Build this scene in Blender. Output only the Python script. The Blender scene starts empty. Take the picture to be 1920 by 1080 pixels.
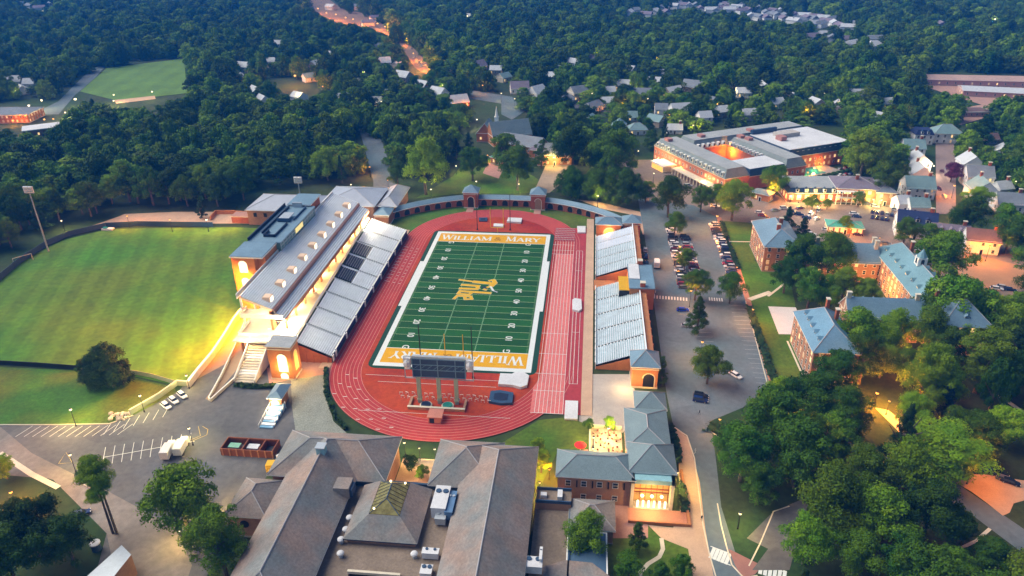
# Evening aerial view over a college football stadium and its town.
import bpy, math, random, zlib
from mathutils import Vector, Matrix
from mathutils.geometry import tessellate_polygon
from math import sin, cos, pi, radians, sqrt, atan2
S = bpy.context.scene
COL = S.collection
rnd = random.Random(7)

# ------------------------------------------------------------------ camera
FOC, PITCH, YAW, ROLL = 1379.4, .4743, -.1077, -.0119
CX, CY, CZ = 41.83, -255.36, 133.36
cy_, sy_, cp_, sp_ = cos(YAW), sin(YAW), cos(PITCH), sin(PITCH)
FW = Vector((sy_*cp_, cy_*cp_, -sp_)); RT = Vector((cy_, -sy_, 0)); UP = RT.cross(FW)
R2 = RT*cos(ROLL) + UP*sin(ROLL); U2 = -RT*sin(ROLL) + UP*cos(ROLL)
def g(px, py, z=0.0):
    """survey point: where the sight line of a photo point meets the level z"""
    d = R2*((px-960)/FOC) + U2*((540-py)/FOC) + FW
    t = (z-CZ)/d.z
    return (CX+d.x*t, CY+d.y*t)
def pj(x, y, z):
    v = Vector((x-CX, y-CY, z-CZ)); w = v.dot(FW)
    return (960+FOC*v.dot(R2)/w, 540-FOC*v.dot(U2)/w, w)
cam = bpy.data.cameras.new('camera'); co = bpy.data.objects.new('camera', cam); COL.objects.link(co)
cam.sensor_width = 36; cam.lens = FOC/1920*36; cam.clip_end = 9000; cam.clip_start = 1
m = Matrix.Identity(4)
for i in range(3):
    m[i][0] = R2[i]; m[i][1] = U2[i]; m[i][2] = -FW[i]; m[i][3] = (CX, CY, CZ)[i]
co.matrix_world = m; S.camera = co

# ------------------------------------------------------------------ materials
MATS = {}
def mat(name, col, rough=.8, var=.18, scale=.25, metal=0., emit=None, es=0., spec=.3, fine=0., hue=None, bump=0., stripe=None, patch=0.):
    if name in MATS: return MATS[name]
    M = bpy.data.materials.new(name); M.use_nodes = True; nt = M.node_tree; n = nt.nodes; l = nt.links
    b = n['Principled BSDF']; b.inputs['Roughness'].default_value = rough; b.inputs['Metallic'].default_value = metal
    b.inputs['Specular IOR Level'].default_value = spec
    c = (*col, 1)
    if var > 0:
        geo = n.new('ShaderNodeNewGeometry')
        nz = n.new('ShaderNodeTexNoise'); nz.inputs['Scale'].default_value = scale; nz.inputs['Detail'].default_value = 5; nz.inputs['Roughness'].default_value = .65
        l.new(geo.outputs['Position'], nz.inputs['Vector'])
        mr = n.new('ShaderNodeMapRange'); mr.inputs[1].default_value = .3; mr.inputs[2].default_value = .7
        mr.inputs[3].default_value = 1-var; mr.inputs[4].default_value = 1+var
        l.new(nz.outputs['Fac'], mr.inputs[0])
        fac = mr.outputs[0]
        if fine:
            n2 = n.new('ShaderNodeTexNoise'); n2.inputs['Scale'].default_value = scale*12; n2.inputs['Detail'].default_value = 3
            l.new(geo.outputs['Position'], n2.inputs['Vector'])
            m2 = n.new('ShaderNodeMapRange'); m2.inputs[1].default_value = .3; m2.inputs[2].default_value = .7
            m2.inputs[3].default_value = 1-fine; m2.inputs[4].default_value = 1+fine
            l.new(n2.outputs['Fac'], m2.inputs[0])
            mm = n.new('ShaderNodeMath'); mm.operation = 'MULTIPLY'; l.new(fac, mm.inputs[0]); l.new(m2.outputs[0], mm.inputs[1]); fac = mm.outputs[0]
        if stripe:   # mowing or rolling bands: (angle, width, strength)
            dt = n.new('ShaderNodeVectorMath'); dt.operation = 'DOT_PRODUCT'; dt.inputs[1].default_value = (cos(stripe[0])*pi/stripe[1], sin(stripe[0])*pi/stripe[1], 0); l.new(geo.outputs['Position'], dt.inputs[0])
            sn = n.new('ShaderNodeMath'); sn.operation = 'SINE'; l.new(dt.outputs['Value'], sn.inputs[0])
            ms = n.new('ShaderNodeMapRange'); ms.inputs[1].default_value = -.35; ms.inputs[2].default_value = .35; ms.inputs[3].default_value = 1-stripe[2]; ms.inputs[4].default_value = 1+stripe[2]; l.new(sn.outputs[0], ms.inputs[0])
            mm = n.new('ShaderNodeMath'); mm.operation = 'MULTIPLY'; l.new(fac, mm.inputs[0]); l.new(ms.outputs[0], mm.inputs[1]); fac = mm.outputs[0]
        if patch:    # repaired patches and stains
            vo_ = n.new('ShaderNodeTexVoronoi'); vo_.inputs['Scale'].default_value = .07; l.new(geo.outputs['Position'], vo_.inputs['Vector'])
            sp = n.new('ShaderNodeSeparateColor'); l.new(vo_.outputs['Color'], sp.inputs[0])
            mp = n.new('ShaderNodeMapRange'); mp.inputs[3].default_value = 1-patch; mp.inputs[4].default_value = 1+patch*.6; l.new(sp.outputs[0], mp.inputs[0])
            mm = n.new('ShaderNodeMath'); mm.operation = 'MULTIPLY'; l.new(fac, mm.inputs[0]); l.new(mp.outputs[0], mm.inputs[1]); fac = mm.outputs[0]
        vm = n.new('ShaderNodeVectorMath'); vm.operation = 'SCALE'; l.new(fac, vm.inputs['Scale'])
        if hue:
            mx = n.new('ShaderNodeMix'); mx.data_type = 'RGBA'; mx.inputs[6].default_value = c; mx.inputs[7].default_value = (*hue, 1)
            n3 = n.new('ShaderNodeTexNoise'); n3.inputs['Scale'].default_value = scale*.6; n3.inputs['Detail'].default_value = 4
            vo = n.new('ShaderNodeVectorMath'); vo.operation = 'ADD'; vo.inputs[1].default_value = (37, 11, 5)
            l.new(geo.outputs['Position'], vo.inputs[0]); l.new(vo.outputs[0], n3.inputs['Vector'])
            m3 = n.new('ShaderNodeMapRange'); m3.inputs[1].default_value = .38; m3.inputs[2].default_value = .62
            l.new(n3.outputs['Fac'], m3.inputs[0]); l.new(m3.outputs[0], mx.inputs[0]); l.new(mx.outputs[2], vm.inputs[0])
        else: vm.inputs[0].default_value = col
        l.new(vm.outputs[0], b.inputs['Base Color'])
    else: b.inputs['Base Color'].default_value = c
    if emit:
        b.inputs['Emission Color'].default_value = (*emit, 1); b.inputs['Emission Strength'].default_value = es
    MATS[name] = M
    return M
brick = mat('brick', (.33, .10, .05), .9, .16, .5, fine=.12)
brickO = mat('orange_brick', (.42, .17, .07), .9, .14, .5, fine=.1)
brickT = mat('tan_brick', (.36, .2, .13), .9, .14, .5, fine=.12)
white = mat('white_paint', (.78, .78, .76), .6, .05, 1)
cream = mat('cream_stone', (.62, .56, .45), .8, .1, .4)
conc = mat('concrete', (.38, .35, .33), .85, .12, .15, fine=.08)
alum = mat('aluminium', (.84, .87, .92), .5, .05, .4)
alumE = mat('weathered_aluminium', (.38, .51, .57), .6, .2, .2, metal=0., fine=.2)
seatblue = mat('navy_seat', (.012, .022, .055), .5, .1, 1)
blueroof = mat('blue_metal_roof', (.15, .25, .34), .5, .12, .12, fine=.08)
grroof = mat('green_slate', (.17, .235, .26), .7, .12, .2, fine=.1)
duskroof = mat('weathered_shingle', (.185, .20, .205), .85, .2, .14, fine=.16, hue=(.28, .205, .175))
dkblue = mat('dark_blue_panel', (.03, .07, .14), .5, .1, .5)
ltroof = mat('pale_standing_seam', (.36, .40, .48), .5, .1, .15, fine=.06)
memb = mat('white_membrane', (.62, .63, .66), .7, .1, .12, fine=.06)
greyroof = mat('grey_flat_roof', (.34, .36, .37), .85, .12, .12, fine=.1)
tarroof = mat('gravel_roof', (.21, .165, .13), .9, .25, .15, fine=.15)
copper = mat('copper_green', (.08, .38, .3), .6, .1, .3)
yellow = mat('gold_paint', (.72, .42, .02), .6, .06, .5)
gold = mat('end_zone_gold', (.66, .33, .002), .8, .08, .4, fine=.06)
dkgold = mat('dark_gold', (.34, .17, .01), .8, .05, .4)
fwhite = mat('line_white', (.64, .68, .68), .8, .04, 1)
turf = mat('turf', (.005, .064, .012), .9, .12, .1, fine=.1)
turfd = mat('turf_dark_surround', (.008, .05, .03), .9, .1, .2, fine=.1)
trackr = mat('red_track', (.44, .045, .035), .85, .15, .06, fine=.12, hue=(.38, .035, .035))
trackp = mat('worn_pink_track', (.62, .155, .145), .85, .1, .08, fine=.1)  # paler and pinker than the rest of the track
infield = mat('red_infield', (.30, .018, .010), .85, .22, .07, fine=.15, hue=(.38, .045, .010))
tanw = mat('tan_walk', (.50, .34, .24), .9, .1, .2, fine=.06)
pinkw = mat('pink_brick_paving', (.40, .22, .18), .9, .1, .3, fine=.1)
asph = mat('asphalt', (.095, .15, .18), .85, .14, .05, fine=.1, hue=(.125, .15, .175), patch=.1)
asphd = mat('dark_asphalt', (.10, .11, .13), .85, .2, .05, fine=.14, hue=(.135, .125, .12), patch=.14)
asphp = mat('pale_asphalt', (.22, .19, .17), .85, .18, .05, fine=.14, patch=.12)
gravel = mat('pale_gravel', (.24, .26, .23), .9, .12, .2, fine=.3)
lawnm = mat('field_grass', (.045, .165, .008), .9, .2, .035, fine=.18, hue=(.10, .165, .008), stripe=(.35, 4.5, .09))
lawn2 = mat('lawn_grass', (.045, .13, .008), .9, .28, .08, fine=.2, hue=(.09, .12, .010))
soil = mat('woodland_floor', (.022, .055, .012), .95, .35, .03, fine=.2, hue=(.04, .055, .018))
sand = mat('white_sand', (.6, .58, .58), .9, .05, .3)
pool = mat('pool_water', (.02, .25, .27), .1, .05, .3, spec=.5)
black = mat('black_metal', (.015, .015, .02), .5, 0)
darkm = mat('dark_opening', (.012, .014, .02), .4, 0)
glassd = mat('dark_glass', (.03, .045, .07), .08, 0, spec=.6)
glassg = mat('green_glass', (.10, .22, .22), .12, .15, .3, spec=.6)
metal = mat('grey_metal', (.42, .47, .52), .45, .08, 1, metal=.3)
postg = mat('pale_green_concrete', (.32, .38, .30), .85, .1, .5)
hedge = mat('hedge_leaf', (.015, .045, .01), .9, .3, .8, fine=.3)
lit = mat('lit_window', (.5, .35, .15), .5, 0, emit=(1, .62, .22), es=.8)
litw = mat('bright_opening', (.8, .7, .5), .5, 0, emit=(1, .86, .6), es=1.1)
lito = mat('orange_glow', (.6, .3, .1), .5, 0, emit=(1, .4, .06), es=.7)
litd = mat('dim_lit_window', (.4, .28, .15), .5, 0, emit=(1, .6, .25), es=.25)
bulbs = {'o': mat('sodium_bulb', (1, .6, .2), .5, 0, emit=(1, .46, .09), es=.9),
         'w': mat('warm_bulb', (1, .9, .6), .5, 0, emit=(1, .82, .45), es=1.6),
         'p': mat('halide_bulb', (1, .9, .8), .5, 0, emit=(1, .88, .66), es=1.6)}
wood = mat('red_brown_fence', (.22, .07, .035), .9, .15, .6)
bark = mat('bark', (.10, .085, .07), .95, .25, 1)
red = mat('red_cloth', (.6, .02, .02), .7, .05, 1)
teal = mat('teal_tarp', (.02, .22, .18), .7, .1, 1)
houseM = {'white': mat('white_siding', (.80, .81, .82), .8, .06, .5), 'tan': mat('tan_siding', (.42, .34, .26), .8, .08, .5),
          'brick': brick, 'pink': mat('pink_siding', (.5, .3, .28), .8, .08, .5), 'cream': cream}
roofM = {'grey': mat('grey_shingle', (.21, .24, .28), .85, .14, .3, fine=.1), 'teal': mat('teal_shingle', (.19, .30, .32), .8, .12, .3, fine=.1),
         'navy': mat('navy_shingle', (.02, .035, .11), .8, .12, .3, fine=.1), 'pale': mat('pale_shingle', (.50, .53, .57), .8, .1, .3, fine=.08),
         'brown': mat('brown_shingle', (.16, .10, .10), .85, .12, .3, fine=.1), 'mauve': mat('mauve_shingle', (.2, .17, .22), .85, .12, .3, fine=.1)}

# ------------------------------------------------------------------ mesh builder
class MB:
    def __init__(s): s.v = []; s.f = []; s.mi = []; s.mats = []; s.M = None
    def mid(s, m):
        if m not in s.mats: s.mats.append(m)
        return s.mats.index(m)
    def add(s, vs, fs, m):
        b = len(s.v); k = s.mid(m)
        for p in vs:
            s.v.append(tuple(s.M @ Vector(p)) if s.M else tuple(p))
        for f in fs: s.f.append([b+i for i in f]); s.mi.append(k)
        return s
    def box(s, x0, x1, y0, y1, z0, z1, m, bottom=True):
        vs = [(x0, y0, z0), (x1, y0, z0), (x1, y1, z0), (x0, y1, z0), (x0, y0, z1), (x1, y0, z1), (x1, y1, z1), (x0, y1, z1)]
        fs = [(4, 5, 6, 7), (0, 1, 5, 4), (1, 2, 6, 5), (2, 3, 7, 6), (3, 0, 4, 7)]
        if bottom: fs.append((3, 2, 1, 0))
        return s.add(vs, fs, m)
    def quad(s, a, b, c, d, m): return s.add([a, b, c, d], [(0, 1, 2, 3)], m)
    def tri(s, a, b, c, m): return s.add([a, b, c], [(0, 1, 2)], m)
    def poly(s, pts, z, m):
        ps = [(p[0], p[1], z) for p in pts]
        t = tessellate_polygon([[Vector(p) for p in ps]])
        ar = sum(pts[i][0]*pts[(i+1) % len(pts)][1]-pts[(i+1) % len(pts)][0]*pts[i][1] for i in range(len(pts)))
        fs = []
        for tr in t:
            a, b, c = [Vector(ps[i]) for i in tr]
            fs.append(tr if (b-a).cross(c-a).z > 0 else tr[::-1])
        return s.add(ps, fs, m)
    def prism(s, pts, z0, z1, m, mtop=None):
        n = len(pts)
        ar = sum(pts[i][0]*pts[(i+1) % n][1]-pts[(i+1) % n][0]*pts[i][1] for i in range(n))
        if ar < 0: pts = pts[::-1]
        s.poly(pts, z1, mtop or m)
        vs = [(p[0], p[1], z0) for p in pts]+[(p[0], p[1], z1) for p in pts]
        return s.add(vs, [(i, (i+1) % n, n+(i+1) % n, n+i) for i in range(n)], m)
    def cyl(s, x, y, z0, z1, r0, m, r1=None, n=8, cap=True):
        r1 = r0 if r1 is None else r1
        vs = [(x+r0*cos(2*pi*i/n), y+r0*sin(2*pi*i/n), z0) for i in range(n)]+[(x+r1*cos(2*pi*i/n), y+r1*sin(2*pi*i/n), z1) for i in range(n)]
        fs = [(i, (i+1) % n, n+(i+1) % n, n+i) for i in range(n)]
        if cap: fs += [tuple(range(n, 2*n)), tuple(range(n-1, -1, -1))]
        return s.add(vs, fs, m)
    def tube(s, p, q, r, m, r1=None, n=6):
        p = Vector(p); q = Vector(q); d = (q-p).normalized(); r1 = r if r1 is None else r1
        a = d.cross(Vector((0, 0, 1)) if abs(d.z) < .9 else Vector((1, 0, 0))).normalized(); b = d.cross(a)
        vs = [p+(a*cos(2*pi*i/n)+b*sin(2*pi*i/n))*r for i in range(n)]+[q+(a*cos(2*pi*i/n)+b*sin(2*pi*i/n))*r1 for i in range(n)]
        return s.add(vs, [(i, n+i, n+(i+1) % n, (i+1) % n) for i in range(n)]+[tuple(range(n)), tuple(range(2*n-1, n-1, -1))], m)
    def ball(s, x, y, z, r, m, n=8, k=5, sz=1):
        vs = [(x, y, z-r*sz)]
        for j in range(1, k):
            a = -pi/2+pi*j/k
            vs += [(x+r*cos(a)*cos(2*pi*i/n), y+r*cos(a)*sin(2*pi*i/n), z+r*sin(a)*sz) for i in range(n)]
        vs.append((x, y, z+r*sz)); fs = [(0, 1+(i+1) % n, 1+i) for i in range(n)]
        for j in range(k-2):
            o = 1+j*n; fs += [(o+i, o+(i+1) % n, o+n+(i+1) % n, o+n+i) for i in range(n)]
        o = 1+(k-2)*n; fs += [(o+i, o+(i+1) % n, len(vs)-1) for i in range(n)]
        return s.add(vs, fs, m)
    def strip(s, pts, w, z, m, closed=False):
        """flat ribbon along pts"""
        n = len(pts); L = []; Rr = []
        for i in range(n):
            a = pts[(i-1) % n] if (closed or i > 0) else pts[i]; b = pts[(i+1) % n] if (closed or i < n-1) else pts[i]
            d = Vector((b[0]-a[0], b[1]-a[1], 0)).normalized(); nn = Vector((-d.y, d.x, 0))*w/2
            L.append((pts[i][0]+nn.x, pts[i][1]+nn.y, z)); Rr.append((pts[i][0]-nn.x, pts[i][1]-nn.y, z))
        k = n if closed else n-1
        return s.add(L+Rr, [(n+i, n+(i+1) % n, (i+1) % n, i) for i in range(k)], m)
    def mesh(s, name, origin=(0, 0, 0)):
        me = bpy.data.meshes.new(name); ox, oy, oz = origin
        me.from_pydata([(a-ox, b-oy, c-oz) for a, b, c in s.v], [], s.f)
        for q in s.mats: me.materials.append(q)
        me.polygons.foreach_set('material_index', s.mi); me.update(); return me
def link(name, me, parent=None, loc=None, rz=0, rot=None):
    o = bpy.data.objects.new(name, me); COL.objects.link(o)
    if parent: o.parent = parent
    if loc: o.location = loc
    if rot: o.rotation_euler = rot
    elif rz: o.rotation_euler = (0, 0, rz)
    return o
def tag(o, label, cat, group=None, kind=None):
    if label: o['label'] = label
    if cat: o['category'] = cat
    if group: o['group'] = group
    if kind: o['kind'] = kind
    return o
def thing(name, label, cat, loc=(0, 0, 0), rz=0, group=None):
    return tag(link(name, None, None, loc, rz), label, cat, group)
def part(name, mb, root, label=None):
    """mb is in world coordinates; root is unrotated"""
    o = link(name, mb.mesh(name, tuple(root.location)), root)
    if label: o['label'] = label
    return o
def lpart(name, mb, root, loc=None, rz=0): return link(name, mb.mesh(name), root, loc, rz)
def structure(name, mb): o = link(name, mb.mesh(name)); o['kind'] = 'structure'; return o
def single(name, mb, label, cat, loc, group=None, rz=0): return tag(link(name, mb.mesh(name), None, loc, rz), label, cat, group)
def copy_tree(o, parent=None):
    c = o.copy(); COL.objects.link(c); c.parent = parent
    for ch in KIDS.get(o.name, ()): copy_tree(ch, c)
    return c
KIDS = {}
def learn(root):
    KIDS[root.name] = [o for o in bpy.data.objects if o.parent == root]
    for k in KIDS[root.name]: learn(k)

# ------------------------------------------------------------------ ground sheets
mb = MB(); mb.poly([(-2500, -500), (2500, -500), (2500, 2600), (-2500, 2600)], 0, soil); structure('ground', mb)
ZL = [.01]
def sheet(name, px, m, z=None, world=False):
    if z is None: ZL[0] += .006; z = ZL[0]
    mb = MB(); mb.poly(px if world else [g(*p) for p in px], z, m); return structure(name, mb)
sheet('practice_lawn', [(-60, 560), (0, 522), (60, 478), (120, 450), (200, 430), (300, 427), (440, 426), (490, 428), (490, 560), (455, 585), (352, 712), (330, 722), (235, 702), (150, 692), (0, 684), (-80, 680)], lawnm)
sheet('lower_lawn', [(-100, 690), (0, 688), (150, 695), (240, 705), (328, 726), (330, 738), (250, 778), (200, 794), (0, 797), (-100, 797)], lawn2)
sheet('parking_lot', [(-120, 797), (0, 797), (205, 795), (250, 779), (332, 736), (352, 714), (455, 588), (520, 600), (560, 700), (560, 800), (520, 870), (470, 930), (430, 1010), (345, 1150), (160, 1150), (200, 1000), (120, 900), (-120, 880)], asphd)
sheet('drive', [(-120, 800), (0, 800), (60, 850), (200, 920), (330, 990), (360, 1060), (330, 1150), (230, 1150), (200, 1000), (100, 900), (0, 870), (-120, 870)], asphp)
sheet('ramp', [(455, 588), (490, 588), (480, 650), (395, 752), (385, 748), (432, 678), (360, 716)], mat('ramp_paving', (.3, .22, .15), .9, .1, .3))
sheet('gravel_apron', [(545, 705), (608, 692), (622, 705), (612, 740), (625, 790), (650, 812), (555, 815), (548, 765)], gravel)
sheet('brick_apron', [(505, 720), (500, 690), (560, 680), (628, 662), (640, 690), (612, 702), (545, 712)], pinkw)
sheet('north_lawn', [(722, 424), (735, 395), (800, 380), (880, 370), (1010, 372), (1060, 378), (1115, 395), (1110, 425), (1060, 430), (900, 420), (760, 435)], lawn2)
sheet('outer_lawn', [(780, 372), (850, 330), (880, 290), (930, 300), (1000, 330), (1040, 360), (940, 364), (870, 362)], lawn2)
sheet('plaza', [(1010, 340), (1000, 362), (1030, 362), (1070, 330), (1065, 303), (1025, 306)], mat('beige_paving', (.36, .27, .2), .9, .12, .2, fine=.08))
sheet('brick_court', [(905, 325), (935, 335), (945, 315), (915, 305)], pinkw)
sheet('access_road', [(672, 240), (715, 262), (742, 345), (752, 372), (700, 372), (700, 340), (683, 275)], asph)
sheet('north_path', [(1085, 375), (1120, 378), (1210, 400), (1235, 440), (1205, 440), (1195, 405), (1130, 392)], tanw)
sheet('south_lawn', [(930, 838), (1010, 788), (1092, 780), (1175, 795), (1115, 842), (1045, 848), (1010, 920), (985, 905)], lawn2)
sheet('concrete_plaza', [(1090, 702), (1188, 702), (1192, 775), (1168, 812), (1128, 806), (1085, 790)], mat('pale_concrete', (.40, .36, .33), .85, .12, .2, fine=.08))
sheet('campus_lawn', [(1345, 412), (1500, 418), (1640, 460), (1830, 560), (1990, 600), (2100, 900), (2100, 1200), (1440, 1200), (1385, 1080), (1350, 970), (1330, 850), (1300, 800), (1390, 760), (1445, 720)], mat('shaded_lawn', (.02, .05, .012), .95, .3, .06, fine=.2, hue=(.035, .045, .015)))  # campus grass, darker green than the other lawns
sheet('dorm_lawn', [(1348, 412), (1415, 412), (1415, 490), (1480, 520), (1490, 565), (1500, 705), (1450, 722)], lawn2)
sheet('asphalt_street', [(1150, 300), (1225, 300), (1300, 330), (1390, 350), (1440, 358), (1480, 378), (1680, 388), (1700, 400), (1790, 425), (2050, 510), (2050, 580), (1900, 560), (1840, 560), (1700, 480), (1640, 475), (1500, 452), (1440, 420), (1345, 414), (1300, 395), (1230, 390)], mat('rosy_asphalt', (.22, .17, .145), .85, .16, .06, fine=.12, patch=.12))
sheet('road', [(1196, 372), (1240, 378), (1300, 385), (1345, 408), (1372, 480), (1400, 565), (1446, 725), (1392, 765), (1332, 790), (1342, 860), (1352, 950), (1378, 1035), (1410, 1150), (1345, 1150), (1318, 985), (1288, 820), (1262, 798), (1250, 740), (1236, 640), (1222, 540), (1208, 440)], asph)
sheet('curved_pavement', [(1262, 800), (1290, 822), (1312, 905), (1322, 990), (1350, 1150), (1180, 1150), (1215, 985), (1262, 990), (1275, 960), (1272, 860), (1256, 820)], tanw)
sheet('east_pavement', [(1343, 408), (1352, 408), (1380, 480), (1408, 565), (1456, 725), (1445, 728), (1398, 565), (1370, 480)], mat('salmon_brick', (.45, .2, .13), .9, .1, .3, fine=.1))
sheet('sand_court', [(1440, 575), (1492, 577), (1510, 628), (1460, 627)], sand)
sheet('garden', [(1150, 1150), (1130, 1010), (1215, 985), (1240, 1010), (1290, 1030), (1312, 1150)], lawn2)
sheet('brick_terrace', [(1075, 955), (1130, 945), (1180, 945), (1215, 985), (1215, 1010), (1130, 1010)], pinkw)
sheet('south_yard', [(1000, 1000), (1080, 1000), (1150, 1150), (990, 1150)], tarroof)
sheet('corner_paving', [(1366, 1030), (1430, 1062), (1415, 1078), (1392, 1085), (1378, 1060)], mat('brick_corner', (.3, .14, .12), .9, .1, .3))
sheet('side_drive', [(1400, 1010), (1450, 960), (1520, 930), (1500, 1000), (1480, 1070), (1410, 1070), (1440, 1030)], asphd)
sheet('campus_path', [(1640, 765), (1665, 770), (1770, 850), (1762, 858), (1690, 815)], tanw)
sheet('campus_drive', [(1590, 830), (1640, 850), (1790, 905), (1930, 1000), (1990, 1060), (1920, 1040), (1800, 950), (1700, 900), (1600, 860)], asph)
sheet('forecourt', [(1792, 906), (1806, 897), (1822, 891), (1845, 890), (1920, 902), (1990, 912), (1960, 940), (1925, 938), (1900, 945), (1893, 962), (1880, 968), (1850, 944), (1820, 922)], tanw)
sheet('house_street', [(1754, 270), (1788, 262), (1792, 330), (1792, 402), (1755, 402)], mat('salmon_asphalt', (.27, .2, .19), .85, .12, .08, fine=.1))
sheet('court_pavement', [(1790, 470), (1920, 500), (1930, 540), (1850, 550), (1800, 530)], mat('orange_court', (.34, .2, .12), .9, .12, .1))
sheet('far_field', [(150, 172), (200, 128), (345, 110), (352, 175), (290, 182), (215, 188)], mat('distant_grass', (.10, .20, .03), .9, .2, .03, fine=.12, stripe=(.2, 9, .05)))
sheet('far_path', [(215, 188), (290, 180), (292, 186), (218, 195)], tanw)
sheet('far_road', [(60, 215), (110, 190), (150, 150), (175, 127), (200, 122), (180, 145), (140, 180), (110, 215)], asph)
sheet('highway', [(540, -20), (590, -20), (640, 15), (700, 30), (725, 50), (765, 80), (812, 128), (800, 140), (778, 128), (745, 75), (700, 55), (640, 48), (590, 25)], mat('lit_highway', (.2, .13, .09), .9, .15, .02))  # orange of the road lamps is put into the surface colour
sheet('close_road', [(850, 165), (900, 172), (960, 182), (990, 205), (960, 225), (940, 215), (940, 195), (880, 185)], asph)
sheet('side_lane', [(1000, 205), (1060, 190), (1150, 200), (1290, 190), (1380, 195), (1380, 200), (1150, 212), (1060, 205)], asphd)
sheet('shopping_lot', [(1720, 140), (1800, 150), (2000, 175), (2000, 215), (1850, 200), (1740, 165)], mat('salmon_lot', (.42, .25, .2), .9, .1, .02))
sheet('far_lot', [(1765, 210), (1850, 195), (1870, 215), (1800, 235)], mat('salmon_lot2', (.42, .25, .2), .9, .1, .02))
sheet('back_walkway', [(100, 448), (200, 415), (235, 402), (330, 398), (470, 398), (470, 420), (300, 420), (200, 424), (120, 446)], tanw)
for px in ([(80, 620), (80, 621)],): pass

# hills are flat here; sky dome stays in the world
# ------------------------------------------------------------------ track and field
def stadium_pts(r, y0=-54.0, y1=47.5, n=40):
    P = [(r, y0), (r, y1)]
    P += [(r*cos(pi*i/n), y1+r*sin(pi*i/n)) for i in range(1, n)]
    P += [(-r, y1), (-r, y0)]
    P += [(-r*cos(pi*i/n), y0-r*sin(pi*i/n)) for i in range(1, n)]
    return P
zz = .30
mb = MB(); mb.poly(stadium_pts(39.9), zz, trackr); structure('running_track', mb)
mb = MB(); mb.poly([(27.6, -78), (37.4, -78), (37.4, 36), (27.6, 36)], zz+.01, trackp)
structure('home_straight', mb)
mb = MB(); mb.poly([(37.42, -78), (42.6, -78), (42.6, 66), (27.6, 66), (27.6, 50), (37.42, 50)], zz+.012, mat('red_runway', (.36, .04, .05), .85, .16, .07, fine=.1)); structure('jump_runway', mb)
mb = MB(); mb.poly([(42.62, -78), (46, -78), (46, 78), (42.62, 78)], zz+.014, tanw); structure('east_walkway', mb)
mb = MB(); mb.poly([(-43.6, -60), (-39.95, -60), (-39.95, 58), (-43.6, 58)], zz-.05, tanw); structure('west_walkway', mb)
mb = MB(); mb.poly(stadium_pts(29.6), zz+.02, infield); structure('infield', mb)
mb = MB()
for k in range(9):
    mb.strip(stadium_pts(29.75+k*1.24), .17, zz+.03, mat('lane_line', (.55, .22, .19), .8, .1, .3), True)
for k in range(1, 9): mb.box(27.6+k*1.2, 27.72+k*1.2, -78, 50, zz+.02, zz+.034, fwhite, False)
for yy in (-78, -66.5, -57, -45, -31.6, 36, 40, 46): mb.box(27.6, 37.4, yy, yy+.15, zz+.02, zz+.04, fwhite, False)
for xx in (38.6, 39.8, 41.2): mb.box(xx, xx+.12, -62, 40, zz+.02, zz+.035, fwhite, False)
for yy in (-62, -30, -10, 20, 40): mb.box(38.6, 41.3, yy, yy+.12, zz+.02, zz+.042, fwhite, False)
for i in range(14):   # staggered exchange marks on the south-west bend and the west straight
    a = pi+.18+i*.07
    for k in (1, 3, 5, 7):
        r = 29.75+(k+.5)*1.24; aa = a+k*.03
        if (i+k) % 3 == 0: mb.strip([(r*cos(aa)-.6, -54+r*sin(aa)), (r*cos(aa)+.6, -54+r*sin(aa))], .25, zz+.045, fwhite)
for i in range(12):
    for k in (1, 3, 5, 6): mb.box(-(29.9+k*1.24)-.9, -(29.9+k*1.24), 2+i*3.1+k*.4, 2.22+i*3.1+k*.4, zz+.03, zz+.045, fwhite, False)
for x0, x1, y, in ((-27, 24, -62.5), (-22, 16, -66), (-24, 22, -81.4)): mb.box(x0, x1, y, y+.12, zz+.03, zz+.045, fwhite, False)
structure('track_marking_lines', mb)
fz = zz+.05
mb = MB(); P = stadium_pts(3, -55.5, 55.5, 8)
mb.poly([(p[0]+(25 if p[0] > 0 else -25), p[1]) for p in P], fz, turfd); structure('field_surround', mb)
mb = MB(); mb.box(-26.2, 26.2, -57, 57, fz-.02, fz+.02, fwhite, False); structure('white_border', mb)
mb = MB()
for i in range(20): mb.box(-24.4, 24.4, -45.72+i*4.572, -45.72+(i+1)*4.572, fz, fz+.04, turf if i % 2 else mat('turf_light', (.008, .088, .015), .9, .12, .1, fine=.1), False)
structure('football_turf', mb)
mb = MB(); mb.box(-24.4, 24.4, 45.75, 54.9, fz, fz+.04, gold, False); mb.box(-24.4, 24.4, -54.9, -45.75, fz, fz+.04, gold, False); structure('end_zones', mb)
mb = MB()
lineg = mat('field_line', (.38, .52, .30), .8, .05, 1)
for i in range(21): mb.box(-24.4, 24.4, -45.72+i*4.572-.07, -45.72+i*4.572+.07, fz+.03, fz+.055, lineg, False)
for i in range(101):
    if i % 5:
        y = -45.72+i*.9144
        for x in (-24.2, -6.4, 5.8, 23.6): mb.box(x, x+.6, y-.05, y+.05, fz+.03, fz+.05, lineg, False)
for x in (-6.1, 6.1): mb.box(x-.09, x+.09, -45.72, 45.72, fz+.03, fz+.06, mat('hash_line', (.16, .34, .2), .8, .05, 1), False)
mb.box(-24.4, 24.4, -45.9, -45.6, fz+.03, fz+.065, fwhite, False); mb.box(-24.4, 24.4, 45.6, 45.9, fz+.03, fz+.065, fwhite, False)
for x0, x1, y0, y1 in ((26.2, 27.4, -16, 28), (-27.6, -26.2, -16, 24)): mb.box(x0, x1, y0, y1, fz-.01, fz+.03, fwhite, False)
structure('yard_line_marking', mb)

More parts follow.
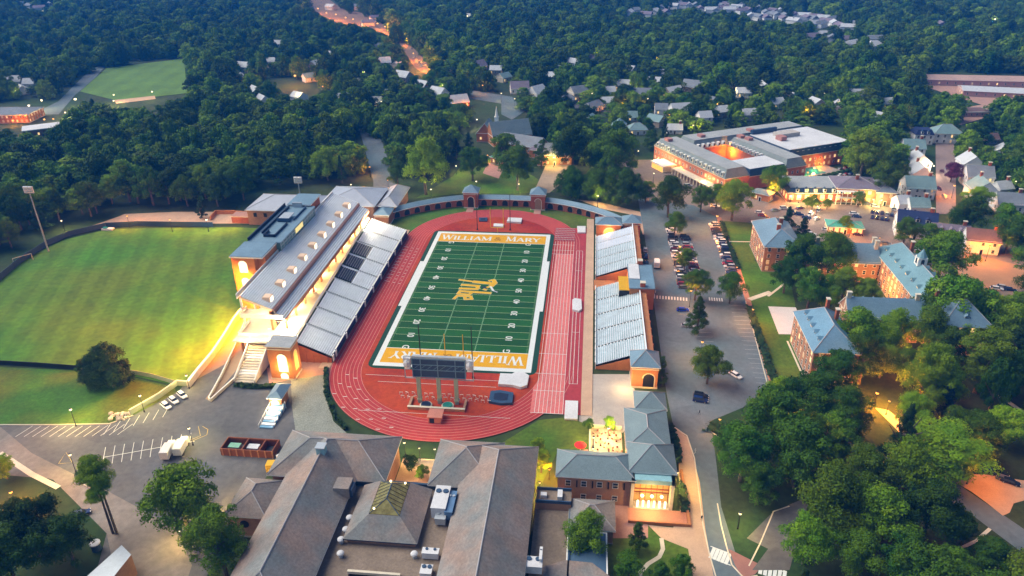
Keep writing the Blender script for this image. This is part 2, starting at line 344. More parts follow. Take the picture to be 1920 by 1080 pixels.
# lettering -------------------------------------------------------------
def stroke(mb, T, a, b, w, z, m):
    a = Vector((*a, 0)); b = Vector((*b, 0)); d = (b-a).normalized(); n = Vector((-d.y, d.x, 0))*w/2
    q = [T(p.x, p.y) for p in (a-n, b-n, b+n, a+n)]
    mb.quad(*[(p[0], p[1], z) for p in q], m)
GL = {  # serif capitals on a unit box: thick, thin strokes and serif centres
 'W': ([(0.06, 1, .3, 0, 1), (.3, 0, .5, .95, 0), (.5, .95, .74, 0, 1), (.74, 0, .95, 1, 0)], [(.06, 1), (.5, 1), (.95, 1)], 1.45),
 'I': ([(.5, 0, .5, 1, 1)], [(.5, 0), (.5, 1)], .5),
 'L': ([(.25, 0, .25, 1, 1), (.25, .04, .9, .04, 0), (.9, 0, .93, .3, 0)], [(.25, 0), (.25, 1)], .8),
 'A': ([(.1, 0, .5, 1, 0), (.5, 1, .9, 0, 1), (.25, .35, .75, .35, 0)], [(.1, 0), (.9, 0)], 1.05),
 'M': ([(.12, 0, .14, 1, 0), (.14, 1, .5, .08, 1), (.5, .08, .86, 1, 0), (.86, 1, .88, 0, 1)], [(.12, 0), (.12, 1), (.88, 0), (.88, 1)], 1.3),
 'R': ([(.22, 0, .22, 1, 1), (.22, .96, .6, .96, 0), (.6, .97, .8, .84, 1), (.8, .84, .8, .64, 1), (.8, .64, .6, .5, 1), (.6, .5, .22, .5, 0), (.5, .5, .9, 0, 1)], [(.22, 0), (.22, 1), (.92, 0)], 1.0),
 'Y': ([(.08, 1, .5, .48, 1), (.92, 1, .5, .48, 0), (.5, .5, .5, 0, 1)], [(.08, 1), (.92, 1), (.5, 0)], 1.0)}
def word(mb, s, x, y, h, rot, z, m, sx=1.0):
    for k, ch in enumerate(s):
        st, se, w = GL[ch]; hh = h*(1.22 if k == 0 else 1.0); ww = w*h*.78*sx
        T = lambda a, b, x=x, ww=ww, hh=hh: ((x+a*ww)*cos(rot)-(y+b*hh)*sin(rot), (x+a*ww)*sin(rot)+(y+b*hh)*cos(rot))
        for j, (a, b, c, d, tk) in enumerate(st):
            p = Vector(T(a, b)); q = Vector(T(c, d)); dd = (q-p).normalized(); n = Vector((-dd.y, dd.x))*(.34 if tk else .17)*h/3.6
            e = [p-n, q-n, q+n, p+n]; zz_ = z+.004*j
            mb.quad(*[(v.x, v.y, zz_) for v in e], m)
        for j, (a, b) in enumerate(se):
            bb = b*.96+.02; e = [T(a-.17/w*1.1, bb-.035), T(a+.17/w*1.1, bb-.035), T(a+.17/w*1.1, bb+.035), T(a-.17/w*1.1, bb+.035)]
            mb.quad(*[(v[0], v[1], z+.03+.004*j) for v in e], m)
        x += ww*1.04
    return x
def flat_text(s, size, x, y, rz, z, m, ext=.012, sx=1.0):
    cu = bpy.data.curves.new('t', 'FONT'); cu.body = s; cu.size = size; cu.align_x = 'CENTER'; cu.align_y = 'CENTER'; cu.extrude = ext; cu.offset = size*.012; cu.resolution_u = 3
    ob = bpy.data.objects.new('t', cu); me = bpy.data.meshes.new_from_object(ob); bpy.data.objects.remove(ob)
    c, s_ = cos(rz), sin(rz)
    vs = [(x+v.co.x*sx*c-v.co.y*s_, y+v.co.x*sx*s_+v.co.y*c, z+v.co.z) for v in me.vertices]; fs = [tuple(p.vertices) for p in me.polygons]
    bpy.data.meshes.remove(me); return vs, fs, m
mb = MB()
for rot in (0, pi):
    z = fz+.06
    word(mb, 'WILLIAM', -23.1, 47.9, 4.3, rot, z, fwhite, 1.03)
    word(mb, 'MARY', 6.4, 47.9, 4.3, rot, z, fwhite, 1.03)
    mb.add(*flat_text('&', 5.5, 2.6*cos(rot), 50*(1 if rot == 0 else -1), rot, z, dkgold))
structure('end_zone_lettering', mb)
mb = MB()
for i, t in enumerate(['G', '10', '20', '30', '40', '50', '40', '30', '20', '10', 'G']):
    y = -45.72+i*9.144
    if t == 'G': y += .9*(1 if i == 0 else -1)
    mb.add(*flat_text(t, 3.4, -18, y, -pi/2, fz+.065, fwhite)); mb.add(*flat_text(t, 3.4, 17, y, pi/2, fz+.065, fwhite))
structure('yard_number_marking', mb)
# gold script wordmark at midfield, read from the west side, with a feather on the first letter
mb = MB()
def LT(u, v): return (-8.2+v*14.5, 9.5-u*19.0)
W1 = [((.06, .97), (.18, 1.03), 3.0), ((.18, 1.03), (.34, .95), 3.4), ((.34, .95), (.42, .84), 2.0), ((.10, .86), (.04, .97), 1.8),
      ((.22, .95), (.17, .45), 3.6), ((.17, .45), (.10, .02), 1.8),
      ((.36, .62), (.33, .14), 2.6), ((.36, .55), (.47, .62), 2.2), ((.50, .60), (.50, .12), 2.6), ((.50, .78), (.52, .84), 2.0),
      ((.66, .98), (.62, .15), 2.6), ((.62, .15), (.74, .12), 2.0), ((.74, .12), (.76, .42), 2.0), ((.76, .42), (.64, .50), 2.0),
      ((.84, .32), (.97, .36), 1.8), ((.97, .36), (.95, .54), 1.8), ((.95, .54), (.84, .48), 1.8), ((.84, .50), (.83, .12), 2.2), ((.83, .12), (.97, .06), 1.9)]
for lay, (mt, ex, dz) in enumerate(((mat('pale_trim', (.5, .5, .3), .8, .05, 1), .7, 0), (mat('logo_gold', (.66, .38, .01), .8, .1, .6), 0, .05))):
    for j, (a, b, w) in enumerate(W1):
        p = Vector(LT(*a)); q = Vector(LT(*b)); d = (q-p).normalized(); n = Vector((-d.y, d.x))*(w+ex)*.27; p = p-d*(w*.12+ex*.3); q = q+d*(w*.12+ex*.3)
        mb.quad(*[(v.x, v.y, fz+.07+dz+.003*j) for v in (p-n, q-n, q+n, p+n)], mt)
for j, (a, b, w, mt) in enumerate((((.36, .93), (.56, 1.05), 1.1, fwhite), ((.56, 1.05), (.62, 1.17), .8, metal), ((.40, .80), (.44, .76), 3.0, seatblue))):
    p = Vector(LT(*a)); q = Vector(LT(*b)); d = (q-p).normalized(); n = Vector((-d.y, d.x))*w*.4
    mb.quad(*[(v.x, v.y, fz+.19+.003*j) for v in (p-n, q-n, q+n, p+n)], mt)
structure('midfield_logo_marking', mb)

# ------------------------------------------------------------------ stadium furniture
def goalpost(x, y, d, label):
    r = thing('goal_post', label, 'goal post', (x, y, fz), 0, 'goal posts')
    mb = MB(); mb.tube((0, 0, 0), (0, 0, 2.2), .16, yellow); mb.tube((0, 0, 2.2), (0, d*1.6, 3.05), .14, yellow); lpart('base', mb, r)
    mb = MB(); mb.box(-3, 3, d*1.6-.1, d*1.6+.1, 2.95, 3.2, yellow); lpart('crossbar', mb, r)
    for s in (-3, 3): mb = MB(); mb.tube((s, d*1.6, 3.2), (s, d*1.6, 12.6), .13, yellow); lpart('upright', mb, r)
goalpost(1.5, 57.9, -1, 'yellow goal post at the far end beside the arcade')
goalpost(1.2, -57.6, 1, 'yellow goal post at the near end in front of the scoreboard')
for i, (x, y, h, s) in enumerate(((-8.3, 60.4, 17.7, 'left of the far goal post'), (7.1, 61.2, 17.7, 'right of the far goal post'), (-8.6, -61.5, 19, 'rising behind the left end of the scoreboard'), (8.0, -61.5, 19, 'rising behind the right end of the scoreboard'))):
    r = thing('net_pole', 'tall thin black net pole '+s, 'pole', (x, y, zz), 0, 'black net poles')
    mb = MB(); mb.tube((0, 0, 0), (0, 0, h), .2, black, .14); lpart('pole', mb, r)
    mb = MB(); mb.cyl(0, 0, 0, .5, .42, black); lpart('base', mb, r)
# scoreboard seen from behind
r = thing('scoreboard', 'large dark blue scoreboard seen from behind on three pale posts', 'scoreboard', (0, -75.6, zz))
for x in (-6.2, -.1, 5.2):
    mb = MB(); mb.box(x-.55, x+.55, -76.1, -75, zz, 9.9, postg); mb.box(x-.7, x+.7, -76.25, -74.85, zz+1.1, zz+1.5, postg); part('post', mb, r)
mb = MB(); mb.box(-7.7, 8.3, -75.9, -74.6, 9.7, 16.2, dkblue)
for k, x in enumerate((-7.7, -5.2, -.1, 5.2, 8.1)): mb.box(x, x+.22, -76.15, -75.9, 9.7, 16.2, mat('steel_blue_frame', (.15, .27, .36), .5, .1, 1))
for z in (9.7, 12.2, 14, 16.0): mb.box(-7.7, 8.3, -76.12, -75.92, z, z+.2, MATS['steel_blue_frame'])
for k in range(8): mb.tube((-7.5+k*2, -76.05, 12.4), (-5.5+k*2, -76.05, 14), .06, MATS['steel_blue_frame'], n=4)
part('panel', mb, r)
mb = MB(); mb.box(-7.7, 8.3, -75.95, -74.5, 16.2, 16.6, metal)
for x in (-10, 10.6): mb.box(x-.12, x+.12, -75.9, -75.7, 9, 16.6, metal)
mb.box(-10, 10.6, -75.9, -75.7, 9, 9.25, metal); mb.box(-10, 10.6, -75.88, -75.72, 16.62, 16.84, metal); part('frame', mb, r)
for x in (-9.1, 9.6):
    o = MB(); o.box(x-1.1, x+1.1, -76.2, -75, 13.6, 16.2, memb); o.ball(x, -75.8, 14.4, 1.2, memb, sz=1.3); o.box(x-.7, x+.9, -76.5, -75.3, 12.6, 14, white); part('speaker_cluster', o, r)
mb = MB(); mb.box(-9.2, 8.2, -79.6, -78.9, zz, 1.2, brickT); mb.box(-9.2, -8.5, -78.9, -74.2, zz, 1.2, brickT); mb.box(7.5, 8.2, -78.9, -74.2, zz, 1.2, brickT); mb.box(-9.25, 8.25, -79.65, -78.85, 1.2, 1.32, cream); part('plinth_wall', mb, r)
o = MB()
for k, (x, y) in enumerate(((-4, -77.4), (2.6, -77.2))):
    o = MB(); o.cyl(x, y, zz, .75, 1.9, cream, n=14); o.cyl(x, y, .75, 1.0, 1.5, seatblue if k == 0 else teal, n=14)
    single('round_mat', o, ('blue' if k == 0 else 'teal green')+' topped round mat between the scoreboard posts', 'mat', (0, 0, 0), 'round mats under the scoreboard')
mb = MB(); mb.box(-1.6, 2.2, -85.6, -81.9, zz, 2.4, mat('pink_stucco', (.45, .16, .13), .9, .1, .5)); mb.box(-1.9, 2.5, -85.9, -81.6, 2.4, 2.6, mat('salmon_roof', (.5, .2, .15), .9, .1, .4)); mb.box(-1.2, .2, -85.63, -85.6, .3, 2, seatblue)
single('equipment_shed', mb, 'small flat pink shed on the track just below the scoreboard', 'shed', (0, 0, 0))
# mats
def pad(label, pts, h, m, m2, cat='mat'):
    r = thing('landing_mat', label, cat, (pts[0][0], pts[0][1], zz), 0, 'landing mats')
    mb = MB(); mb.prism(pts, zz+.02, zz+h, m); part('cushion', mb, r)
    cx = sum(p[0] for p in pts)/len(pts); cy = sum(p[1] for p in pts)/len(pts)
    mb = MB(); mb.prism([(cx+(p[0]-cx)*.6, cy+(p[1]-cy)*.6) for p in pts], zz+h, zz+h+.03, m if m is memb else m2); part('top_cover', mb, r)
P = lambda *a: [g(*p, .8) for p in a]
pad('white covered jumping mat beside the near right corner of the field', P((938, 702), (960, 703), (965, 700), (982, 700), (992, 706), (988, 724), (976, 728), (962, 724), (934, 722)), 1.0, memb, white)
pad('dark navy jumping mat below the white covered mat', P((920, 735), (938, 733), (963, 738), (960, 757), (938, 758), (916, 754)), .9, dkblue, seatblue)
pad('white square mat at the middle of the red runway by the east stand', P((1073, 563), (1078, 560), (1090, 562), (1091, 580), (1085, 584), (1073, 581)), .8, memb, white)
pad('large pale grey mat at the near end of the red runway', P((1060, 751), (1084, 752), (1083, 786), (1058, 785)), .6, memb, metal)
pad('pale mat at the far end of the red runway', P((1082, 424), (1098, 424), (1098, 436), (1083, 436)), .6, memb, white)
pad('white mat behind the far goal post, nearer the right gate tower', P((953, 409), (979, 410), (977, 418), (950, 416)), .9, memb, white)
pad('small white mat in front of the far goal post', P((926, 419), (945, 420), (944, 425), (925, 424)), .6, memb, white)
pad('dark grey mat left of the far goal post', P((898, 408), (914, 408), (913, 414), (898, 414)), .6, dkblue, seatblue)
def hurdle_mesh():
    mb = MB(); mb.box(-.55, .55, -.04, .04, .85, 1.05, white)
    for x in (-.5, .5): mb.box(x-.03, x+.03, -.03, .03, 0, .9, metal); mb.box(x-.03, x+.03, -.03, .6, 0, .06, metal)
    return mb.mesh('hurdle')
hm = hurdle_mesh()
n = 0
for i in range(30):
    x = -12.8+i*.95+rnd.uniform(-.15, .15); yy = -72.2-(i % 2)*1.9+rnd.uniform(-.3, .3)
    if i in (6, 7, 12, 13): continue
    tag(link('hurdle', hm, None, (x, yy, zz+.03), rnd.uniform(-.5, .5)), 'white track hurdle standing in the loose row beside the scoreboard posts', 'hurdle', 'hurdles under the scoreboard')
for j in range(7):
    for i in range(7): tag(link('hurdle', hm, None, (29+i*1.3, 50+j*2.1, zz+.04), 0), 'white track hurdle stored in rows on the far right bend of the track', 'hurdle', 'hurdles stored on the bend')

# ------------------------------------------------------------------ bleachers
def bleacher_block(mb, A, B, C, D, rows, m, m2, u0=0., u1=1., t0=0., t1=1.):
    gap = mat('dark_footboard', (.76, .79, .85), .7, .1, .4) if m is not seatblue else mat('navy_footboard', (.03, .04, .08), .7, .1, .4)
    """A,B front ends (low), C,D back ends (high, C behind B, D behind A)"""
    A, B, C, D = [Vector(p) for p in (A, B, C, D)]
    for k in range(rows):
        a0 = t0+(t1-t0)*k/rows; a1 = t0+(t1-t0)*(k+1)/rows
        f = lambda u, t: (A*(1-u)+B*u)*(1-t)+(D*(1-u)+C*u)*t
        p, q, r_, s_ = f(u0, a0), f(u1, a0), f(u1, a1), f(u0, a1)
        z = r_.z+.0; zs = s_.z
        # tread then riser with a proud bench plank
        mb.quad((p.x, p.y, zs-.16), (q.x, q.y, z-.16), (r_.x, r_.y, z-.16), (s_.x, s_.y, zs-.16), gap)
        mb.quad((p.x, p.y, p.z-.16), (q.x, q.y, q.z-.16), (q.x, q.y, z-.16), (p.x, p.y, zs-.16), m2)
        dx, dy = (r_-q)*.42, (s_-p)*.42
        mb.quad((p.x+dy.x*.3, p.y, zs+.06), (q.x+dx.x*.3, q.y, z+.06), (q.x+dx.x*1.75, q.y, z+.06), (p.x+dy.x*1.75, p.y, zs+.06), m)
        mb.quad((p.x+dy.x*.3, p.y, zs-.12), (q.x+dx.x*.3, q.y, z-.12), (q.x+dx.x*.3, q.y, z+.06), (p.x+dy.x*.3, p.y, zs+.06), m2)
alum2 = mat('shaded_aluminium', (.80, .84, .90), .6, .1, .4)  # near-white tone for risers and bench edges
W = thing('west_grandstand', 'long silver grandstand with two decks and bright lit concourse between them', 'grandstand', (-57, 0, 0))
A, B, C, D = (-39.9, 52, 2.6), (-40.1, -56.5, 2.3), (-52, -56.5, 7.5), (-56.6, 52, 7.9)
us = [0, .12, .235, .35, .455, .56, .665, .775, .885, 1]
for i in range(9):
    u0, u1 = us[i]+(.006 if i else 0), us[i+1]-.006
    blue = i in (2, 3, 4)
    mb = MB()
    if blue:
        bleacher_block(mb, A, B, C, D, 9, alum, alum2, u0, u1, 0, .55); part('seating_section', mb, W)
        mb = MB(); bleacher_block(mb, A, B, C, D, 7, seatblue, cream, u0+.006, u1-.006, .56, .97); part('navy_seating_section', mb, W, 'dark navy chair seats in the upper rows')
        mb = MB(); bleacher_block(mb, A, B, C, D, 9, alum, alum2, u0, u0+.005, .56, .97); part('aisle', mb, W)
    else:
        bleacher_block(mb, A, B, C, D, 17, alum, alum2, u0, u1, 0, .97); part('seating_section', mb, W)
mb = MB()   # aisles
for u in us[1:-1]:
    a = Vector(A)*(1-u)+Vector(B)*u; b = Vector(D)*(1-u)+Vector(C)*u
    mb.quad((a.x, a.y-.6, a.z-.1), (a.x, a.y+.6, a.z-.1), (b.x, b.y+.6, b.z-.1), (b.x, b.y-.6, b.z-.1), metal)
part('stair_aisles', mb, W)
mb = MB(); mb.quad((A[0], A[1], .02), (B[0], B[1], .02), (B[0], B[1], 2.2), (A[0], A[1], 2.4), seatblue)
for (f, b_) in ((B, C), (A, D)): mb.quad((f[0], f[1], 0), (b_[0], b_[1], 0), (b_[0], b_[1], b_[2]-.4), (f[0], f[1], f[2]-.4), brick)
for k in range(5): x = -41.5-k*2.4; mb.box(x-.2, x+.2, -56.75, -56.5, 0, 2.2+k, brick)
part('side_wall', mb, W)
mb = MB()
for k in range(10):
    y0 = 50-k*11.6; y1 = max(-56, y0-10.4)
    mb.box(-39.9, -39.5, y1, y0, 2.3, 3.5, mat('navy_banner', (.02, .045, .13), .7, .1, .5)); mb.box(-39.95, -39.45, y1, y0, 3.5, 3.62, white)
    mb.box(-39.45, -39.2, y1-1.1, y1, 1.2, 3.4, white)
part('front_railing', mb, W)
# concourse slab, brick back wall, columns
mb = MB(); mb.quad((-52, -57.2, 7.55), (-56.7, 52, 7.95), (-73, 52, 7.9), (-73, -57.2, 7.5), cream); mb.quad((-52, -57.2, 7.0), (-73, -57.2, 7.0), (-73, -57.2, 7.55), (-52, -57.2, 7.5), white); part('concourse_slab', mb, W)
mb = MB(); mb.box(-62.4, -61.6, -49.5, 50, 7.6, 14.6, brickO)
for k in range(14): mb.box(-61.6, -61.3, -47+k*7, -45+k*7, 7.9, 10.6, darkm)
part('wall', mb, W)
mb = MB(); mb.box(-72.8, -72.3, -49.5, 50, 0, 7.4, brickO); mb.box(-72.3, -58, -49.6, -49.2, 0, 7.4, brickO); part('ground_wall', mb, W)
for k in range(12):
    y = -48+k*8.8; mb = MB(); mb.box(-57.9, -57.3, y-.3, y+.3, 7.8, 12.2, brickO); part('column', mb, W)
    mb = MB(); mb.box(-72.6, -72, y-.3, y+.3, 7.8, 18.4, white); part('column', mb, W)
mb = MB(); mb.quad((-52.3, -56, 7.8), (-56.8, 51, 8.1), (-56.8, 51, 9.0), (-52.3, -56, 8.7), white); mb.quad((-52.5, -56, 8.7), (-57.0, 51, 9.0), (-57.0, 51, 8.1), (-52.5, -56, 7.8), white); mb.quad((-52.3, -56, 8.7), (-56.8, 51, 9.0), (-57, 51, 9.0), (-52.5, -56, 8.7), white); part('parapet', mb, W)
# upper deck, two tiers
F0, F1, F2, F3 = (-56.6, 50.5, 12.6), (-56.9, -50, 12.2), (-60.3, -50, 14.1), (-60.8, 50.5, 14.6)
mb = MB(); bleacher_block(mb, F0, F1, F2, F3, 5, alum, alum2); mb.box(-56.9, -56.4, -50, 50.5, 11.4, 12.5, brickO); mb.box(-60.8, -56.9, -50.05, 50.5, 11.35, 11.5, cream); part('front_tier', mb, W)
mb = MB(); mb.box(-61, -60.4, -50, 50.5, 13.2, 15.8, pinkw); part('tier_wall', mb, W)
G0, G1, G2, G3 = (-61, 50.5, 15.9), (-61, -50, 15.9), (-71.4, -50, 20.6), (-72.4, 50.5, 20.3)
mb = MB(); bleacher_block(mb, G0, G1, G2, G3, 15, alum, alum2); part('upper_tier', mb, W)
mb = MB(); mb.quad((-61, -50, 15.2), (-61, 50.5, 15.2), (-72.4, 50.5, 19.4), (-71.4, -50, 19.6), cream); mb.quad((-56.9, -50, 11.5), (-61, -50, 13.2), (-61, -50, 15.8), (-56.9, -50, 12.2), cream); mb.quad((-61, -50, 15.2), (-71.4, -50, 19.6), (-71.4, -50, 20.5), (-61, -50, 15.9), cream)
mb.box(-72.6, -72.35, -50, 50.5, 19.3, 21.2, white); part('deck_edge', mb, W)
mat('lit_side', (.7, .5, .36), .7, .05, 1, emit=(1, .6, .3), es=.06)  # portal boxes are no lamps; a weak warm glow is put into their surfaces
for k in range(9):
    y = -45.5+k*11.0
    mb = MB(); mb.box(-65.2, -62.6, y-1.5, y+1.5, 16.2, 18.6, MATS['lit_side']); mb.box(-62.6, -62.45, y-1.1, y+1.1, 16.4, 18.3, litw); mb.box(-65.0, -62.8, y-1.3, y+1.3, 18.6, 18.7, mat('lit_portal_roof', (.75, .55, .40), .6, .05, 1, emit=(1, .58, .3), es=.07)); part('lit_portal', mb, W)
# south end: two open landings and a wide stair
for z, x0, y0 in ((13.0, -72.2, -50.5), (7.6, -72.2, -54)):
    mb = MB(); mb.box(x0, -57.5, y0, -45, z-.4, z, cream); mb.box(x0, -57.5, y0-.15, y0, z-.5, z+1.2, white); mb.box(x0-.15, x0, y0, -45, z-.5, z+1.2, white); part('landing', mb, W)
for x in (-71.8, -68): mb = MB(); mb.box(x-.35, x+.35, -53.8, -53.1, 0, 7.2, brickO); part('column', mb, W)
mb = MB()
for k in range(18): mb.box(-67.8, -61.2, -70+k*.95, -70+(k+1)*.95, 0, .3+k*.4, cream if k not in (3, 4, 9, 10) else white)
for x in (-68.1, -61.2): mb.quad((x, -70, 0), (x, -53, 0), (x, -53, 8.4), (x, -70, 1.2), white); mb.quad((x+.3, -70, 1.2), (x+.3, -53, 8.4), (x+.3, -53, 0), (x+.3, -70, 0), white); mb.quad((x, -70, 1.2), (x+.3, -70, 1.2), (x+.3, -53, 8.4), (x, -53, 8.4), white)
part('stair', mb, W)

def arch_wall(mb, x0, x1, y, z0, z1, openings, m, mo, depth=.6, axis='x'):
    """wall along an axis with arched dark openings set back"""
    pass
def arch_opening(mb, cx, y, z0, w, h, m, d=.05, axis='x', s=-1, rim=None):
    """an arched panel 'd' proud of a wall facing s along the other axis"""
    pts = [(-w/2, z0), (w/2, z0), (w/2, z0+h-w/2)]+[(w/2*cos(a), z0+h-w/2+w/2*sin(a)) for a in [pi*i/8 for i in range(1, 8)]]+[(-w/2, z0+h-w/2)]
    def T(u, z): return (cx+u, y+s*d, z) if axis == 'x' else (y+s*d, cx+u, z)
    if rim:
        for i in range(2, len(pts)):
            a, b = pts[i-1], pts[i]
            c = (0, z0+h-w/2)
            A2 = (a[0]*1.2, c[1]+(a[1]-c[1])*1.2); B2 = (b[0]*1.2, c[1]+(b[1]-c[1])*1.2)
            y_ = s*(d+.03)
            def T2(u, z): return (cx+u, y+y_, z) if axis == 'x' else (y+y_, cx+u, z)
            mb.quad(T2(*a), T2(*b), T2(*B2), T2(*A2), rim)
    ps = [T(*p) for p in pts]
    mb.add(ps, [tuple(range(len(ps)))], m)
def pyramid(mb, x0, x1, y0, y1, z, h, m, ov=.6, rl=0):
    x0 -= ov; x1 += ov; y0 -= ov; y1 += ov; cx = (x0+x1)/2; cy = (y0+y1)/2
    if (x1-x0) > (y1-y0): r = min((y1-y0)/2, (x1-x0)/2); a, b = (x0+r, cy, z+h), (x1-r, cy, z+h)
    else: r = (x1-x0)/2; a, b = (cx, y0+r, z+h), (cx, y1-r, z+h)
    mb.box(x0, x1, y0, y1, z-.25, z, white)
    if (x1-x0) > (y1-y0): fs = [(0, 1, 5, 4), (1, 2, 5), (2, 3, 4, 5), (3, 0, 4)]
    else: fs = [(0, 1, 4), (1, 2, 5, 4), (2, 3, 5), (3, 0, 4, 5)]
    mb.add([(x0, y0, z+.01), (x1, y0, z+.01), (x1, y1, z+.01), (x0, y1, z+.01), a, b], fs, m)
    # ridge and hip caps
    c = [(x0, y0, z), (x1, y0, z), (x1, y1, z), (x0, y1, z)]
    if (x1-x0)*(y1-y0) > 80:
        cap = mat('ridge_cap', (.36, .35, .37), .7, .1, .5); L = (a, b, b, a) if (x1-x0) > (y1-y0) else (a, a, b, b)
        for p_, q_ in zip(c, L): mb.tube((p_[0], p_[1], p_[2]+.06), (q_[0], q_[1], q_[2]+.03), .13, cap, n=4)
        if a != b: mb.tube((a[0], a[1], a[2]+.05), (b[0], b[1], b[2]+.05), .17, cap, n=4)
def tower(label, x0, x1, y0, y1, h, wallm, roofm_, rh, openings, cat='tower', group=None, name='brick_tower'):
    r = thing(name, label, cat, ((x0+x1)/2, (y0+y1)/2, 0), 0, group)
    mb = MB(); mb.box(x0, x1, y0, y1, 0, h, wallm); mb.box(x0-.15, x1+.15, y0-.15, y1+.15, h-1, h-.6, cream); mb.box(x0-.12, x1+.12, y0-.12, y1+.12, 0, .6, cream); part('wall', mb, r)
    mb = MB()
    if rh > 0: pyramid(mb, x0, x1, y0, y1, h+.25, rh, roofm_)
    else: mb.prism([(x0-.4, y0-.4), (x1+.4, y0-.4), (x1+.4, y1+.4), (x0-.4, y1+.4)], h, h+.35, cream, roofm_)
    part('roof', mb, r)
    for (ax, c, s, z0, w, hh, mo) in openings:
        mb = MB(); y = {('x', -1): y0, ('x', 1): y1, ('y', -1): x0, ('y', 1): x1}[(ax, s)]
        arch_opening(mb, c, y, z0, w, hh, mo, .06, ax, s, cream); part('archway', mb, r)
    return r
tower('brick stair tower with lit arches at the near end of the west grandstand', -56.4, -48.8, -67.3, -61, 12.2, brickO, greyroof, 0,
      [('x', -52.0, -1, 3.2, 2.9, 6.4, litw), ('y', -64.2, 1, 2.5, 2.4, 7, lito), ('x', -52.0, -1, .3, 2.4, 2.3, litw)])
r = thing('entrance_kiosk', 'small kiosk with blue hipped roof and lit front below the west stair tower', 'kiosk', (-49, -77, 0))
mb = MB(); mb.box(-51, -47.2, -82.2, -77, 0, 3.6, brickO); part('wall', mb, r)
mb = MB(); pyramid(mb, -51, -47.2, -82.2, -75, 3.8, 1.4, blueroof, .5); part('roof', mb, r)
mb = MB(); arch_opening(mb, -49.1, -82.2, .1, 2.4, 3, litw, .06); part('lit_window', mb, r)
tower('square brick tower with blue pyramid roof at the near end of the east stand', 58, 66, -62, -53.6, 7.8, brickO, blueroof, 3.4,
      [('x', 63.2, -1, .2, 3.4, 5.2, darkm), ('y', -58, 1, .2, 3.2, 5, darkm)])
r = thing('pavilion', 'brick pavilion with blue hipped roof and glowing arch beside the east stand', 'pavilion', (52, 60, 0))
mb = MB(); mb.box(47, 58, 56, 63.5, 0, 6.6, brickO); part('wall', mb, r); mb = MB(); pyramid(mb, 47, 58, 56, 63.5, 6.7, 2.2, blueroof); part('roof', mb, r)
mb = MB(); arch_opening(mb, 53, 56, .2, 5.2, 4.6, lito, .06, rim=cream); part('archway', mb, r)
mb = MB(); mb.box(58.1, 58.9, 55.5, 57.5, 0, 6, darkm); part('gate', mb, r)
tower('brick corner tower with blue pyramid roof where the arcade meets the east stand', 59.2, 66.6, 56, 63.5, 7.6, brick, blueroof, 2.6, [('y', 59.6, 1, .2, 2.8, 4.5, darkm)])

# arcade ---------------------------------------------------------------
def arcade(label, pts, h=3.9, depth=4.4, nper=3.1, roofm_=blueroof):
    r = thing('brick_arcade', label, 'arcade', (pts[0][0], pts[0][1], 0), 0, 'curved brick arcade')
    wall = MB(); roof = MB(); ops = []
    n = len(pts)
    def nrm(i):
        a = pts[max(0, i-1)]; b = pts[min(n-1, i+1)]; d = Vector((b[0]-a[0], b[1]-a[1], 0)).normalized(); return Vector((-d.y, d.x, 0))
    for i in range(n-1):
        p, q = Vector((*pts[i], 0)), Vector((*pts[i+1], 0)); np_, nq = nrm(i)*depth, nrm(i+1)*depth
        up = Vector((0, 0, h)); e = (q-p).normalized(); out = Vector((e.y, -e.x, 0))
        pb, qb = p+np_, q+nq
        wall.quad(p, q, q+up, p+up, brick); wall.quad(qb, pb, pb+up, qb+up, brick)
        if i == 0: wall.quad(pb, p, p+up, pb+up, brick)
        if i == n-2: wall.quad(q, qb, qb+up, q+up, brick)
        L = (q-p).length; k = max(1, int(L/nper)); ang = atan2(e.y, e.x)
        for j in range(k):
            c = p+e*(L*(j+.5)/k)
            wall.M = Matrix.Translation(c)@Matrix.Rotation(ang, 4, 'Z')
            w_ = L/k*.44
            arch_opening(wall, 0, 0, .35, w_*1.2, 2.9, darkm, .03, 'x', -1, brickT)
            wall.M = None
        ri = Vector((0, 0, h+1.5)); o1, o2 = -out*-.5, .5
        P0, Q0 = p+up+out*.5, q+up+out*.5; P1, Q1 = pb+up-out*.5, qb+up-out*.5
        m0 = (p+pb)/2+ri; m1 = (q+qb)/2+ri
        roof.quad(P0, Q0, m1, m0, roofm_); roof.quad(Q1, P1, m0, m1, roofm_)
        roof.quad(P0-Vector((0, 0, .3)), Q0-Vector((0, 0, .3)), Q0, P0, white)
        if i == 0: roof.tri(P1, P0, m0, white)
        if i == n-2: roof.tri(Q0, Q1, m1, white)
    part('wall', wall, r); part('roof', roof, r)
def arcpts(a, b, sag, n=7):
    a = Vector((*a, 0)); b = Vector((*b, 0)); d = b-a; nn = Vector((-d.y, d.x, 0)).normalized()
    return [((a+d*t+nn*sag*4*t*(1-t)).x, (a+d*t+nn*sag*4*t*(1-t)).y) for t in [i/n for i in range(n+1)]]
arcade('west run of the curved brick arcade, left of the left gate tower', arcpts((-51.5, 70.5), (-19.2, 91.2), 2.6))
arcade('straight middle run of the brick arcade between the two gate towers', arcpts((-12.2, 92.4), (14.5, 92.0), .4, 5))
arcade('east run of the curved brick arcade, right of the right gate tower', arcpts((21.6, 90.8), (60, 64.2), 4.2, 9))
tower('left of the two tall arcade gate towers with blue pyramid roof', -19.2, -12.2, 88.6, 95.4, 8.2, brick, blueroof, 3, [('x', -15.6, -1, .3, 3.1, 5.8, darkm), ('x', -15.6, 1, .3, 3.1, 5.8, darkm)], group='arcade gate towers')
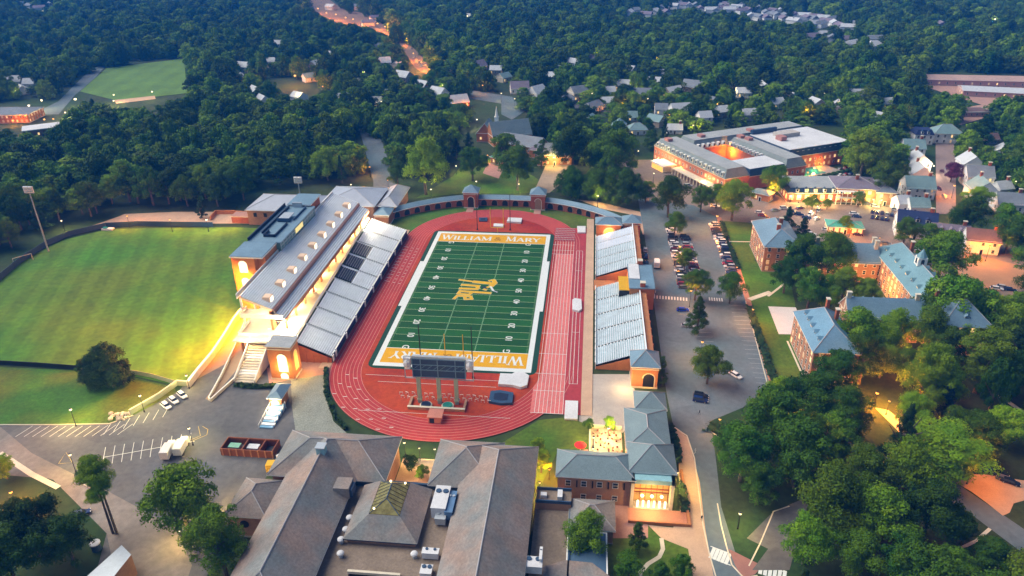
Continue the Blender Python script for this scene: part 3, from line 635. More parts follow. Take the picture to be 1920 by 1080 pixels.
tower('right of the two tall arcade gate towers with blue pyramid roof', 14.6, 21.6, 88.2, 95, 8.2, brick, blueroof, 3, [('x', 18.2, -1, .3, 3.1, 5.8, mat('dim_arch', (.3, .2, .12), .8, .1, 1)), ('x', 18.2, 1, .3, 3.1, 5.8, darkm)], group='arcade gate towers')
for x in (-15.7, 18.1): mb = MB(); mb.box(x-1.7, x+1.7, 82.5, 88.3, .31, .37, pinkw, False); structure('gate_path', mb)
tower('low brick pavilion between arcade and west grandstand', -57.5, -51, 62, 71, 5.6, brickO, blueroof, 1.6, [], cat='pavilion', name='pavilion')

# east stands ------------------------------------------------------------
for nm, y0, y1, lb in (('n', 13, 54.5, 'north half of the weathered low aluminium east stand'), ('s', -52.5, 3.5, 'south half of the weathered low aluminium east stand')):
    r = thing('east_grandstand', lb, 'grandstand', (46.5, (y0+y1)/2, 0), 0, 'east stands')
    xb = 62.6; A, B, C, D = (47, y0, 1.4), (47, y1, 1.4), (xb, y1-.6, 7), (xb, y0+.6, 7)
    ns = 5
    for i in range(ns):
        mb = MB(); bleacher_block(mb, A, B, C, D, 22, alumE if not (nm == 'n' and i > 2) else mat('pale_aluminium', (.60, .68, .80), .6, .08, .3), alum2, i/ns+.008, (i+1)/ns-.008); part('seating_section', mb, r)
    mb = MB()
    for i in range(1, ns):
        y = y0+(y1-y0)*i/ns
        for k in range(14): mb.box(47.3+k*1.1, 47.75+k*1.1, y-.4, y+.4, 1.2+k*.395, 1.65+k*.395, white)
    part('stair_aisles', mb, r)
    mb = MB(); mb.box(46.7, 47, y0, y1, 0, 2.2, white); mb.box(62.7, 63.0, y0, y1, 6.5, 8.2, alum)
    for k in range(int((y1-y0)/4)): mb.box(46.55, 46.75, y0+k*4, y0+k*4+.2, 0, 2.6, seatblue)
    part('front_railing', mb, r)
    mb = MB(); mb.box(63.05, 65.2, y0, y1, 0, 7.2, brickO)
    for yy in (y0, y1): mb.add([(47, yy, 0), (63.05, yy, 0), (63.05, yy, 6.6), (47, yy, 1.0)], [(0, 1, 2, 3), (3, 2, 1, 0)][0 if yy == y0 else 1:][:1], brickO)
    for k in range(int((y1-y0)/5)): mb.box(65.2, 65.5, y0+k*5, y0+k*5+.7, 0, 7.3, brick)
    part('wall', mb, r)
sheet('stand_passage', [(46.2, 3.6), (63, 3.6), (63, 12.9), (46.2, 12.9)], brickO, .06, True)
r = thing('press_building', 'small blue roofed press building with a white roof panel above the east stand', 'building', (63, -1, 0))
mb = MB(); mb.box(59.2, 68.2, -10.5, 9.5, 0, 8.6, brickO); part('wall', mb, r)
mb = MB(); mb.box(58.9, 68.4, -10.8, 9.8, 8.6, 9.0, blueroof); part('roof', mb, r)
mb = MB(); mb.box(59.2, 63.2, -3.5, 9.4, 9.0, 9.3, memb); part('roof_panel', mb, r)
for y in (-9.2, 10.2): mb = MB(); mb.box(63, 64.8, y-.9, y+.9, 0, 10.6, brick); mb.box(62.9, 64.9, y-1, y+1, 10.6, 10.85, cream); part('chimney', mb, r)
mb = MB(); mb.box(55.3, 59.1, -9.5, 2.2, 7.1, 7.3, yellow); mb.box(55.3, 59.1, -10, -9.6, 4.4, 7.1, darkm)
for k in range(12): mb.box(55.3, 59.1, -9.4+k, -9.3+k, 7.3, 7.36, gold)
single('yellow_canopy', mb, 'flat yellow canopy beside the east press building', 'canopy', (0, 0, 0))

# press box behind the west deck -------------------------------------------
r = thing('press_box', 'long blue roofed brick press box with green glass front behind the upper deck', 'press box', (-78, 5, 0))
mb = MB(); mb.box(-83.5, -72.9, -24, 24, 0, 23.4, brickO); mb.box(-84.6, -76, -26.5, -14, 0, 23.2, brickO); mb.box(-82, -73.2, 24, 36, 0, 24.2, brick); part('wall', mb, r)
mb = MB(); mb.box(-72.9, -71.2, -13.5, 24, 19.9, 23.6, glassg)
for k in range(14): mb.box(-71.2, -71.1, -13.4+k*2.85, -13.2+k*2.85, 19.9, 23.6, metal)
for k in (0, 1): mb.box(-71.2, -71.08, -13.5, 24, 21.1+k*1.3, 21.25+k*1.3, metal)
mb.box(-71.15, -71.02, 1.5, 9.5, 21.2, 23.2, mat('lit_glazing', (.7, .6, .3), .4, .05, 1, emit=(1, .78, .25), es=.4)); part('glass_front', mb, r)
mb = MB(); mb.box(-85, -72.6, -27, -13.6, 23.3, 23.8, white); mb.prism([(-84.9, -26.9), (-72.7, -26.9), (-72.7, -13.7), (-84.9, -13.7)], 23.8, 24.0, blueroof)
mb.box(-83.8, -70.9, -13.6, 24.4, 23.6, 24.0, blueroof); mb.box(-84, -83.6, -13, 24, 24.0, 25.2, seatblue); mb.box(-81.5, -81.1, -6, 22, 24.0, 24.9, seatblue)
mb.box(-79.5, -75, -9, -8.6, 24, 25.1, seatblue); mb.box(-79.5, -79.1, -9, -4, 24, 25.1, seatblue); mb.box(-75.4, -75, -9, 4, 24, 24.9, seatblue); mb.box(-80, -75, 6, 6.4, 24, 25.6, dkblue); mb.box(-79.6, -75.4, 6.4, 13, 25.2, 25.5, metal); mb.box(-74.2, -73.9, 8, 22, 24, 24.8, dkblue)
mb.prism([(-82.6, 23.4), (-72.6, 23.4), (-72.6, 36.6), (-82.6, 36.6)], 24.4, 24.9, white, blueroof); mb.box(-80, -76, 22.6, 23.4, 24, 26, metal); part('roof', mb, r)
for z, h in ((17.4, 4.6), (11.6, 3.6)):
    mb = MB(); arch_opening(mb, -80.6, -26.5, z, 3.0, h, litw, .07, rim=cream); mb.box(-80.66, -80.54, -26.68, -26.6, z, z+h, cream); part('arched_window', mb, r)

# north-west hall with pale hipped roofs ------------------------------------
def hiproof_parts(r, x0, x1, y0, y1, h, rh, wm, rm, wins=(), ov=.8, flat=False):
    mb = MB(); mb.box(x0, x1, y0, y1, 0, h, wm); part('wall', mb, r)
    mb = MB()
    if flat: mb.prism([(x0-ov, y0-ov), (x1+ov, y0-ov), (x1+ov, y1+ov), (x0-ov, y1+ov)], h+.01, h+rh, white, rm)
    else: pyramid(mb, x0, x1, y0, y1, h+.26, rh, rm, ov)
    part('roof', mb, r)
r = thing('sports_hall', 'brick hall with pale metal hipped roofs behind the north end of the west grandstand', 'building', (-90, 80, 0))
hiproof_parts(r, -119, -86, 59, 80, 7.5, 4.2, brickT, ltroof)
hiproof_parts(r, -85, -59, 66, 92, 8.3, 4.0, brickT, ltroof)
hiproof_parts(r, -58, -50, 72, 98, 6.4, 3.2, brickT, ltroof, ov=1.2)
for k in range(6): mb = MB(); mb.box(-116+k*5, -114.4+k*5, 58.93, 59, 4.2, 6.2, darkm); part('window', mb, r)
mb = MB(); mb.box(-110, -105, 58.9, 59, 1, 2.6, mat('yellow_lit', (.6, .5, .2), .5, 0, emit=(1, .85, .25), es=.5)); part('lit_window', mb, r)
mb = MB(); mb.box(-128, -119.1, 60, 66, 0, 3.4, brick); mb.prism([(-128.3, 59.7), (-119.1, 59.7), (-119.1, 66.3), (-128.3, 66.3)], 3.4, 3.7, cream, pinkw); part('annex', mb, r)
# floodlight masts
def mast(x, y, h, label, w=4.2):
    r = thing('floodlight_mast', label, 'floodlight', (x, y, 0), 0, 'floodlight masts')
    mb = MB(); mb.tube((0, 0, 0), (0, 0, h), .38, metal, .2, n=8); lpart('pole', mb, r)
    mb = MB(); mb.box(-w/2, w/2, -.3, .3, h-3.0, h, memb)
    for i in range(5):
        for j in range(3): mb.cyl(-w/2+.45+i*w/5.2, -.5, h-2.7+j, h-2.1+j, .3, white, n=6)
    lpart('light_rack', mb, r)
mast(-196, 21.5, 30.5, 'tall floodlight mast with pale light rack at the far left edge of the practice field')
mast(-91, 58, 25, 'floodlight mast rising behind the press box', 3.6)
# practice field edge: fence, walls, goal
def fence(name, label, pts, h, m, cat='fence', group=None, th=.12, cap=None, posts=0):
    r = thing(name, label, cat, (pts[0][0], pts[0][1], 0), 0, group); mb = MB()
    for a, b in zip(pts, pts[1:]):
        d = Vector((b[0]-a[0], b[1]-a[1], 0)); L = d.length; d.normalize(); n = Vector((-d.y, d.x, 0))*th/2
        vs = [(a[0]-n.x, a[1]-n.y), (b[0]-n.x, b[1]-n.y), (b[0]+n.x, b[1]+n.y), (a[0]+n.x, a[1]+n.y)]
        mb.prism(vs, .02, h, m, cap or m)
    part('panel', mb, r)
    if posts:
        mb = MB()
        for a, b in zip(pts, pts[1:]):
            L = sqrt((b[0]-a[0])**2+(b[1]-a[1])**2); k = max(1, int(L/posts))
            for i in range(k+1): mb.cyl(a[0]+(b[0]-a[0])*i/k, a[1]+(b[1]-a[1])*i/k, 0, h+.12, .1, m, n=5)
        part('post', mb, r)
    return r
fence('boundary_fence', 'dark screened fence curving round the far side of the practice field', [g(*p) for p in [(-60, 575), (-20, 540), (0, 526), (40, 492), (90, 460), (130, 443), (200, 427), (260, 424), (330, 425), (400, 426)]], 2.6, dkblue, posts=5)
fence('boundary_fence', 'low dark fence along the near edge of the practice field left of the bushy trees', [g(*p) for p in [(-90, 682), (0, 684), (70, 688), (150, 694)]], 1.8, black, posts=4)
fence('garden_wall', 'grey green wall running from the bushy trees down to the white cars', [g(*p) for p in [(240, 700), (285, 708), (330, 721)]], 1.6, postg, 'wall')
fence('retaining_wall', 'long cream retaining wall curving down beside the lit practice field', [g(*p) for p in [(456, 586), (440, 607), (420, 640), (400, 670), (375, 700), (354, 727)]], 2.4, cream, 'wall', th=.9, cap=white)
fence('retaining_wall', 'low angled wall behind the three parked white cars', [g(*p) for p in [(356, 724), (333, 722), (300, 746), (245, 778)]], 1.9, postg, 'wall', th=.5, cap=cream)
fence('ramp_wall', 'thin white ramp wall beside the lit south stair', [g(*p) for p in [(459, 607), (440, 655), (415, 708), (392, 750), (396, 753), (430, 722), (448, 706)]], 1.1, cream, 'wall', th=.35, cap=white)
fence('rear_wall', 'low brick wall beyond the practice field next to the sports hall', [g(*p) for p in [(395, 414), (405, 402), (440, 402), (470, 405)]], 2.2, brickO, 'wall', th=.5)
gx, gy = g(45, 492)
r = thing('soccer_goal', 'goal frame standing at the far left of the practice field', 'goal', (gx, gy, 0), .9)
mb = MB()
for x in (-3.6, 3.6): mb.tube((x, 0, 0), (x, 0, 3), .12, cream); mb.tube((x, 0, 3), (x, 2, 0), .08, cream)
mb.tube((-3.6, 0, 3), (3.6, 0, 3), .12, cream); lpart('frame', mb, r)
mb = MB(); mb.box(-2.6, 2.6, -1.2, 1.2, 0, .9, memb); mb.box(-2.2, -.2, -.8, .8, .9, 1.3, teal)
x, y = g(203, 431, 0); single('covered_pile', mb, 'pale and teal covered pile by the far fence of the practice field', 'cover', (x, y, 0))
mb = MB(); mb.box(-.35, .35, -.35, .35, 0, 1.4, memb)
x, y = g(373, 425, 0)
for k in range(8):
    xx, yy = g(222+k*19, 765-k*9); 
# metal stairs below the kiosk
r = thing('metal_staircase', 'white railed metal stair rack below the small kiosk', 'staircase', (-46.6, -86, 0))
mb = MB()
for k in range(9): mb.box(-50.2, -46.2, -92+k*1.15, -91+k*1.15, 0, .4+k*.14, alum if k % 2 else mat('blue_tread', (.12, .3, .5), .5, .1, 1))
part('treads', mb, r); mb = MB()
for x in (-50.4, -46.1):
    mb.tube((x, -92, 1.3), (x, -82, 2.6), .09, white)
    for k in range(6): mb.tube((x, -92+k*2, 0), (x, -92+k*2, 1.3+k*.26), .07, white)
part('railing', mb, r)

# small things about the grounds
x, y = g(1213, 378); r = thing('notice_pillar', 'tall white notice pillar at the head of the stadium road', 'sign', (x, y, 0), .2)
mb = MB(); mb.box(-.9, .9, -.25, .25, .5, 5.2, white); lpart('panel', mb, r)
mb = MB(); mb.box(-1.05, 1.05, -.4, .4, 0, .5, conc); lpart('base', mb, r)
RB = random.Random(3); x, y = g(222, 782); r = thing('boulder_pile', 'heap of pale boulders at the end of the angled wall', 'boulders', (x, y, 0)); mb = MB()
for k in range(26): mb.ball(RB.uniform(-3.4, 3.4), RB.uniform(-1.7, 1.7), RB.uniform(.1, .5), RB.uniform(.35, .8), conc if k % 2 else cream, n=6, k=4, sz=.7)
lpart('rocks', mb, r)
for k in range(6):
    x, y = g(1218+k*2.2, 556-(k % 2)*7); mb = MB(); mb.cyl(0, 0, 0, 1.0, .14, white, n=8); mb.ball(0, 0, 1.02, .15, white, n=8, k=4); single('bollard', mb, 'short white bollard by the east stand end of the crosswalk', 'bollard', (x, y, 0), 'bollards by the crosswalk')

# ------------------------------------------------------------------ generic houses
def window_mesh(name, w, h, pane, frame=white, bars=True):
    mb = MB(); mb.box(-w/2-.12, w/2+.12, -.06, 0, -.12, h+.12, frame, False); mb.box(-w/2, w/2, -.085, -.06, 0, h, pane, False)
    if bars: mb.box(-w/2, w/2, -.1, -.085, h/2-.05, h/2+.05, frame, False)
    return mb.mesh(name)
WM = {}
def wmesh(w, h, k):
    key = (round(w, 1), round(h, 1), k)
    if key not in WM: WM[key] = window_mesh('window', w, h, {'d': glassd, 'l': lit, 'm': litd, 'o': lito}[k])
    return WM[key]
def building(name, label, cat, cx, cy, L, D, rz, H, roof='hip', rh=3., wm=brick, rm=greyroof, floors=2, sp=3.2, litp=.1, chim=(), dorm=0, group=None, dside=(-1,), door=True, ww=1.0, wh=1.5, sides='nsew', ov=.6, wins=True, cornice=True, chimM=None, skip=None):
    R = random.Random(zlib.crc32(label.encode())); r = thing(name, label, cat, (cx, cy, 0), rz, group)
    x, y = L/2, D/2
    mb = MB(); mb.box(-x, x, -y, y, 0, H, wm, False)
    if cornice: mb.box(-x-.1, x+.1, -y-.1, y+.1, H-.35, H-.03, white if wm is not brickT else cream)
    mb.box(-x-.06, x+.06, -y-.06, y+.06, 0, .5, conc); 
    mb2 = MB()
    if roof == 'hip': pyramid(mb2, -x, x, -y, y, H+.22, rh, rm, ov)
    elif roof == 'flat':
        mb2.box(-x-ov, x+ov, -y-ov, y+ov, H, H+rh, wm if rh > .6 else white); mb2.box(-x-ov+.35, x+ov-.35, -y-ov+.35, y+ov-.35, H+rh, H+rh+.03, rm, False)
    elif roof == 'gable':
        X, Y = x+ov*.5, y+ov; s = rh/(y)*ov
        mb2.add([(-X, -Y, H-s), (X, -Y, H-s), (X, 0, H+rh), (-X, 0, H+rh)], [(0, 1, 2, 3)], rm); mb2.add([(-X, Y, H-s), (X, Y, H-s), (X, 0, H+rh), (-X, 0, H+rh)], [(1, 0, 3, 2)], rm)
        mb2.add([(-X, -Y, H-s-.2), (X, -Y, H-s-.2), (X, Y, H-s-.2), (-X, Y, H-s-.2), (-X, -Y, H-s), (X, -Y, H-s), (X, Y, H-s), (-X, Y, H-s)], [(0, 1, 5, 4), (2, 3, 7, 6)], white)
        for sx in (-1, 1):
            mb.tri((sx*x, -sx*y, H), (sx*x, sx*y, H), (sx*x, 0, H+rh-.05), wm)
            for a in (-1, 1): q = [(sx*X, a*Y, H-s), (sx*X, 0, H+rh), (sx*X, 0, H+rh-.3), (sx*X, a*Y, H-s-.3)]; mb2.add(q, [(0, 1, 2, 3)], white)
    elif roof == 'mansard':
        i = 1.4; a = [(-x-.3, -y-.3, H), (x+.3, -y-.3, H), (x+.3, y+.3, H), (-x-.3, y+.3, H)]; b = [(-x+i, -y+i, H+rh), (x-i, -y+i, H+rh), (x-i, y-i, H+rh), (-x+i, y-i, H+rh)]
        mb2.add(a+b, [(0, 1, 5, 4), (1, 2, 6, 5), (2, 3, 7, 6), (3, 0, 4, 7)], dkblue if rm is not roofM['navy'] else rm); mb2.box(-x+i-.1, x-i+.1, -y+i-.1, y-i+.1, H+rh-.02, H+rh+.15, rm)
    lpart('wall', mb, r); ro = lpart('roof', mb2, r)
    for (u, v) in chim:
        m_ = MB(); z1 = H+rh+1.6; m_.box(u-.7, u+.7, v-.5, v+.5, H-.5, z1, chimM or brick); m_.box(u-.85, u+.85, v-.65, v+.65, z1, z1+.3, cream); lpart('chimney', m_, ro)
    if dorm:
        for s in dside:
            for k in range(dorm):
                u = -x+L*(k+1)/(dorm+1); m_ = MB()
                if roof == 'mansard': yy = y+.1; z0 = H+.4; hh = 1.7; d = 1.6
                else: yy = y*.74; z0 = H+rh*.14; hh = 1.9; d = y*.55
                m_.box(u-.75, u+.75, min(s*yy, s*(yy-d)), max(s*yy, s*(yy-d)), z0, z0+hh, white)
                m_.box(u-.5, u+.5, s*yy-.03 if s < 0 else s*yy, s*yy if s < 0 else s*yy+.03, z0+.3, z0+hh-.2, glassd if R.random() > litp else litd)
                m_.add([(u-.95, s*(yy+.15), z0+hh), (u+.95, s*(yy+.15), z0+hh), (u, s*(yy+.15), z0+hh+.8), (u-.95, s*(yy-d), z0+hh), (u+.95, s*(yy-d), z0+hh), (u, s*(yy-d), z0+hh+.8)], [(0, 2, 5, 3), (1, 4, 5, 2), (0, 1, 2), (3, 5, 4)], rm if roof != 'mansard' else dkblue)
                lpart('dormer', m_, ro)
    if wins:
        fh = H/floors
        for side in sides:
            ln = L if side in 'ns' else D; n = max(1, int((ln-1.5)/sp))
            for f in range(floors):
                for k in range(n):
                    if skip and R.random() < skip: continue
                    u = -ln/2+ln*(k+.5)/n; z = f*fh+fh*.32
                    if side == 's' and door and f == 0 and k == n//2: continue
                    q = R.random(); kd = 'l' if q < litp else ('m' if q < litp*2 else 'd')
                    loc, a = {'s': ((u, -y, z), 0), 'n': ((u, y, z), pi), 'e': ((x, u, z), pi/2), 'w': ((-x, u, z), -pi/2)}[side]
                    link('window', wmesh(ww, min(wh, fh*.55), kd), r, loc, a)
    if door:
        m_ = MB(); m_.box(-.75, .75, -y-.12, -y, 0, 2.5, white); m_.box(-.5, .5, -y-.16, -y-.12, .05, 2.2, darkm); lpart('door', m_, r)
    return r

# campus dormitories
building('dormitory', 'tall brick dormitory with blue hipped roof and lit windows beside the parking rows', 'dormitory', 122, 39.5, 14.5, 27, 0, 11, 'hip', 5, brickT, blueroof, 4, 3.2, .22, chim=((1.5, 2), (-1, -5)), group='brick dormitories')
building('dormitory', 'brick dormitory with blue roof and two pale chimneys beyond the leafy court', 'dormitory', 145, 24, 24, 12, 0, 9.5, 'gable', 5.5, brickT, blueroof, 3, 3.2, .25, chim=((-11, 0), (11, -1.5), (11, 1.5)), group='brick dormitories', chimM=cream)
building('dormitory', 'longest brick dormitory with teal roof, dormers and a white cupola', 'dormitory', 164.3, 0, 54, 13.5, pi/2, 11, 'hip', 6, brickT, mat('teal_blue_roof', (.15, .28, .34), .6, .12, .12, fine=.08), 4, 3.2, .25, chim=((18, -3), (-15, -3), (-23, 4)), dorm=9, dside=(1, -1), group='brick dormitories')
building('dormitory', 'narrow brick dormitory with blue gabled roof and pale end chimneys behind treetops', 'dormitory', 144, -22, 24, 10, 0, 9.5, 'gable', 5, brickT, blueroof, 3, 3.2, .15, chim=((-11.4, 0), (11, 0)), dorm=6, dside=(1,), group='brick dormitories', chimM=cream)
building('dormitory', 'brick dormitory with steep blue roof and row of dormers right of the white sand court', 'dormitory', 120.4, -41.5, 25, 13.5, pi/2, 11, 'hip', 6, brickT, mat('azure_roof', (.13, .26, .38), .55, .12, .12, fine=.08), 4, 3.2, .12, chim=((9, -2), (2, -3)), dorm=5, dside=(1,), group='brick dormitories')
building('dormitory', 'blue roofed end pavilion of the long dormitory above the trees', 'dormitory', 167, -27.5, 15, 13, 0, 11, 'hip', 6.5, brickT, blueroof, 4, 3.2, .2, dorm=1)
r = thing('cupola', 'white cupola on the ridge of the longest dormitory', 'cupola', (164.3, 2, 16.4))
mb = MB(); mb.box(-1.6, 1.6, -1.6, 1.6, 0, 3.2, white); lpart('base', mb, r)
for a in range(4): mb = MB(); mb.M = Matrix.Rotation(a*pi/2, 4, 'Z'); arch_opening(mb, 0, -1.6, .7, 1.2, 2, glassd, .04); lpart('louvre', mb, r)
mb = MB(); mb.cyl(0, 0, 3.2, 6.2, 1.9, MATS['teal_blue_roof'], .15, 8); lpart('spire', mb, r)

# Hotel ---------------------------------------------------------------
HU = Vector((.477, -.879, 0)); HV = Vector((.879, .477, 0)); HO = Vector((81, 177, 0)); hrz = atan2(HU.y, HU.x)
r = thing('hotel', 'large brick hotel with slate mansard roofs around an orange lit courtyard', 'hotel', tuple(HO), hrz)
slate = mat('grey_green_slate', (.20, .24, .25), .8, .14, .3, fine=.12)
def wing(u0, u1, v0, v1, h, mh, top, lowflat=False, side='uv'):
    """hotel wing in its own frame: x along the front, y to the north-east"""
    mb = MB(); mb.box(u0, u1, v0, v1, 0, h, mat('hotel_brick', (.42, .14, .085), .9, .14, .5, fine=.1), False); mb.box(u0-.12, u1+.12, v0-.12, v1+.12, h-.4, h-.1, cream); lpart('wing_wall', mb, r)
    mb = MB(); i = 2.2 if not lowflat else .8
    a = [(u0-.3, v0-.3, h), (u1+.3, v0-.3, h), (u1+.3, v1+.3, h), (u0-.3, v1+.3, h)]; b = [(u0+i, v0+i, h+mh), (u1-i, v0+i, h+mh), (u1-i, v1-i, h+mh), (u0+i, v1-i, h+mh)]
    mb.add(a+b, [(0, 1, 5, 4), (1, 2, 6, 5), (2, 3, 7, 6), (3, 0, 4, 7)], slate if not lowflat else dkblue); mb.box(u0+i-.1, u1-i+.1, v0+i-.1, v1-i+.1, h+mh-.02, h+mh+.2, top)
    lpart('roof', mb, r)
wing(0, 67, 0, 15.5, 8.6, 4.2, greyroof)
wing(.2, 16, 15.7, 99, 8.7, 4.3, greyroof)
wing(16.2, 66.2, 40, 54, 8.65, 4.25, greyroof)
wing(49, 66.5, 15.8, 39.8, 7.6, 3.6, memb, True)
wing(16.3, 52, 54.3, 99.2, 8.8, 4.0, memb, True)
nw = [0]
def hwin(x, y, z, a):
    if nw[0] > 98: return
    nw[0] += 1
    q = rnd.random(); link('window', wmesh(1.1, 1.5, 'l' if q < .2 else ('m' if q < .4 else 'd')), r, (x, y, z), a)
for k in range(20):
    for z in (1.6, 4.9): hwin(2+k*3.3, 0, z, 0) if False else None
for k in range(19):
    for z in (1.4, 4.9): hwin(1.8+k*3.5, 0, z, 0)
for k in range(4):
    for z in (1.4, 4.9): hwin(0, 2+k*3.6, z, -pi/2)
for k in range(12):
    for z in (1.4, 4.9): hwin(52, 56+k*3.6, z, pi/2)
for k in range(4):
    for z in (1.4, 4.9): hwin(66.2, 41.5+k*3.6, z, pi/2)
def hdorm(x0, x1, y0, y1, z0, gx0, gx1, gy0, gy1):
    mb = MB(); mb.box(x0, x1, y0, y1, z0, z0+2.2, white); mb.box(gx0, gx1, gy0, gy1, z0+.3, z0+1.9, glassd); lpart('dormer', mb, r)
for k in range(17): hdorm(2.5+k*3.8, 4.1+k*3.8, -.15, 2.2, 9.2, 2.7+k*3.8, 3.9+k*3.8, -.19, -.15)
for k in range(11): hdorm(49.2, 51.6, 56+k*3.9, 57.5+k*3.9, 9.3, 51.6, 51.66, 56.2+k*3.9, 57.3+k*3.9)
for k in range(6): hdorm(16, 18.0, 18+k*3.5, 19.5+k*3.5, 9.2, 18, 18.05, 18.2+k*3.5, 19.3+k*3.5)
for k in range(10): hdorm(19+k*3, 20.3+k*3, 38.0, 40.2, 9.2, 19.2+k*3, 20.1+k*3, 37.95, 38)
for i, (u, v) in enumerate(((8, 4), (9, 26), (20, 46), (11, 60), (26, 47))):
    mb = MB(); mb.box(u-2, u+2, v-1.6, v+1.6, 12.8, 14.6, mat('rose_plant_room', (.42, .2, .18), .9, .1, .4)); lpart('plant_room', mb, r)
mb = MB(); mb.box(24, 31, 66, 80, 8.9, 15.2, mat('roof_penthouse', (.45, .42, .40), .9, .1, .4)); mb.box(31, 36, 62, 66, 12.8, 15.4, MATS['rose_plant_room']); lpart('plant_room', mb, r)
mb = MB(); mb.box(16.3, 18, 56, 74, 13, 15.6, dkblue); lpart('screen_wall', mb, r)
mb = MB(); mb.box(12, 24, -9, -1, 0, 3.4, cream); mb.box(11.5, 24.5, -9.5, -.5, 3.4, 4.0, memb); mb.box(12.5, 23.5, -9.1, -9.0, .3, 3, lito); lpart('entrance_canopy', mb, r)
mb = MB(); mb.box(27, 66, -5.5, -.3, 3.1, 3.5, cream)
for k in range(14): mb.box(27.2+k*2.9, 27.7+k*2.9, -5.4, -5, 0, 3.1, cream); mb.box(28.2+k*2.9, 29.7+k*2.9, -.4, -.3, .2, 2.6, lito if k % 3 == 0 else darkm)
lpart('arcade', mb, r)
mb = MB(); mb.box(50, 66, 56, 82, 0, 1.2, conc, False); mb.box(53, 64, 57, 72, 1.2, 1.26, pool, False); single('swimming_pool', mb, 'green hotel swimming pool on a raised pale terrace', 'pool', tuple(HO), None, hrz)
mb = MB()
for k in range(12):
    p = HO+HU*(69-k*.3)+HV*(52+k*3.6); mb = MB(); q = mb
    mb.ball(0, 0, 1.1, 1.5, hedge, n=8, k=6, sz=.9); mb.ball(.5, .4, 1.5, 1.0, hedge, n=8, k=6)
    single('lit_shrub', mb, 'round shrub in the golden lit row beside the hotel pool', 'shrub', (p.x, p.y, 0), 'shrubs by the hotel pool')

# shops and restaurants
building('restaurant', 'low restaurant with flat grey roof and glowing storefront across from the hotel', 'restaurant', 156, 120, 27, 21, .05, 5.2, 'mansard', 2.2, brick, greyroof, 1, 3.4, .75, dorm=5, wh=2.4, ww=1.8)
building('restaurant', 'two storey shop block with navy roof and bright lit verandah right of the low restaurant', 'restaurant', 178, 119, 21, 18, -.05, 7.6, 'hip', 3.4, brickO, roofM['mauve'], 2, 2.8, .8, chim=((0, -2),), ww=1.4)
building('shop', 'small shop end with pale teal hipped roof at the right of the bright verandah', 'shop', 190.5, 116, 9, 17, -.05, 6.8, 'hip', 2.6, brickT, roofM['grey'], 2, 2.6, .6)
r = thing('verandah', 'white two level verandah glowing across the front of the shop block', 'verandah', (172.5, 109.3, 0), -.05)
mb = MB()
for z in (3.4, 6.8): mb.box(-6, 7, -2.2, 0, z, z+.2, white)
for k in range(6): mb.box(-6+k*2.5, -5.7+k*2.5, -2.2, -1.9, 0, 6.8, white)
lpart('frame', mb, r); mb = MB()
for k in range(5): mb.ball(-4.6+k*2.5, -1, 6.0, .35, bulbs['w'], n=6, k=4); mb.ball(-4.6+k*2.5, -1, 2.7, .3, bulbs['o'], n=6, k=4)
lpart('lanterns', mb, r)
building('market_stall', 'small pavilion with bright green roof glowing orange in the street', 'pavilion', 160.5, 73, 15, 8.5, -.12, 3.2, 'hip', 1.6, brickO, copper, 1, 2.2, .9, ww=1.5, wh=1.8, cornice=False)
building('kiosk', 'small blue roofed kiosk between the hotel and the restaurant', 'kiosk', 131.5, 112, 9, 6, -.6, 4, 'hip', 1.6, brickO, grroof, 1, 3, .4)

# student centre complex at the bottom -----------------------------------
r = thing('student_centre', 'huge building with weathered shingle hipped roofs around flat roofed middle at the bottom', 'building', (0, -128, 0))
zi = [0]
def block(x0, x1, y0, y1, h, rh, roofm_=duskroof, wm=brickT, ov=1.0):
    zi[0] += .05; mb = MB(); mb.box(x0, x1, y0, y1, 0, h, wm, False); part('wall', mb, r)
    mb = MB(); pyramid(mb, x0, x1, y0, y1, h+.3+zi[0], rh, roofm_, ov); return part('roof', mb, r)
rf = block(-29, -13, -163, -105, 8.5, 6.0)
block(-34, -5.6, -119.4, -103.6, 8.2, 5.2)
block(14.5, 31, -163, -105, 8.5, 6.0)
block(6.8, 22, -119.4, -103.8, 8.1, 5.2)
mb = MB(); mb.box(-22, -20, -118.4, -116.4, 13.4, 16.2, mat('teal_vent', (.25, .45, .5), .5, .1, 1)); mb.box(-22.2, -19.8, -118.6, -116.2, 16.2, 16.5, metal); part('roof_vent', mb, rf and r)
mb = MB(); mb.box(-15.4, -11.6, -127, -123, 8.9, 11.9, duskroof); mb.box(-11.8, -11.0, -126.6, -123.6, 9, 11.2, dkblue); part('roof_hood', mb, r)
mb = MB(); mb.box(-13, 14.5, -146.5, -119, 0, 6.6, brickT, False); mb.box(-13, 14.5, -146.4, -119.1, 6.6, 6.7, tarroof, False); mb.box(-13, -6, -175, -146.5, 0, 6.6, brickT, False); mb.box(5, 14.5, -175, -146.5, 0, 6.6, brickT, False)
mb.box(-13, -6, -175, -146.4, 6.6, 6.7, tarroof, False); mb.box(5, 14.5, -175, -146.4, 6.6, 6.7, tarroof, False); mb.box(-13, 14.5, -120, -119.4, 6.6, 8.4, dkblue); part('flat_roof', mb, r)
mb = MB(); mb.box(-6.2, 5.2, -146.7, -146.45, .5, 7.3, darkm); mb.box(-6.3, 5.3, -146.9, -146.3, 6.7, 7.4, cream)
mb.box(-6, 5, -150, -146.7, 0, .2, tanw)
for k in range(4): mb.box(-5.4+k*2.8, -3.4+k*2.8, -146.8, -146.7, 3.2, 5.2, litd)
part('courtyard_front', mb, r)
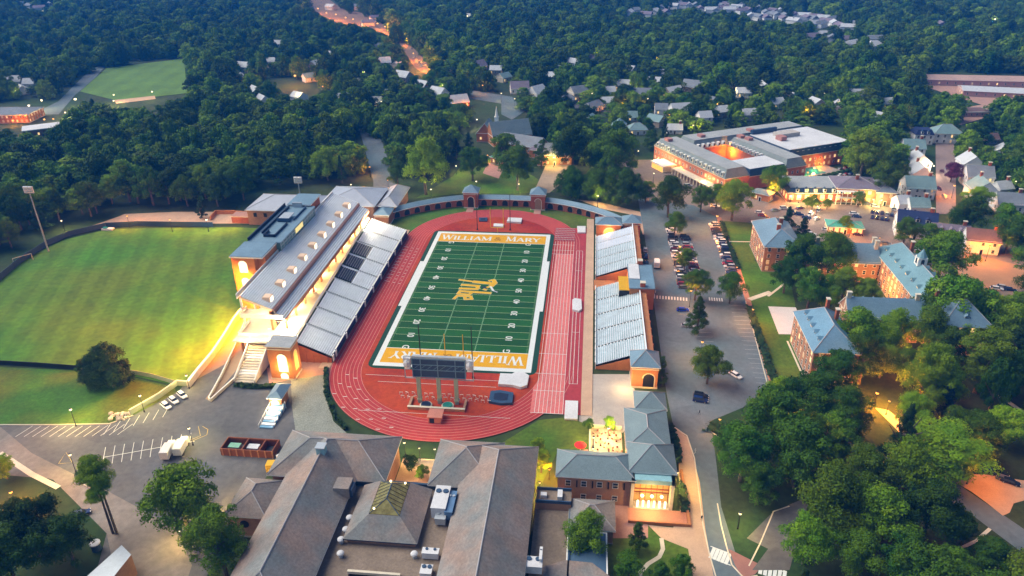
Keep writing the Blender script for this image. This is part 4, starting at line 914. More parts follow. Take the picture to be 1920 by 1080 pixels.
# central pavilion with glass lantern
X0, X1, Y0, Y1, h0, h1 = -9.6, 7.4, -139, -121.5, 8.4, 11.6
mb = MB(); mb.box(X0+.7, X1-.7, Y0+.7, Y1-.7, 6.7, h0, brickT); part('wall', mb, r)
mb = MB(); a = [(X0, Y0, h0), (X1, Y0, h0), (X1, Y1, h0), (X0, Y1, h0)]; i = 4.9; b = [(X0+i, Y0+i, h1), (X1-i, Y0+i, h1), (X1-i, Y1-1.6, h1), (X0+i, Y1-1.6, h1)]
mb.add(a+b, [(0, 1, 5, 4), (1, 2, 6, 5), (2, 3, 7, 6), (3, 0, 4, 7)], duskroof); mb.box(X0, X1, Y0, Y1, h0-.35, h0-.02, seatblue); part('roof', mb, r)
u0, u1, v0, v1 = X0+i+.1, X1-i-.1, Y0+i+.1, Y1-1.7
mb = MB(); cx, cy = (u0+u1)/2, (v0+v1)/2
sky1 = mat('lantern_glass', (.15, .15, .06), .25, .5, .8, spec=.4, emit=(1, .62, .12), es=.03)
mb.add([(u0, v0, h1), (u1, v0, h1), (u1, v1, h1), (u0, v1, h1), (cx, v0+3, h1+2.1), (cx, v1-3, h1+2.1)], [(0, 1, 4), (1, 2, 5, 4), (2, 3, 5), (3, 0, 4, 5)], sky1)
for k in range(1, 9):
    y = v0+(v1-v0)*k/9; t = min(1, (y-v0)/3, (v1-y)/3)
    mb.tube((u0, y, h1+.04), (cx-(cx-u0)*(1-t), y, h1+2.1*t+.06), .07, black, n=4); mb.tube((u1, y, h1+.04), (cx+(u1-cx)*(1-t), y, h1+2.1*t+.06), .07, black, n=4)
for q in ((u0, v0), (u1, v0)): mb.tube((q[0], q[1], h1), (cx, v0+3, h1+2.15), .1, dkblue, n=4)
for q in ((u0, v1), (u1, v1)): mb.tube((q[0], q[1], h1), (cx, v1-3, h1+2.15), .1, dkblue, n=4)
mb.tube((cx, v0+3, h1+2.15), (cx, v1-3, h1+2.15), .12, dkblue, n=4)
for x, y in ((u0+2.6, v1-.8), (u1-.8, v1-1.2), (u0+1, v0+.8)): mb.ball(x, y, h1+.9, .28, bulbs['w'], n=6, k=4)
part('glass_lantern', mb, r)
def roofbox(name, label, cat, px, z, w, d, h, m, extra=None, group=None):
    x, y = g(*px, z); rr = thing(name, label, cat, (x, y, z), 0, group)
    mb = MB(); mb.box(-w/2, w/2, -d/2, d/2, 0, h, m); mb.box(-w/2-.08, w/2+.08, -d/2-.08, d/2+.08, h, h+.12, m); lpart('casing', mb, rr)
    mb = MB()
    for k in range(2): mb.cyl(-w/4+k*w/2, d/4, h+.12, h+.35, min(w, d)*.2, dkblue if m is memb else metal, n=8)
    lpart('fans', mb, rr); return rr
roofbox('air_handler', 'tall white air handling unit on the flat roof beside the glass lantern', 'air handler', (828, 950), 7.6, 3.4, 7.5, 3, memb)
roofbox('air_handler', 'blue air handling unit right of the white one beside the glass lantern', 'air handler', (846, 955), 7.6, 1.8, 7, 2.4, mat('blue_unit', (.1, .2, .36), .5, .1, .5))
roofbox('air_handler', 'small pale ducted unit just below the tall white air handler', 'air handler', (827, 978), 7.2, 2.4, 2.2, 1.8, metal)
roofbox('air_handler', 'low white unit with round fans on the flat roof near the courtyard', 'air handler', (808, 1043), 7, 3.6, 1.6, 1.6, memb)
roofbox('air_handler', 'white box unit on the roof at the right of the dark courtyard', 'air handler', (800, 1075), 7, 2.4, 2.4, 1.2, memb)
roofbox('air_handler', 'white roof machinery beside the lower right edge of the shingle roof', 'air handler', (1000, 1066), 6.5, 3.8, 2.8, 2, memb)
roofbox('air_handler', 'thin tall white panel unit right of the roof machinery', 'air handler', (1014, 1056), 6.5, .5, 3.4, 3, memb)
for px, lb in (((656, 975), 'the left flat roof nearest the lantern'), ((649, 997), 'the left flat roof, second in its column'), ((640, 1016), 'the left flat roof, third in its column'), ((639, 1042), 'the left flat roof nearest the courtyard'), ((777, 1043), 'the right of the courtyard')):
    x, y = g(*px, 7); mb = MB(); mb.cyl(0, 0, 0, .9, .5, metal); mb.ball(0, 0, 1.1, .85, memb, n=10, k=6, sz=.6)
    single('roof_ventilator', mb, 'round white ventilator cap on '+lb, 'ventilator', (x, y, 6.7), 'roof ventilators')
# yard between the two north blocks
sheet('lit_yard', [(-5.4, -119), (6.6, -119), (6.6, -101), (-5.4, -101)], tanw, .05, True)
r = thing('pergola', 'small pale pergola in the lit yard between the two big shingle roofs', 'pergola', (1.8, -106, 0))
mb = MB()
for x in (-2, 2):
    for y in (-1.4, 1.4): mb.box(x-.12, x+.12, y-.12, y+.12, 0, 2.6, white)
for k in range(7): mb.box(-2.4, 2.4, -1.6+k*.5, -1.45+k*.5, 2.6, 2.8, cream)
lpart('frame', mb, r)
# left annex
building('annex', 'small brick annex with grey hipped roof and round window left of the big roofs', 'building', -35.3, -126.7, 9.5, 12, 0, 6.8, 'hip', 3.2, brickT, duskroof, 1, 4, 0, door=False, wins=False)
mb = MB(); mb.M = Matrix.Translation((-36, -132.75, 4.3))@Matrix.Rotation(pi/2, 4, 'X'); mb.cyl(0, 0, 0, .1, 1.1, darkm, n=16); mb.M = None; single('round_window', mb, 'round dark window in the wall of the small brick annex', 'window', (0, 0, 0))
# walled yard with dumpsters
r = thing('service_yard', 'red brown walled service yard divided into bays beside the big building', 'enclosure', (-52, -100, 0))
x0, x1, y0, y1 = -56.0, -41.0, -104.5, -99.2
mb = MB()
for a in ((x0, x1, y0, y0+.3), (x0, x1, y1-.3, y1), (x0, x0+.3, y0+.3, y1-.3), (x1-.3, x1, y0+.3, y1-.3), (x0+6, x0+6.3, y0+.3, y1-.3), (x0+11, x0+11.3, y0+.3, y1-.3)): mb.box(*a, 0, 2.3, wood)
for k in range(8): mb.box(x0+.4+k*2.05, x0+.75+k*2.05, y0-.12, y0, 0, 2.45, mat('light_post', (.45, .2, .1), .9, .1, 1))
part('wall', mb, r)
for k, (m_, x, lb) in enumerate(((teal, -53, 'pale green dumpster in the left bay of the service yard'), (white, -47.6, 'white dumpster in the middle bay of the service yard'))):
    mb = MB(); mb.box(-1.5, 1.5, -.9, .9, 0, 1.5, metal if k == 0 else white); mb.box(-1.6, 1.6, -1, 1, 1.5, 1.65, mat('lid_green', (.2, .42, .32), .6, .1, 1) if k == 0 else memb); single('dumpster', mb, lb, 'dumpster', (x, -101.9, .03), 'dumpsters')
def truck(px, rz, label, cab, box_, L=6.5):
    x, y = g(*px); r = thing('truck', label, 'truck', (x, y, .02), rz)
    mb = MB(); mb.box(-L/2, L/2-2, -1.15, 1.15, .9, 3.2, box_); lpart('cargo_box', mb, r)
    mb = MB(); mb.prism([(L/2-1.9, -1.05), (L/2, -1.0), (L/2, 1.0), (L/2-1.9, 1.05)], .5, 2.3, cab); mb.box(L/2-1.1, L/2-.05, -.9, .9, 2.3, 2.5, cab); lpart('cab', mb, r)
    mb = MB(); mb.box(L/2-.02, L/2+.03, -.85, .85, 1.4, 2.1, glassd); lpart('windscreen', mb, r)
    for sx in (-L/2+1.2, L/2-1.1):
        for s in (-1, 1): mb = MB(); mb.M = Matrix.Translation((sx, s*1.0, .48))@Matrix.Rotation(pi/2, 4, 'X'); mb.cyl(0, 0, -.15, .15, .48, black, n=10); lpart('wheel', mb, r)
truck((318, 852), pi/2+.15, 'white box van, left of the pair standing at the end of the parking stripes', white, memb)
truck((342, 845), pi/2+.15, 'white box van, right of the pair standing at the end of the parking stripes', white, memb)
truck((1231, 500), pi/2-.05, 'white van driving along the road beside the east stand', white, memb, 6)
truck((522, 885), .1, 'small utility truck with a yellow bed by the annex', white, yellow, 5.5)
truck((537, 868), .9, 'small white covered cart behind the yellow bedded truck', white, memb, 4)
x, y = g(535, 858, 1); mb = MB(); mb.box(-1.6, 1.6, -1.2, 1.2, 0, 1.9, mat('green_bin', (.02, .2, .14), .6, .1, 1)); single('dumpster', mb, 'dark green dumpster outside the service yard near the big roof', 'dumpster', (x, y, .03), 'dumpsters', .5)
# alumni house complex ----------------------------------------------------
r = thing('dining_hall', 'two storey brick hall with grey green roofs and glowing glass room at its corner', 'building', (52, -106, 0))
def blk(x0, x1, y0, y1, h, rh, rm=grroof, wm=brickT): 
    mb = MB(); mb.box(x0, x1, y0, y1, 0, h, wm, False); part('wall', mb, r)
    mb = MB(); pyramid(mb, x0, x1, y0, y1, h+.26, rh, rm, .7); return part('roof', mb, r)
blk(37.5, 56, -114, -105, 8.6, 3.0); blk(55.4, 66.0, -111.8, -101.6, 9.5, 4.2, grroof, cream); blk(55.2, 65.6, -101.4, -85.2, 8.4, 2.4); blk(58.3, 66.1, -83.4, -76, 7.8, 3.0)
for k in range(4):
    for z, q in ((5.6, 'd'), (1.4, 'd')):
        link('window', wmesh(1.2, 1.6, q), r, (40-52+k*3.9, -114+106, z))
    mb = MB(); mb.box(42.0+k*3.9, 42.35+k*3.9, -114.1, -114, 5.2, 7.4, darkm); part('slit_window', mb, r)
mb = MB(); mb.box(55.5, 56.3, -114.6, -111.8, 0, 9.3, cream); mb.box(65.2, 66, -114.6, -111.8, 0, 9.3, cream); mb.box(55.5, 66, -114.6, -111.8, 8.0, 9.3, MATS['teal_vent'])
mb.box(56.3, 65.2, -114.6, -111.8, 0, .3, cream); part('porch', mb, r)
mb = MB(); mb.box(56.3, 65.2, -112.1, -111.81, .3, 8, mat('lit_hall_glass', (.35, .2, .08), .4, .3, .8, emit=(1, .5, .08), es=.16))
for k in range(7): mb.box(56.5+k*1.4, 56.62+k*1.4, -112.25, -112.1, .3, 8, wood)
for z in (3.2, 4.2): mb.box(56.3, 65.2, -112.27, -112.12, z, z+.35, wood)
part('lit_glass_room', mb, r)
mb = MB()
for k in range(3): mb.ball(58.5+k*2.4, -113.4, 3.2, .45, bulbs['w'], n=8, k=5)
for k in range(6): mb.box(57.2+k*1.35, 57.7+k*1.35, -114.3, -113.9, .3, 2.2, litw)
part('chandelier', mb, r)
mb = MB(); mb.box(55, 70, -119.5, -114.8, 0, .25, MATS['salmon_brick']); mb.box(69.3, 70, -119.5, -100, .0, 1.0, brickO); mb.box(55, 70, -119.9, -119.5, 0, 1.0, brickO); single('terrace_wall', mb, 'orange lit low brick terrace wall around the glowing glass room', 'wall', (0, 0, 0))
# patio with tables
mb = MB(); mb.box(45.6, 54.4, -97.6, -83.5, .06, .2, mat('patio_stone', (.40, .33, .25), .9, .12, .5)); mb.box(45.2, 45.6, -97.6, -83.5, 0, 1.2, cream); mb.box(45.2, 54.4, -83.5, -83.1, 0, 1.2, cream); single('patio', mb, 'brightly lit stone patio with round tables inside the angle of the brick hall', 'patio', (0, 0, 0))
sheet('red_patio', [(36.5, -100), (45, -100), (45, -90.5), (40, -90.5), (40, -93.5), (36.5, -93.5)], pinkw, .06, True)
for k, (x, y) in enumerate(((47.6, -95.2), (50.6, -96), (53, -93.6), (48.4, -90.6), (52.8, -88.5), (50.6, -92.4), (47.6, -86.6), (51, -86))):
    r = thing('patio_table', 'small round table with chairs on the lit patio', 'table', (x, y, .2), 0, 'patio tables')
    mb = MB(); mb.cyl(0, 0, .7, .76, .75, MATS['salmon_brick'], n=10); mb.cyl(0, 0, 0, .7, .1, black, n=6); lpart('tabletop', mb, r)
    for a in range(4): mb = MB(); mb.box(-.25, .25, -.25, .25, .4, .48, wood); mb.box(-.25, .25, .2, .28, .48, .95, wood); lpart('chair_seat', mb, r, (cos(a*pi/2)*1.15, sin(a*pi/2)*1.15, 0), a*pi/2-pi/2)
r = thing('patio_umbrella', 'round red umbrella on the patio above the brick hall roof', 'umbrella', (42.8, -94.2, .1))
mb = MB(); mb.cyl(0, 0, 2.3, 3.1, 1.7, red, .1, 12); lpart('canopy', mb, r); mb = MB(); mb.tube((0, 0, 0), (0, 0, 3.1), .06, white); lpart('pole', mb, r)
# right annexes of the student centre
r = thing('link_building', 'flat roofed link with white roof machines right of the big shingle roof', 'building', (36, -120, 0))
mb = MB(); mb.box(32.4, 41, -121.2, -116.4, 0, 6, brickT, False); mb.box(32.4, 41, -121.2, -120.9, 6, 6.9, dkblue); mb.box(32.4, 41, -116.7, -116.4, 6, 6.9, dkblue); part('wall', mb, r)
mb = MB(); mb.box(32.4, 41, -120.9, -116.7, 6, 6.1, tarroof); mb.box(32.4, 41, -145, -121.3, 4.0, 4.1, tarroof); mb.box(40.7, 41.1, -145, -121.3, 0, 5, dkblue); mb.box(32.4, 40.7, -145, -121.4, 0, 4, brickT, False); part('flat_roof', mb, r)
mb = MB(); mb.box(33.5, 35, -119.6, -118.4, 6.1, 7, memb); part('roof_unit', mb, r); mb = MB(); mb.box(37.6, 38.8, -120, -117.4, 6.1, 7.2, memb); part('roof_unit', mb, r)
building('garden_room', 'low brick room with blue grey hipped roof between the lot and the bright tree', 'building', 46, -122.5, 10, 9, 0, 4.5, 'hip', 3, brickT, duskroof, 1, 3, 0, door=False)
building('blue_roofed_annex', 'flat dark blue roofed annex beside the bright green tree', 'building', 45, -134, 8, 11, 0, 4.2, 'flat', .4, brickT, mat('dark_blue_roof', (.06, .12, .2), .7, .1, .4), 1, 3, 0)
mb = MB(); P = [g(1015, 1150, 5), g(1018, 1062, 5), g(1060, 1050, 5), g(1110, 1055, 5), g(1150, 1085, 5), g(1170, 1150, 5)]; mb.prism(P, 0, 5, brickT, duskroof); single('round_ended_hall', mb, 'low hall with curved purplish roof edge at the bottom centre', 'building', (0, 0, 0))
mb = MB(); P = [g(130, 1110, 6), g(228, 1022, 6), g(246, 1040, 6), g(190, 1110, 6)]; mb.prism(P, 0, 6, brickT, metal); single('long_roofed_shed', mb, 'pale metal roof ridge poking in at the bottom left', 'building', (0, 0, 0))
x, y = g(182, 1030); mb = MB(); mb.cyl(0, 0, 0, 1.9, 1.1, dkblue, n=12); mb.cyl(0, 0, 1.9, 2.2, 1.2, memb, n=12); single('white_capped_tank', mb, 'dark tank with white cap under the trees at the bottom left', 'tank', (x, y, 0))

# ------------------------------------------------------------------ town houses
houses = []   # kept clear of trees: (x, y, radius)
HL = [  # px, py, L, D, rz, wall, roof, type, storeys, label
 (1722, 342, 14, 11, -.03, 'white', 'teal', 'gable', 2, 'big white house with teal roof lowest in the left row of the house street'),
 (1724, 318, 12, 11, 1.54, 'white', 'pale', 'gable', 2, 'white house second from the bottom in the left row of the house street'),
 (1722, 296, 12, 11, 1.54, 'white', 'pale', 'gable', 2, 'white house third from the bottom in the left row of the house street'),
 (1712, 270, 12, 10, -.03, 'white', 'teal', 'gable', 2, 'white house with pale teal roof fourth up the left row of the house street'),
 (1730, 246, 11, 10, -.03, 'white', 'navy', 'mansard', 2, 'navy mansard house at the top of the left row of the house street'),
 (1774, 244, 16, 11, -.03, 'white', 'teal', 'hip', 2, 'wide white house with teal hipped roof closing the top of the house street'),
 (1821, 299, 13, 11, 1.47, 'white', 'pale', 'gable', 2, 'white gabled house with pinkish trim highest in the right row'),
 (1835, 322, 13, 11, -.1, 'white', 'grey', 'gable', 2, 'grey roofed white house in the middle of the right row'),
 (1843, 348, 13, 12, 1.47, 'white', 'teal', 'gable', 2, 'white house with blue grey roof lowest in the right row'),
 (1892, 372, 12, 10, -.1, 'white', 'grey', 'gable', 1.5, 'lone white cottage at the right edge past the right row'),
 (1880, 345, 8, 7, .3, 'white', 'pale', 'gable', 1.5, 'small white cottage above the lone cottage at the right edge'),
 (1722, 378, 9, 8, 0, 'white', 'teal', 'gable', 1.5, 'small white house with teal roof below the left row'),
 (1693, 372, 7, 7, .2, 'white', 'pale', 'gable', 1.5, 'tiny white house left of the small teal roofed one'),
 (1718, 411, 16, 12, -.25, 'white', 'navy', 'gable', 2, 'house with large dark navy roof and three dormers above the trees'),
 (1781, 431, 15, 9, -.2, 'white', 'mauve', 'gable', 1.5, 'house with mauve roof and white dormers right of the navy roof'),
 (1842, 440, 13, 9, -.2, 'white', 'brown', 'gable', 2, 'white house with brown roof beside the orange street lamp'),
 (756, 139, 15, 10, -.5, 'tan', 'pale', 'gable', 1.5, 'pale roofed house highest in the row running down from the highway'),
 (791, 157, 14, 10, -.6, 'pink', 'pale', 'gable', 1.5, 'pale roofed house second in the row running down from the highway'),
 (822, 170, 14, 10, -.6, 'white', 'pale', 'gable', 1.5, 'white gabled house third in the row running down from the highway'),
 (858, 186, 15, 11, .5, 'brick', 'pale', 'gable', 1.5, 'red brick house with pale roof and orange light at the end of the row'),
 (704, 186, 10, 8, 0, 'white', 'grey', 'gable', 1.5, 'grey roofed house alone in trees above the wood'),
 (896, 120, 14, 11, .8, 'pink', 'mauve', 'gable', 2, 'pinkish gabled house rising from trees in the middle distance'),
 (974, 160, 15, 11, .2, 'white', 'mauve', 'gable', 1.5, 'mauve roofed house left of the white multi gabled house'),
 (1007, 169, 13, 12, .9, 'white', 'pale', 'gable', 2, 'white multi gabled house in the middle of the town'),
 (1084, 168, 14, 10, .6, 'cream', 'grey', 'gable', 2, 'cream gabled house right of the white multi gabled house'),
 (1065, 182, 10, 8, 0, 'white', 'grey', 'hip', 1, 'low grey roofed house in front of the cream gabled house'),
 (1170, 155, 14, 9, -.1, 'cream', 'pale', 'gable', 1.5, 'house with broad pale roof near the purple tree'),
 (1205, 171, 14, 9, 0, 'white', 'grey', 'gable', 1.5, 'house with white gable end right of the purple tree'),
 (1302, 158, 18, 11, -.5, 'tan', 'grey', 'gable', 1.5, 'long grey roofed house beyond the white gabled cottage'),
 (1276, 203, 15, 12, .3, 'white', 'pale', 'gable', 1.5, 'white gabled cottage with steep roof above the hotel'),
 (1240, 199, 9, 8, 0, 'white', 'grey', 'gable', 1.5, 'small grey house left of the steep white cottage'),
 (1321, 214, 9, 8, .3, 'white', 'pale', 'gable', 2, 'narrow white house just above the left end of the hotel'),
 (1405, 209, 10, 8, .2, 'white', 'pale', 'gable', 1.5, 'small pale house above the middle of the hotel'),
 (1265, 237, 10, 7, 0, 'white', 'pale', 'gable', 1, 'low pale shed roof left of the hotel top'),
 (1180, 214, 11, 8, .1, 'white', 'teal', 'gable', 1, 'low pale roofed house above the dark trees near the hotel'),
 (1195, 238, 12, 9, .1, 'white', 'teal', 'hip', 1, 'low teal roofed house hidden among trees left of the hotel'),
 (668, 147, 16, 9, 0, 'brick', 'pale', 'flat', 1, 'flat roofed shop glowing orange beside the town road'),
 (478, 166, 12, 8, -.8, 'white', 'pale', 'gable', 1.5, 'pale house upper of the two above the dark wood'),
 (492, 183, 12, 8, -.8, 'white', 'pale', 'gable', 1.5, 'pale house lower of the two above the dark wood'),
 (458, 121, 16, 9, -.3, 'white', 'pale', 'gable', 2, 'white winged house in the blue distance left of the town road'),
 (508, 112, 10, 8, 0, 'white', 'pale', 'gable', 2, 'small white house right of the winged house'),
 (520, 79, 10, 8, 0, 'white', 'pale', 'gable', 2, 'pair like pale house above the winged house'),
 (708, 86, 16, 10, 0, 'tan', 'grey', 'gable', 1.5, 'grey house just below the lit highway'),
 (718, 113, 14, 10, .4, 'tan', 'pale', 'gable', 2, 'pale gabled house below the grey one near the highway'),
 (1638, 83, 18, 12, .3, 'white', 'pale', 'hip', 2, 'solitary pale house on the wooded rise'),
 (1606, 172, 14, 8, 0, 'white', 'pale', 'gable', 1, 'low pale roof peeping out between trees behind the hotel'),
 (28, 148, 16, 10, .2, 'white', 'pale', 'gable', 1.5, 'pale house at the far left among blue trees'),
 (58, 152, 12, 9, .2, 'white', 'pale', 'gable', 1.5, 'second pale house from the far left among blue trees'),
 (1855, 255, 10, 7, .2, 'pink', 'brown', 'gable', 1, 'small reddish building in the trees right of the house street'),
 (1820, 204, 22, 12, .1, 'pink', 'brown', 'flat', 1, 'salmon flat roofed shop in the lot below the shopping centre')]
for px, py, L, D, rz, wl, rf_, ty, st, lb in HL:
    H = 3.0*st+.4; x, y = g(px, py, H+1); d = sqrt((x-CX)**2+(y-CY)**2)
    far = d > 520
    building('house', lb, 'house', x, y, L, D, rz, H, ty, .5 if ty == 'flat' else (2.6 if ty == 'mansard' else D*.42), houseM[wl], roofM[rf_], max(1, int(st)), 3.0, .12, chim=((L*.35, .3),) if not far and ty == 'gable' else (), dorm=3 if 'dormers' in lb else (2 if ty == 'mansard' else 0), sides='se' if far else 'sew', door=not far, group='houses of the town')
    # white gable wing towards the camera on the street houses
    houses.append((x, y, max(L, D)*.62+3, (px, py), H))
for px, py in ((1030, 140), (1052, 128), (1100, 150), (1140, 168), (1228, 150), (1262, 168), (1330, 186), (1372, 150), (1395, 170), (1432, 160), (1455, 190), (1480, 178), (1350, 205), (1230, 222), (1160, 232), (1140, 188), (1112, 196), (1105, 222), (945, 142), (930, 128), (985, 120), (1005, 138), (1245, 135), (1180, 128), (560, 120), (545, 100), (590, 118), (615, 100), (580, 142), (640, 120), (640, 180), (560, 178), (430, 100), (445, 140), (405, 165), (660, 100), (735, 172), (745, 120), (870, 150), (850, 132), (1530, 190), (1570, 195), (1640, 215), (1660, 190), (1900, 235), (1880, 280), (110, 60), (40, 165), (75, 148), (18, 130), (1690, 120), (1480, 130)):
    x, y = g(px, py, 5); L = 11+(px*7 % 5); building('house', 'pale roofed house glimpsed between the crowns of the town trees', 'house', x, y, L, 9, (px*13 % 31)/10, 4.6, 'gable', 3.2, houseM[['white', 'cream', 'tan', 'white'][px % 4]], roofM[['pale', 'grey', 'teal', 'pale', 'mauve'][py % 5]], 1, 3, .2, door=False, sides='se', group='houses glimpsed among trees')
    houses.append((x, y, 8, (px, py), 5))
x, y = g(1800, 157, 5); building('shopping_centre', 'long low salmon shopping centre with mauve roof at the right edge', 'shopping centre', x+42, y+22, 120, 18, -.06, 5, 'gable', 2.5, houseM['pink'], mat('salmon_shop_roof', (.46, .31, .27), .9, .1, .1), 1, 6, .2, door=False)
houses.append((x+42, y+22, 10, (1900, 150), 5)); houses.append((x+72, y-2, 12, (1870, 168), 5))
x, y = g(1870, 170, 4); building('shopping_wing', 'lower grey roofed wing in front of the long shopping centre', 'shopping centre', x+10, y, 70, 20, -.2, 4.5, 'gable', 2, houseM['pink'], roofM['pale'], 1, 6, .2, door=False)
x, y = g(20, 215, 6); building('lit_complex', 'grey roofed building lit orange along its front at the far left edge', 'building', x-12, y+8, 46, 22, .15, 6, 'hip', 3, brickO, roofM['grey'], 2, 3, .3, door=False)
houses.append((x-12, y+8, 22, (20, 210), 6))
x, y = g(75, 240, 4); building('flat_hall', 'long flat pale roof breaking the wood at the far left', 'building', x+12, y+6, 46, 14, .62, 5, 'flat', .5, brickT, memb, 1, 5, .2, door=False)
houses.append((x+12, y+6, 26, (75, 240), 5))
# church and parish buildings
building('church', 'brick church with steep slate roof and white steeple in the trees beyond the arcade', 'church', -9, 208, 26, 14, .45, 6.5, 'gable', 8, brickO, grroof, 1, 4, .3, dorm=0)
r = thing('steeple', 'slim white steeple rising from the brick church', 'steeple', (-17, 209, 12))
mb = MB(); mb.box(-1.2, 1.2, -1.2, 1.2, 0, 4, white); mb.box(-1.4, 1.4, -1.4, 1.4, 4, 4.3, white); lpart('belfry', mb, r)
mb = MB(); mb.cyl(0, 0, 4.3, 11, 1.1, white, .05, 8); lpart('spire', mb, r)
building('church_wing', 'grey gabled wing on the left of the brick church with a lit gable', 'church', -24, 214, 15, 11, 1.5, 6, 'gable', 6.5, brickO, grroof, 1, 4, .5)
building('parish_hall', 'grey roofed parish hall stepping down right of the church', 'hall', 2, 190, 27, 13, -.42, 5.5, 'gable', 4.6, brickO, roofM['grey'], 1, 4, .2)
building('parish_house', 'brick house with grey roof and golden lit wall right of the parish hall', 'house', 22, 167, 20, 12, .12, 7, 'gable', 5, brickO, roofM['grey'], 2, 3.4, .4, chim=((4, 1), (8.6, 1)))
building('parish_porch', 'low building with bright green roof and orange lit wall in front of the parish hall', 'building', -7.5, 163, 13, 8, -.5, 4, 'hip', 1.8, brickO, copper, 1, 3, .6)
building('parish_annex', 'small dark mauve roofed annex between parish hall and parish house', 'building', 12, 178, 9, 8, -.3, 5, 'hip', 2.5, brickO, roofM['mauve'], 1, 4, .2, door=False)
for q in ((-9, 208, 18), (-24, 214, 13), (2, 190, 16), (22, 167, 14), (-7.5, 163, 9), (12, 178, 8)):
    houses.append((q[0], q[1], q[2], pj(q[0], q[1], 7)[:2], 7))
# far suburbs: small pale houses, one each
far_pts = [(1184+rnd.uniform(-6, 6), 22), (1196, 18), (1212, 26), (1228, 20), (1240, 14), (1250, 22), (1262, 10), (1274, 6), (1284, 9)]
far_pts += [(1290+i*13+rnd.uniform(-4, 4), 8+i*1.7+rnd.uniform(-5, 6)) for i in range(22)] + [(1350+i*14+rnd.uniform(-4, 4), 6+i*2+rnd.uniform(-3, 5)) for i in range(16)]
far_pts += [(1575, 47), (1590, 50), (1600, 44), (1520, 68), (1548, 63), (1560, 70), (1585, 73), (1597, 81), (1640, 72), (1112, 110), (1075, 116), (56, 10), (74, 14), (92, 8), (40, 6), (690, 42), (620, 12), (668, 12), (705, 33), (876, 30), (1868, 36), (1765, 45)]
for i, (px, py) in enumerate(far_pts):
    x, y = g(px, py, 5); H = 4.5
    r = thing('far_house', 'tiny pale house in the far suburb clearing at the top', 'house', (x, y, 0), rnd.uniform(0, 3), 'far suburban houses')
    mb = MB(); mb.box(-8, 8, -5, 5, 0, H+1, houseM['white'], False); lpart('wall', mb, r)
    mb = MB(); X = 8.6; mb.add([(-X, -5.8, H+.7), (X, -5.8, H+.7), (X, 0, H+4.2), (-X, 0, H+4.2), (-X, 5.8, H+.7), (X, 5.8, H+.7)], [(0, 1, 2, 3), (5, 4, 3, 2), (0, 3, 4), (1, 5, 2)], roofM[['pale', 'grey', 'mauve'][i % 3]]); lpart('roof', mb, r)
    houses.append((x, y, 11, (px, py), H))

# ------------------------------------------------------------------ cars
CC = {'white': (.72, .73, .75), 'silver': (.40, .44, .5), 'black': (.012, .013, .02), 'dark blue': (.012, .03, .12), 'red': (.30, .02, .03), 'grey': (.14, .15, .18), 'bright blue': (.02, .06, .5), 'maroon': (.10, .01, .03)}
def lens(): return None
def loft(secs, m, mb):
    n = len(secs[0]); vs = [p for s in secs for p in s]; fs = []
    for i in range(len(secs)-1):
        for j in range(n-1): a = i*n+j; fs.append((a, a+1, a+n+1, a+n))
    fs += [tuple(range(n-1, -1, -1)), tuple(range((len(secs)-1)*n, len(secs)*n))]
    mb.add(vs, fs, m)
proto = {}
hl = mat('headlamp_lens', (.8, .8, .75), .2, 0, spec=.6); tl = mat('tail_lamp', (.4, .01, .01), .3, 0)
def car_parts(suv):
    key = suv
    if key in proto: return proto[key]
    P = {}
    z1, z2 = (.95, 1.75) if suv else (.82, 1.4)
    prof = [(-2.25, .35, .82), (-2.3, .6, .84), (-2.2, z1, .84), (-1.4, z1+.02, .86), (1.0, z1+.0, .86), (2.0, z1-.12, .8), (2.25, .62, .76), (2.25, .35, .74)]
    mb = MB(); secs = []
    for x, z, w in ((-2.3, z1-.15, .74), (-2.15, z1, .84), (-.9, z1+.03, .9), (.9, z1+.02, .9), (1.95, z1-.1, .84), (2.3, .68, .7)):
        secs.append([(x, -w, .3), (x, -w-.02, .55), (x, -w+.05, z-.04), (x, -w+.16, z), (x, w-.16, z), (x, w-.05, z-.04), (x, w+.02, .55), (x, w, .3)])
    loft(secs, fwhite, mb)
    # roof panel
    a, b = (-1.55, .55) if not suv else (-1.95, .5)
    loft([[(a, -.62, z2-.05), (a, -.5, z2), (a, .5, z2), (a, .62, z2-.05)], [(b, -.62, z2-.06), (b, -.5, z2-.01), (b, .5, z2-.01), (b, .62, z2-.06)]], fwhite, mb)
    P['body'] = mb
    mb = MB(); A = -2.05 if not suv else -2.2; B = 1.15 if not suv else 1.1
    lo = [(A, -.78, z1), (B, -.78, z1), (B, .78, z1), (A, .78, z1)]; hi = [(a-.02, -.62, z2-.055), (b+.02, -.62, z2-.065), (b+.02, .62, z2-.065), (a-.02, .62, z2-.055)]
    mb.add(lo+hi, [(0, 1, 5, 4), (1, 2, 6, 5), (2, 3, 7, 6), (3, 0, 4, 7)], glassd); P['windows'] = mb
    mb = MB(); mb.M = Matrix.Rotation(pi/2, 4, 'X'); mb.cyl(0, 0, -.11, .11, .34, black, n=10); mb.cyl(0, 0, -.125, .125, .19, metal, n=8); P['wheel'] = mb
    mb = MB(); mb.box(2.18, 2.31, -.18, .18, .6, .74, hl); P['headlight'] = mb
    mb = MB(); mb.box(-2.34, -2.24, -.16, .16, .65, .8, tl); P['taillight'] = mb
    proto[key] = {k: v.mesh(k) for k, v in P.items()}
    return proto[key]
body_c = {}
